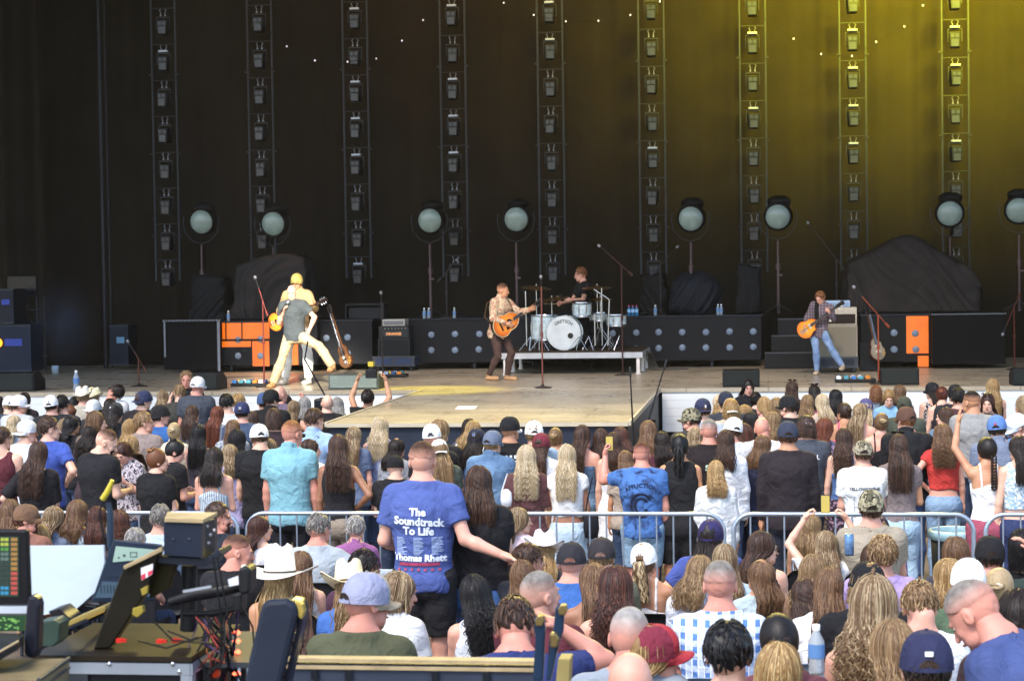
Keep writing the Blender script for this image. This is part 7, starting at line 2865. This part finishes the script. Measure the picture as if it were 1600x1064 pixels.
# ---- right pit
W_(1238, 597, 'woman with long brown hair and sunglasses on her head near the fascia', ('longwave', 'brown'), ('tee', '6A5A54'), glasses='top', h=1.68)
W_(1272, 602, 'brunette in a pink top with sunglasses on her head near the stage', ('mid', 'dark'), ('tee', 'C86A88'), glasses='top', h=1.66)
W_(1306, 608, 'woman with smooth black hair right of the pink top', ('mid', 'black'), ('tee', '33343C'), h=1.68)
W_(1284, 617, 'woman with bright platinum hair in the middle of the right crowd', ('long', 'platinum'), ('tank', 'B8A898'), h=1.68)
W_(1262, 619, 'woman with sandy blonde hair beside the platinum hair', ('mid', 'dirty'), ('tee', '9A8A80'), h=1.64)
M_(1231, 617, 'bearded man in a black cap looking left', ('short', 'dark'), ('tee', '1A1A1E'), cap=cw(c1='14151A'), beard='brown', head=(40, 0, 0), h=1.82)
M_(1212, 622, 'man with curly fair hair at the left of the black cap', ('shortcurly', 'dirty'), ('tee', '5A5A5A'), h=1.72)
W_(1209, 645, 'woman with curly light brown hair left of the navy cap', ('curlymid', 'dirty'), ('tee', '7A6A60'), h=1.66)
M_(1260, 648, 'curly haired man in a black cap and a faded grey graphic T-shirt', ('shortcurly', 'brown'), ('tee', '3F4652'), cap=cw(c1='14161C', logo=('A8ACB4', [(-.03, .03, .035, .041)])), h=1.78, fat=1.05, id='faded')
M_(1231, 657, 'man in a navy cap and dark brown quarter zip sweater at the barrier', ('short', 'brown'), ('long', '241C22'), cap=cw(c1='2E3548'), h=1.82, yaw=2, head=(0, 0, 0), arms=('down', 'down'), fat=1.08, bottom='1C2030', tone='tan')
W_(1290, 655, 'woman with loose copper red hair turned right', ('curlymid', 'red'), ('tee', '4A4A6A', 'floral', 'A88AA8'), h=1.66)
W_(1318, 630, 'woman with brown hair tied back and a hot pink top', ('updo', 'brown'), ('cami', 'D8307A'), h=1.66, head=(40, 0, 0), tone='tan')
W_(1345, 631, 'woman with long highlighted blonde hair and bare shoulders', ('long', 'streak'), ('tube', 'C8B0A0'), h=1.68, tone='pink')
W_(1378, 646, 'woman with a messy blonde bun in a black halter top with bare back', ('updo', 'streak'), ('cropcami', '15151A'), h=1.66, tone='pink', arms=('down', 'hip'))
W_(1318, 671, 'woman with wavy brown hair in a blue vest and print skirt', ('longwave', 'brown'), ('cami', '41659A'), bottom=('skirt', '2A1E2C', 'spots', '8A6A80'), h=1.64, tone='fair', arms=('down', 'down'))
M_(1349, 687, 'boy in a camouflage cap and a white printed T-shirt at the barrier', ('short', 'brown'), ('tee', 'DDE1E2'), cap=cw(c1='6A624E', pat='camo', patc='A49A80'), h=1.62, yaw=0, head=(0, 0, 0), arms=('front', 'front'), id='yellow')
W_(1369, 604, 'woman with curly golden brown hair near the fascia', ('shortcurly', 'ginger'), ('tee', '6A7A8A'), h=1.66)
W_(1389, 611, 'blonde woman facing the camera in a pale blue T-shirt', ('mid', 'blonde'), ('tee', '7AA8CC'), yaw=170, head=(12, 16, 0), h=1.64, tone='fair')
M_(1354, 622, 'person with white blonde hair under a purple cap', ('mid', 'platinum'), ('tee', '4A4A5A'), cap=cw(c1='4A4878'), h=1.68)
W_(1407, 602, 'woman with straight light brown hair behind the khaki cap', ('long', 'lightbrown'), ('tee', '6A5A58'), h=1.68)
M_(1412, 619, 'man in a dark khaki cap below the light brown hair', ('short', 'dark'), ('tee', '40483C'), cap=cw(c1='3E4234'), h=1.72)
M_(1415, 635, 'man in a brown cap and black hooded sweatshirt turned left', ('short', 'ginger'), ('hoodie', '14161C'), cap=cw(c1='5A3C2E'), head=(35, 0, 0), h=1.84, fat=1.05, bottom='35507E', tone='pink')
W_(1404, 680, 'woman with long dark brown hair in a taupe T-shirt and pale jeans', ('long', 'brown'), ('fit', '7A6C6C'), bottom=('jeans', '8AAAC4', 'denim', 'A8C4D8'), h=1.64, arms=('front', 'down'), yaw=-6, head=(8, 0, 0), glasses='top')
W_(1456, 597, 'woman in a black cap and leopard print top near the fascia', ('mid', 'dark'), ('tank', 'C0B8B4', 'spots', '18161A'), cap=cw(c1='15161C'), h=1.7, head=(25, 0, 0))
W_(1473, 605, 'woman with a messy auburn updo left of the maroon T-shirt', ('updo', 'red'), ('cami', '3A2A30'), h=1.66, tone='fair')
M_(1493, 600, 'man in a black cap behind the auburn updo', ('short', 'dark'), ('tee', '20222A'), cap=cw(c1='15171E'), h=1.78)
M_(1497, 607, 'man with black hair in a maroon brown T-shirt', ('short', 'black'), ('tee', '4A2A30'), h=1.8)
M_(1517, 611, 'tall man with short black hair in a grey T-shirt turned left', ('fade', 'black'), ('tee', '8F8F8E'), head=(45, 0, 0), h=1.87, tone='tan', arms=('down', 'front'))
W_(1543, 617, 'smiling woman with auburn hair looking back at the camera', ('mid', 'auburn'), ('tee', '5A4A50'), yaw=150, head=(18, 0, 0), h=1.68, tone='fair', glasses='top')
W_(1552, 594, 'woman with long wavy blonde hair close to the fascia at right', ('longwave', 'blonde'), ('tank', '1C1C22'), h=1.7)
W_(1597, 620, 'woman with streaked brown hair cut by the right edge', ('mid', 'streak'), ('tee', '4A6A90'), h=1.68, head=(40, 0, 0))
M_(1556, 648, 'man in a sky blue cap and slate grey hooded sweatshirt', ('short', 'dark'), ('hoodie', '6C7890'), cap=cw(c1='4C78B8', logo=('C04050', [(-.01, .01, .04, .06)])), h=1.82, fat=1.06)
M_(1580, 648, 'grey bearded man in a pale cap looking down to the left', ('short', 'grey'), ('tee', '4A74A8'), cap=cw(c1='C8D4E0'), beard='grey', head=(60, 25, 0), yaw=30, h=1.8, tone='pink')
W_(1476, 636, 'woman with brown hair turned left in profile behind the curly hair', ('mid', 'brown'), ('tee', '5A7A9A'), head=(70, 0, 0), h=1.68)
W_(1473, 663, 'woman with long curly brown hair in a red embroidered waistcoat over a white top', ('curly', 'lightbrown'), ('crop', 'C8281E'), bottom=('jeans', '6C8EB4', 'denim', '90B0CC'), h=1.68, yaw=0, head=(0, 0, 0), arms=('down', 'hip'), tone='pink', id='red')
W_(1541, 684, 'woman with a dark braid in a loose white cami clapping her raised hands', ('braid', 'dark'), ('cami', 'E6E8EC'), bottom=('shorts', '9A4058'), h=1.62, arms=('down', 'down') if False else ((.5, .3, .75), (-.75, .3, .5)) and (((.3, .55, -.5), (-.5, .4, .7)), ((.45, .35, .8), (-.2, .25, 1))), hands=('relaxed', 'flat'), yaw=8, head=(12, 0, 0), tone='tan')
W_(1592, 680, 'woman with dark brown hair in a blue floral top at the right edge', ('long', 'dark'), ('croptank', '9ABAD8', 'floral', 'E4E4D8'), bottom=('jeans', '22305A'), h=1.64, arms=('down', 'down'))

# ---- couple standing among the seats
K = M_(660, 690, 'tall man in a royal blue tour T-shirt with his arm round the woman in black', ('fade', 'brown'), ('tee', '42579C'), bottom=('shorts', '1E1E22'), h=1.9, clamp=(12.6, 12.6), zoff=.08, yaw=0, head=(0, 0, 0), fat=1.02, fine=True,
       arms=(((.36, -.26, -.9), (.9, -.1, -.36)), ((.28, .05, -1), (-.3, .85, -.35))), hands=('relaxed', 'relaxed'), tone='pink', id='blue', group='couple standing among the seats')
W_(748, 728, 'woman with straight dark brown hair in a black blouse and jeans beside the blue T-shirt', ('mid', 'brown'), ('boxy', '17161B'), bottom=('jeans', '2A5490', 'denim', '3E6CA8'), h=1.70, clamp=(12.85, 12.85), yaw=0, head=(8, 0, 0), fat=1.3, fine=True,
   arms=('front', 'front'), tone='fair', id='wife', group='couple standing among the seats')

# ---- seated rows
W_(17, 783, 'seated woman with thick straight brown hair at the left edge above the monitor', ('mid', 'lightbrown'), ('tee', '7A4A40'), S=True, h=1.7)
M_(42, 787, 'seated man in a brown cap with a reddish beard turned right', ('short', 'auburn'), ('tee', '8A5A4A'), cap=cw(c1='6E5038'), beard='auburn', head=(-70, 0, 0), S=True, tone='red')
W_(87, 790, 'seated woman with mixed grey brown hair beside the barrier', ('midwave', 'streak'), ('tee', '6A7A94'), S=True, h=1.66)
W_(62, 822, 'seated child with golden blonde hair behind the white sheet', ('bob', 'blonde'), ('tee', 'A8683A'), S=True, h=1.5)
W_(123, 781, 'seated woman with wavy brown hair in a light blue top', ('midwave', 'lightbrown'), ('blouse', '8CAAC8'), S=True, h=1.72, yaw=6)
W_(152, 790, 'seated woman with coppery brown hair right of the light blue top', ('mid', 'auburn'), ('tee', '9AB0C4'), S=True, h=1.66)
W_(185, 797, 'seated woman with dark red hair beside the microphone pole', ('curlymid', 'auburn'), ('tee', '6A3A30'), S=True, h=1.64)
W_(212, 826, 'seated woman with grey striped hair cropped short', ('short', 'silver'), ('tee', 'A8A8A8'), S=True, h=1.6)
M_(251, 789, 'seated man with silver grey hair in a pale blue shirt', ('short', 'grey'), ('tee', 'A8BCD4'), S=True)
M_(343, 787, 'seated bearded man with brown hair in profile and a dark shirt', ('crop', 'brown'), ('tee', '1E2430'), beard='brown', head=(-65, 0, 0), S=True, tone='red')
M_(376, 836, 'seated man with a short fade and a black shirt leaning right', ('fade', 'brown'), ('tee', '15151A'), head=(-60, 6, 0), S=True, h=1.76, fat=1.15, tone='red')
W_(406, 806, 'seated girl with long straight auburn hair in a white lace top', ('long', 'auburn'), ('blouse', 'D8D4D8'), S=True, h=1.64, head=(-35, 0, 0), tone='fair')
M_(499, 803, 'seated man with grey hair in a light grey sweater, arm round his partner', ('short', 'grey'), ('long', '9EA8B0'), S=True, arms=(((.9, .1, -.55), (.95, .25, .05)), 'lap'), yaw=-6, head=(-18, 0, 0), tone='red')
W_(556, 807, 'seated older woman with short ash blonde hair in a mauve hooded top', ('short', 'silver'), ('hoodie', '8A4C84'), S=True, h=1.62, yaw=0, head=(0, 0, 0))
W_(438, 868, 'seated woman wearing a big white cowboy hat, bare shoulders', ('long', 'blonde'), ('cami', 'E0DCD4'), cap=cw(type='cowboy', col='E9E6DC', band='4A4038', brimr=.24, curl=.045, ch=.16, tilt=-2), S=True, h=1.72, tone='tan', yaw=0, head=(0, 0, 0))
W_(471, 862, 'seated woman with light brown hair right of the big white hat', ('long', 'lightbrown'), ('tank', 'D8D4CC'), S=True, h=1.62)
M_(570, 860, 'seated man with a dark crop haircut behind the grey mesh cap', ('short', 'dark'), ('tee', '4A2A40'), S=True, tone='tan', head=(-40, 0, 0), h=1.74)
W_(545, 886, 'seated woman in a cream straw cowboy hat with long brown hair and a blue shirt', ('longwave', 'dirty'), ('tee', '2E62B0'), cap=cw(type='cowboy', col='E6D9B4', band='5A4030', brimr=.2, curl=.075, ch=.15, tilt=-14), S=True, h=1.64, head=(10, 0, 0))
K = M_(577, 893, 'seated man in a lilac grey mesh cap and an olive T-shirt', ('fade', 'brown'), ('tee', '4C5038'), cap=cw(c1='A59C8C', c2='8F93B0', brim='A89880'), S=True, h=1.82, yaw=-4, head=(-42, 4, 0), fine=True, tone='red', fat=1.08, lean=2)
W_(631, 892, 'seated woman with a blonde and brown bob in a white shirt', ('bob', 'streak'), ('tee', 'D6D8DA'), S=True, h=1.72, yaw=-20, head=(-35, 10, 0), fine=True, fat=1.12)
W_(738, 902, 'seated woman with long glossy black waves', ('curly', 'black'), ('tank', 'C8CCD4'), S=True, h=1.68, yaw=6, head=(10, 10, -8), fine=True)
M_(805, 945, 'seated man in a navy T-shirt bowing his head with a hand on it', ('crop', 'brown'), ('tee', '20306A'), S=True, h=1.8, yaw=14, head=(-10, 26, 0), lean=14, fine=True, fat=1.1, tone='red', arms=(((.75, .5, .15), (-.85, -.15, .62)), ((.85, .2, -.35), (.85, .55, .05))), hands=('relaxed', 'relaxed'), id='navyman')
W_(812, 794, 'seated fair girl with a hair clip and a pale pink top, in profile', ('mid', 'streak'), ('tee', 'DCC4CC'), S=True, h=1.62, head=(-60, 0, 0), tone='fair', d=None)
M_(826, 851, 'seated man with short brown hair left of the white cowboy hat', ('short', 'brown'), ('tee', '2E3038'), S=True, h=1.72, head=(-45, 0, 0), tone='pink')
W_(851, 836, 'seated woman in a pure white cowboy hat seen over the blue T-shirt', ('mid', 'blonde'), ('tee', '3A3A40'), cap=cw(type='cowboy', col='E8E6E6', band='C8C4C4', brimr=.17, curl=.07, ch=.14, tilt=-12), S=True, h=1.66)
M_(893, 846, 'seated man in a charcoal cap and plain blue T-shirt', ('buzz', 'dark'), ('tee', '2660AC'), cap=cw(c1='26262C', open_col='8A5A4A'), S=True, h=1.78, yaw=0, head=(0, 0, 0), tone='pink', fine=True)
M_(940, 839, 'seated man in a dark brown cap behind the long auburn hair', ('short', 'dirty'), ('tee', '6A6A54'), cap=cw(c1='2E2A2E', open_col='8A6A5A'), S=True, h=1.76, yaw=0, head=(0, 0, 0))
W_(1003, 848, 'seated woman in a white cap with a long blonde ponytail and white tank top', ('ponywave', 'streak'), ('cami', 'E8E8E8'), cap=cw(c1='F0F2F4'), S=True, h=1.70, yaw=-4, head=(-6, 0, -6), tone='tan', fine=True)
M_(843, 892, 'seated man with a shaved head in a maroon T-shirt turned right', ('buzz', 'grey'), ('tee', '5A1C2C'), S=True, h=1.80, yaw=-18, head=(-30, 0, 0), tone='pink', fine=True)
W_(815, 878, 'seated woman with long light brown hair left of the shaved head', ('long', 'lightbrown'), ('tank', 'B8A490'), S=True, h=1.66, fine=True)
W_(928, 879, 'seated woman with long brown hair and a bare tan shoulder', ('long', 'lightbrown'), ('tube', '4A3A38'), S=True, h=1.7, tone='brown', yaw=10, fine=True)
W_(962, 888, 'seated woman with very long curly auburn brown hair', ('curly', 'auburn'), ('cami', '3A5A7A'), S=True, h=1.76, yaw=0, head=(0, 0, 0), tone='pink', fine=True)
M_(1111, 811, 'seated man in a purple blue cap and the same blue tour T-shirt', ('mid', 'dark'), ('tee', '3A4E98'), cap=cw(c1='2A2458', back=False), S=True, h=1.82, yaw=6, head=(-20, 0, 0), arms=('lap', ((.75, -.1, -.8), (.5, .5, -.5))), id='tour2', tone='pink', fat=1.06)
W_(1107, 843, 'seated woman with dark brown hair in front of the purple blue cap', ('mid', 'dark'), ('tee', '4A4A6A'), S=True, h=1.6)
W_(1098, 868, 'seated woman with wavy ash blonde hair in a white T-shirt', ('midwave', 'dirty'), ('tee', 'DCE0EA'), S=True, h=1.66, fine=True)
W_(1132, 853, 'seated woman with straight light blonde hair in a pale blue top', ('mid', 'streak'), ('tee', 'A4BCD0'), S=True, h=1.7, fine=True)
M_(1125, 876, 'seated man with a grey crew cut in a blue and white plaid shirt', ('fade', 'grey'), ('tee', '4C7CC0', 'plaid', 'E4ECF4'), S=True, h=1.84, yaw=0, head=(0, 0, 0), tone='red', fine=True, fat=1.12)
M_(985, 948, 'seated older man with thin grey hair behind the red cap', ('buzz', 'silver'), ('tee', '8A94A0'), S=True, h=1.8, yaw=0, head=(-6, 10, 0), tone='red', fine=True)
W_(1022, 975, 'seated woman in a crimson mesh cap with the brim to the right', ('mid', 'blonde'), ('tee', '7A3A44'), cap=cw(c1='A81C2C', c2='7A1C34'), S=True, h=1.7, yaw=-14, head=(-58, 0, 0), tone='pink', fine=True)
M_(985, 1018, 'bald pink headed man in the nearest row at the centre bottom', ('bald', 'brown'), ('tee', '4A4A3A'), S=True, h=1.8, yaw=0, head=(0, 0, 0), tone='pink', fine=True, fat=1.1)
M_(1137, 975, 'seated man with slicked back glossy black hair', ('crop', 'black'), ('tee', '3A3A3C'), S=True, h=1.78, yaw=-4, head=(0, 0, 0), fine=True)
W_(1194, 832, 'seated woman with brown hair and glasses in a black sleeveless top', ('mid', 'brown'), ('tank', '151519'), S=True, h=1.72, head=(-62, 0, 0), glasses='eyes', tone='fair')
W_(1189, 873, 'seated woman with honey brown hair in a pale blue grey top', ('mid', 'lightbrown'), ('tee', 'A8BCC8'), S=True, h=1.66, fine=True)
W_(1268, 802, 'seated woman with long ash blonde hair in a striped sleeveless top', ('long', 'dirty'), ('sleeveless', '2E3A50', 'stripes', 'B8C0CC'), S=True, h=1.7, head=(-15, 0, 0))
W_(1291, 829, 'seated blonde woman in white lace filming with both arms raised', ('mid', 'streak'), ('tee', 'DADDE0', 'floral', 'B8BCC4'), S=True, h=1.66, yaw=0, head=(0, 0, 0), arms=(((.45, .45, .55), (-.62, .2, .95)), ((.45, .45, .55), (-.62, .2, .95))), hands=('grip', 'grip'), id='filmer', tone='fair')
M_(1361, 765, 'large man in a camouflage cap and sand coloured T-shirt against the barrier', ('short', 'brown'), ('tee', '9C917E'), cap=cw(c1='5A5642', pat='camo', patc='A09878'), S=True, h=1.9, fat=1.16, yaw=0, head=(0, 0, 0), zoff=.12)
W_(1372, 806, 'seated woman with yellow sunglasses on a dark backwards cap and a purple T-shirt', ('mid', 'blonde'), ('tee', '5A2A8A'), cap=cw(c1='2A1C30', back=True, logo=('E8C830', [(-.04, -.006, .02, .036), (.006, .04, .02, .036)])), S=True, h=1.74, fat=1.1, yaw=0, head=(0, 4, 0))
M_(1380, 839, 'seated man with sandy grey hair in a lavender T-shirt', ('crop', 'dirty'), ('tee', 'A48CC4'), S=True, h=1.8, fat=1.12, yaw=0)
W_(1367, 851, 'seated woman with short brown hair before the lavender T-shirt', ('bob', 'brown'), ('tee', '8A7A8A'), S=True, h=1.66, fine=True)
M_(1358, 877, 'seated man in a black cap and black T-shirt with sandy curls', ('shortcurly', 'dirty'), ('tee', '15141A'), cap=cw(c1='101218', logo=('8898B0', [(-.012, .012, .03, .045)])), S=True, h=1.82, fat=1.12, fine=True, yaw=6, head=(10, 0, 6))
W_(1272, 868, 'seated woman with wavy honey blonde hair left of the straight brown hair', ('longwave', 'dirty'), ('tee', '7A5A48'), S=True, h=1.68, fine=True)
W_(1297, 889, 'seated woman with long straight chestnut hair in a white top', ('vlong', 'lightbrown'), ('tee', 'E0E2E4'), S=True, h=1.74, yaw=6, head=(4, 4, 8), fine=True)
W_(1368, 908, 'seated woman with big wavy blonde streaked hair in a white tank top', ('curly', 'streak'), ('tank', 'E4E6E8'), S=True, h=1.82, yaw=-6, head=(-16, 0, 0), tone='pink', fine=True)
W_(1214, 961, 'seated woman with dark brown hair pinned in a loose bun', ('updo', 'dark'), ('tee', '6A3A44'), S=True, h=1.7, yaw=6, fine=True)
W_(1219, 1010, 'woman with golden blonde hair in the nearest row, bottom centre right', ('mid', 'blonde'), ('tee', '7A8A9A'), S=True, h=1.7, fine=True, yaw=0)
W_(1392, 974, 'seated woman with brown blonde hair and a clip, in the nearest rows', ('midwave', 'dirty'), ('cami', 'B03A30'), S=True, h=1.7, yaw=10, head=(10, 0, 0), tone='red', fine=True)
M_(1447, 983, 'man in a navy cap with a small white rectangle badge, nearest row', ('short', 'dark'), ('tee', '22304A'), cap=cw(c1='22264A', open_col='3A2A20', logo=('E8ECF0', [(-.014, .014, .052, .068)])), S=True, h=1.82, yaw=0, head=(0, 0, 0), fine=True)
M_(1488, 920, 'heavy man in a big slate blue T-shirt bending over to the left', ('fade', 'grey'), ('tee', '3A4C82'), S=True, h=1.86, yaw=58, head=(4, 16, 0), lean=26, fine=True, fat=1.3, tone='red', zoff=.18, arms=('lap', 'lap'))
M_(1514, 872, 'seated man in a bright white mesh cap and green T-shirt', ('buzz', 'brown'), ('tee', '4A6048'), cap=cw(c1='EEF2F6', open_col='8E9298'), S=True, h=1.82, yaw=10, head=(-20, 0, 0), tone='red', fine=True)
W_(1563, 889, 'seated woman with a pale blonde twisted updo', ('updo', 'platinum'), ('tee', '1E2A50', 'floral', 'D8DCE4'), S=True, h=1.7, fine=True)
M_(1592, 918, 'seated person with a round dark curly haircut at the right edge', ('shortcurly', 'dark'), ('tee', '3A2A30'), S=True, h=1.8, fine=True)
M_(1492, 841, 'seated person with straight brown hair left of the hand on the black cap', ('bob', 'lightbrown'), ('tee', '3A3A44'), S=True, h=1.74)
M_(1546, 836, 'seated man in a black beanie cap with his hand behind his head', ('short', 'dark'), ('tee', '2A3A34'), cap=cw(c1='141318'), S=True, h=1.8, arms=('head', 'lap'), yaw=0, head=(0, 0, 0), tone='red')
M_(1596, 832, 'seated man with bushy dark hair in black at the right edge', ('shortcurly', 'black'), ('tee', '131218'), S=True, h=1.82, fat=1.15)
W_(1481, 871, 'seated woman with loose blonde hair beside the bright white cap', ('midwave', 'blonde'), ('tee', 'D8C8C0'), S=True, h=1.68, fine=True)
M_(1436, 914, 'seated man in a white T-shirt with large dark letters on the shoulder', ('crop', 'dirty'), ('tee', 'E4E6EA'), S=True, h=1.72, yaw=-2, head=(0, 20, 0), id='lit')
W_(452, 935, 'seated woman with long brown hair behind the black padded headrest', ('longwave', 'brown'), ('cami', 'D8D8DC'), S=True, h=1.66, tone='red', fine=True)
W_(1255, 905, 'seated woman with dark brown hair left of the chestnut hair', ('mid', 'brown'), ('tee', '8A6A5A'), S=True, h=1.55)
W_(1437, 868, 'seated man in pale blue jeans jacket', ('mid', 'dirty'), ('tee', '7C94B4'), S=True, h=1.5) if False else None

# ---------------------------------------------------------------- phones, camera, prints
def phone(p, d, label, scr=True):
    root = empty('phone', (0, 0, 0), label, 'phone')
    z = Vector((0, 0, 1))
    y = Vector(d).normalized()
    x = y.cross(z).normalized()
    z = x.cross(y)
    root.matrix_world = Matrix.Translation(p) @ Matrix((x, y, z)).transposed().to_4x4()
    MB().box((0, 0, 0), (.07, .009, .14)).build('phone_case', blk, root, bevel=.003)
    MB().box((0, -.0055, 0), (.064, .001, .13)).build('screen', mat('phone_screen', '8A7C40', .2, emit='C8B468', estr=.25), root)


K = REG['filmer']
c = (world_of(K, K['wrR']) + world_of(K, K['wrL'])) / 2 + Vector((0, .02, .11))
phone(c, (0, 1, 0), 'lit phone held up by the blonde woman in white lace')
K = REG['aff']
phone(world_of(K, K['wrL'] + K['fdL'] * .12) + Vector((.03, .02, 0)), (0, 1, 0), 'phone held up by the man in the tie dye shirt')
K = REG['photog']
c = (world_of(K, K['wrR']) + world_of(K, K['wrL'])) / 2 + Vector((0, 0, .1))
root = empty('photo_camera', c, 'black camera with flash raised by the photographer', 'camera')
MB().box((0, 0, 0), (.16, .08, .12)).box((0, 0, .07), (.07, .07, .04)).build('camera_body', blk, root, bevel=.008)
MB().lathe([(.04, 0), (.042, .12), (.05, .2), (0, .2)], axisT((0, .04, 0), (0, 1, .3)), 18).build('camera_lens', blk, root)
MB().box((0, 0, .14), (.08, .09, .07)).build('flash', mat('flash', 'C8B040', .4), root, bevel=.006)

wht = fabric('E6EAF0')


def txt(K, s, size, cx, cz, m, rot=0, bold=.0, arc=0, sp=1.0, sub=True):
    V, Fc = text_mesh(s, size, bold, space=sp)
    if arc:
        V = np.array([[math.sin(v[0] / arc) * (arc + v[1]), math.cos(v[0] / arc) * (arc + v[1]) - arc, 0] for v in V])
    return print_on(K['shirt'], 'lettering', V, Fc, m, cx, cz, rot)


K = REG['blue']
pw = fabric('DDE6F4')
txt(K, 'The', .062, -.005, 1.315, pw, -.03, .003)
txt(K, 'Soundtrack', .066, -.005, 1.255, pw, -.06, .003)
txt(K, 'To Life', .066, -.005, 1.197, pw, -.03, .003)
txt(K, 'Thomas Rhett', .056, -.005, 1.035, pw, -.02, .003)
lb = fabric('9DB4DC')
rs = random.Random(3)
for cx in (-.11, 0, .11):
    V, Fc = [], []
    for i in range(13):
        w0 = rs.uniform(.035, .07)
        v, f_ = rect_mesh(cx - .035, cx - .035 + w0, 1.175 - i * .0085, 1.1795 - i * .0085, 3, 1)
        Fc += [[j + len(V) for j in q] for q in f_]
        V += v
    print_on(K['shirt'], 'tour_dates', V, Fc, lb, 0, 0)
V, Fc = rect_mesh(-.13, .12, 1.005, 1.025, 8, 1)
print_on(K['shirt'], 'red_band', V, Fc, fabric('A03058'), 0, 0)
V, Fc = [], []
for i in range(7):
    v, f_ = rect_mesh(-.14 + i * .042, -.125 + i * .042, .975, .99, 1, 1)
    Fc += [[j + len(V) for j in q] for q in f_]
    V += v
print_on(K['shirt'], 'red_dots', V, Fc, fabric('B04060'), 0, 0)
K = REG['tour2']
txt(K, 'Soundtrack', .06, .0, .84, pw, 0, .003)
K = REG['aff']
ink = fabric('111A34')
txt(K, 'AFFLICTION', .055, 0, 1.335, ink, 0, .001, .24)
V, Fc = [], []
for i in range(26):
    a = i / 26 * 5.2 + .6
    for r_, rr in ((.095, .022), (.06, .02)):
        x, z = math.cos(a) * r_, 1.16 + math.sin(a) * r_ * 1.15
        n0 = len(V)
        V += [(x + rr * math.cos(a + b_ * 1.57 + .5), z + rr * math.sin(a + b_ * 1.57 + .5) * .6) for b_ in range(4)]
        Fc.append([n0, n0 + 1, n0 + 2, n0 + 3])
print_on(K['shirt'], 'swirl_print', V, Fc, ink, 0, 0)
K = REG['yellow']
txt(K, 'YELLOWSTONE', .04, 0, 1.3, fabric('3A3E48'), 0, .0015)
V, Fc = [], []
for (x0, x1, z0, z1) in ((-.1, -.095, 1.05, 1.24), (.095, .1, 1.05, 1.24), (-.1, .1, 1.235, 1.24), (-.1, .1, 1.05, 1.055), (-.04, -.036, 1.06, 1.23), (.036, .04, 1.06, 1.23), (-.09, -.05, 1.14, 1.145), (.05, .09, 1.16, 1.165), (-.03, .03, 1.2, 1.205), (-.03, .03, 1.1, 1.105)):
    v, f_ = rect_mesh(x0, x1, z0, z1, 1, 1)
    Fc += [[j + len(V) for j in q] for q in f_]
    V += v
print_on(K['shirt'], 'line_drawing', V, Fc, fabric('8A8E98'), 0, 0)
K = REG['she']
txt(K, 'SHE', .075, .03, 1.27, fabric('B8D8C0'), 0, .003)
K = REG['tour']
txt(K, '2 TOUR', .075, 0, 1.24, wht, 0, .003)
K = REG['lit']
txt(K, 'lit', .2, 0, .84, fabric('1E2A4A'), -.1, .008)
K = REG['faded']
txt(K, 'VIRAL', .06, .05, 1.33, wht, -.1, .002)
V, Fc = rect_mesh(.0, .06, 1.2, 1.28, 1, 1)
print_on(K['shirt'], 'badge_print', V, Fc, fabric('A89468'), 0, 0)
K = REG['blackprint']
V, Fc = [], []
for j in range(4):
    for i in range(5):
        v, f_ = rect_mesh(-.1 + i * .042, -.078 + i * .042, 1.22 + j * .05, 1.25 + j * .05, 1, 1)
        Fc += [[q_ + len(V) for q_ in q] for q in f_]
        V += v
print_on(K['shirt'], 'white_print', V, Fc, wht, 0, 0)
# white top under the red waistcoat
K = REG['red']


def handbag(p, label, col, w_=.17, h_=.17, sl=1):
    root = empty('handbag', p, label, 'handbag')
    b = MB()
    b.lathe([(.0, -h_ / 2), (w_ * .4, -h_ * .45), (w_ * .5, -h_ * .1), (w_ * .46, h_ * .3), (w_ * .2, h_ * .48), (0, h_ * .5)], None, 18, 1, .35)
    b.build('bag_body', mat('bag' + col, col, .5), root)
    MB().tube([(-w_ * .4, 0, h_ * .3), (-w_ * .2, .02, .25 * sl), (w_ * .1, .03, .45 * sl)], .007, 6).build('strap', mat('bag' + col, col, .5), root)


K = REG['platinum']
handbag(world_of(K, np.array([.24, -.1, .98])), 'black shoulder bag of the woman with platinum curls', '15151A', .15, .26)
handbag(at(791, 778, 17.6), 'small white handbag left of the brown blouse', 'C8C8CC', .11, .17, .5)
print('people', pcount[0])

# ---------------------------------------------------------------- the hazy air of the venue
hz = MB().bb((-64, -18, -1.1), (64, 64, 14)).build('haze', None)
mh = bpy.data.materials.new('haze_volume')
mh.use_nodes = True
t = mh.node_tree
t.nodes.clear()
ho_ = add(t, 'ShaderNodeOutputMaterial')
pv = add(t, 'ShaderNodeVolumePrincipled')
pv.inputs['Color'].default_value = (1, .92, .8, 1)
pv.inputs['Density'].default_value = .00022
pv.inputs['Anisotropy'].default_value = .0
t.links.new(pv.outputs[0], ho_.inputs['Volume'])
hz.data.materials.clear()
hz.data.materials.append(mh)
hz['kind'] = 'stuff'
hz['label'] = 'thin even haze in the air of the whole venue'
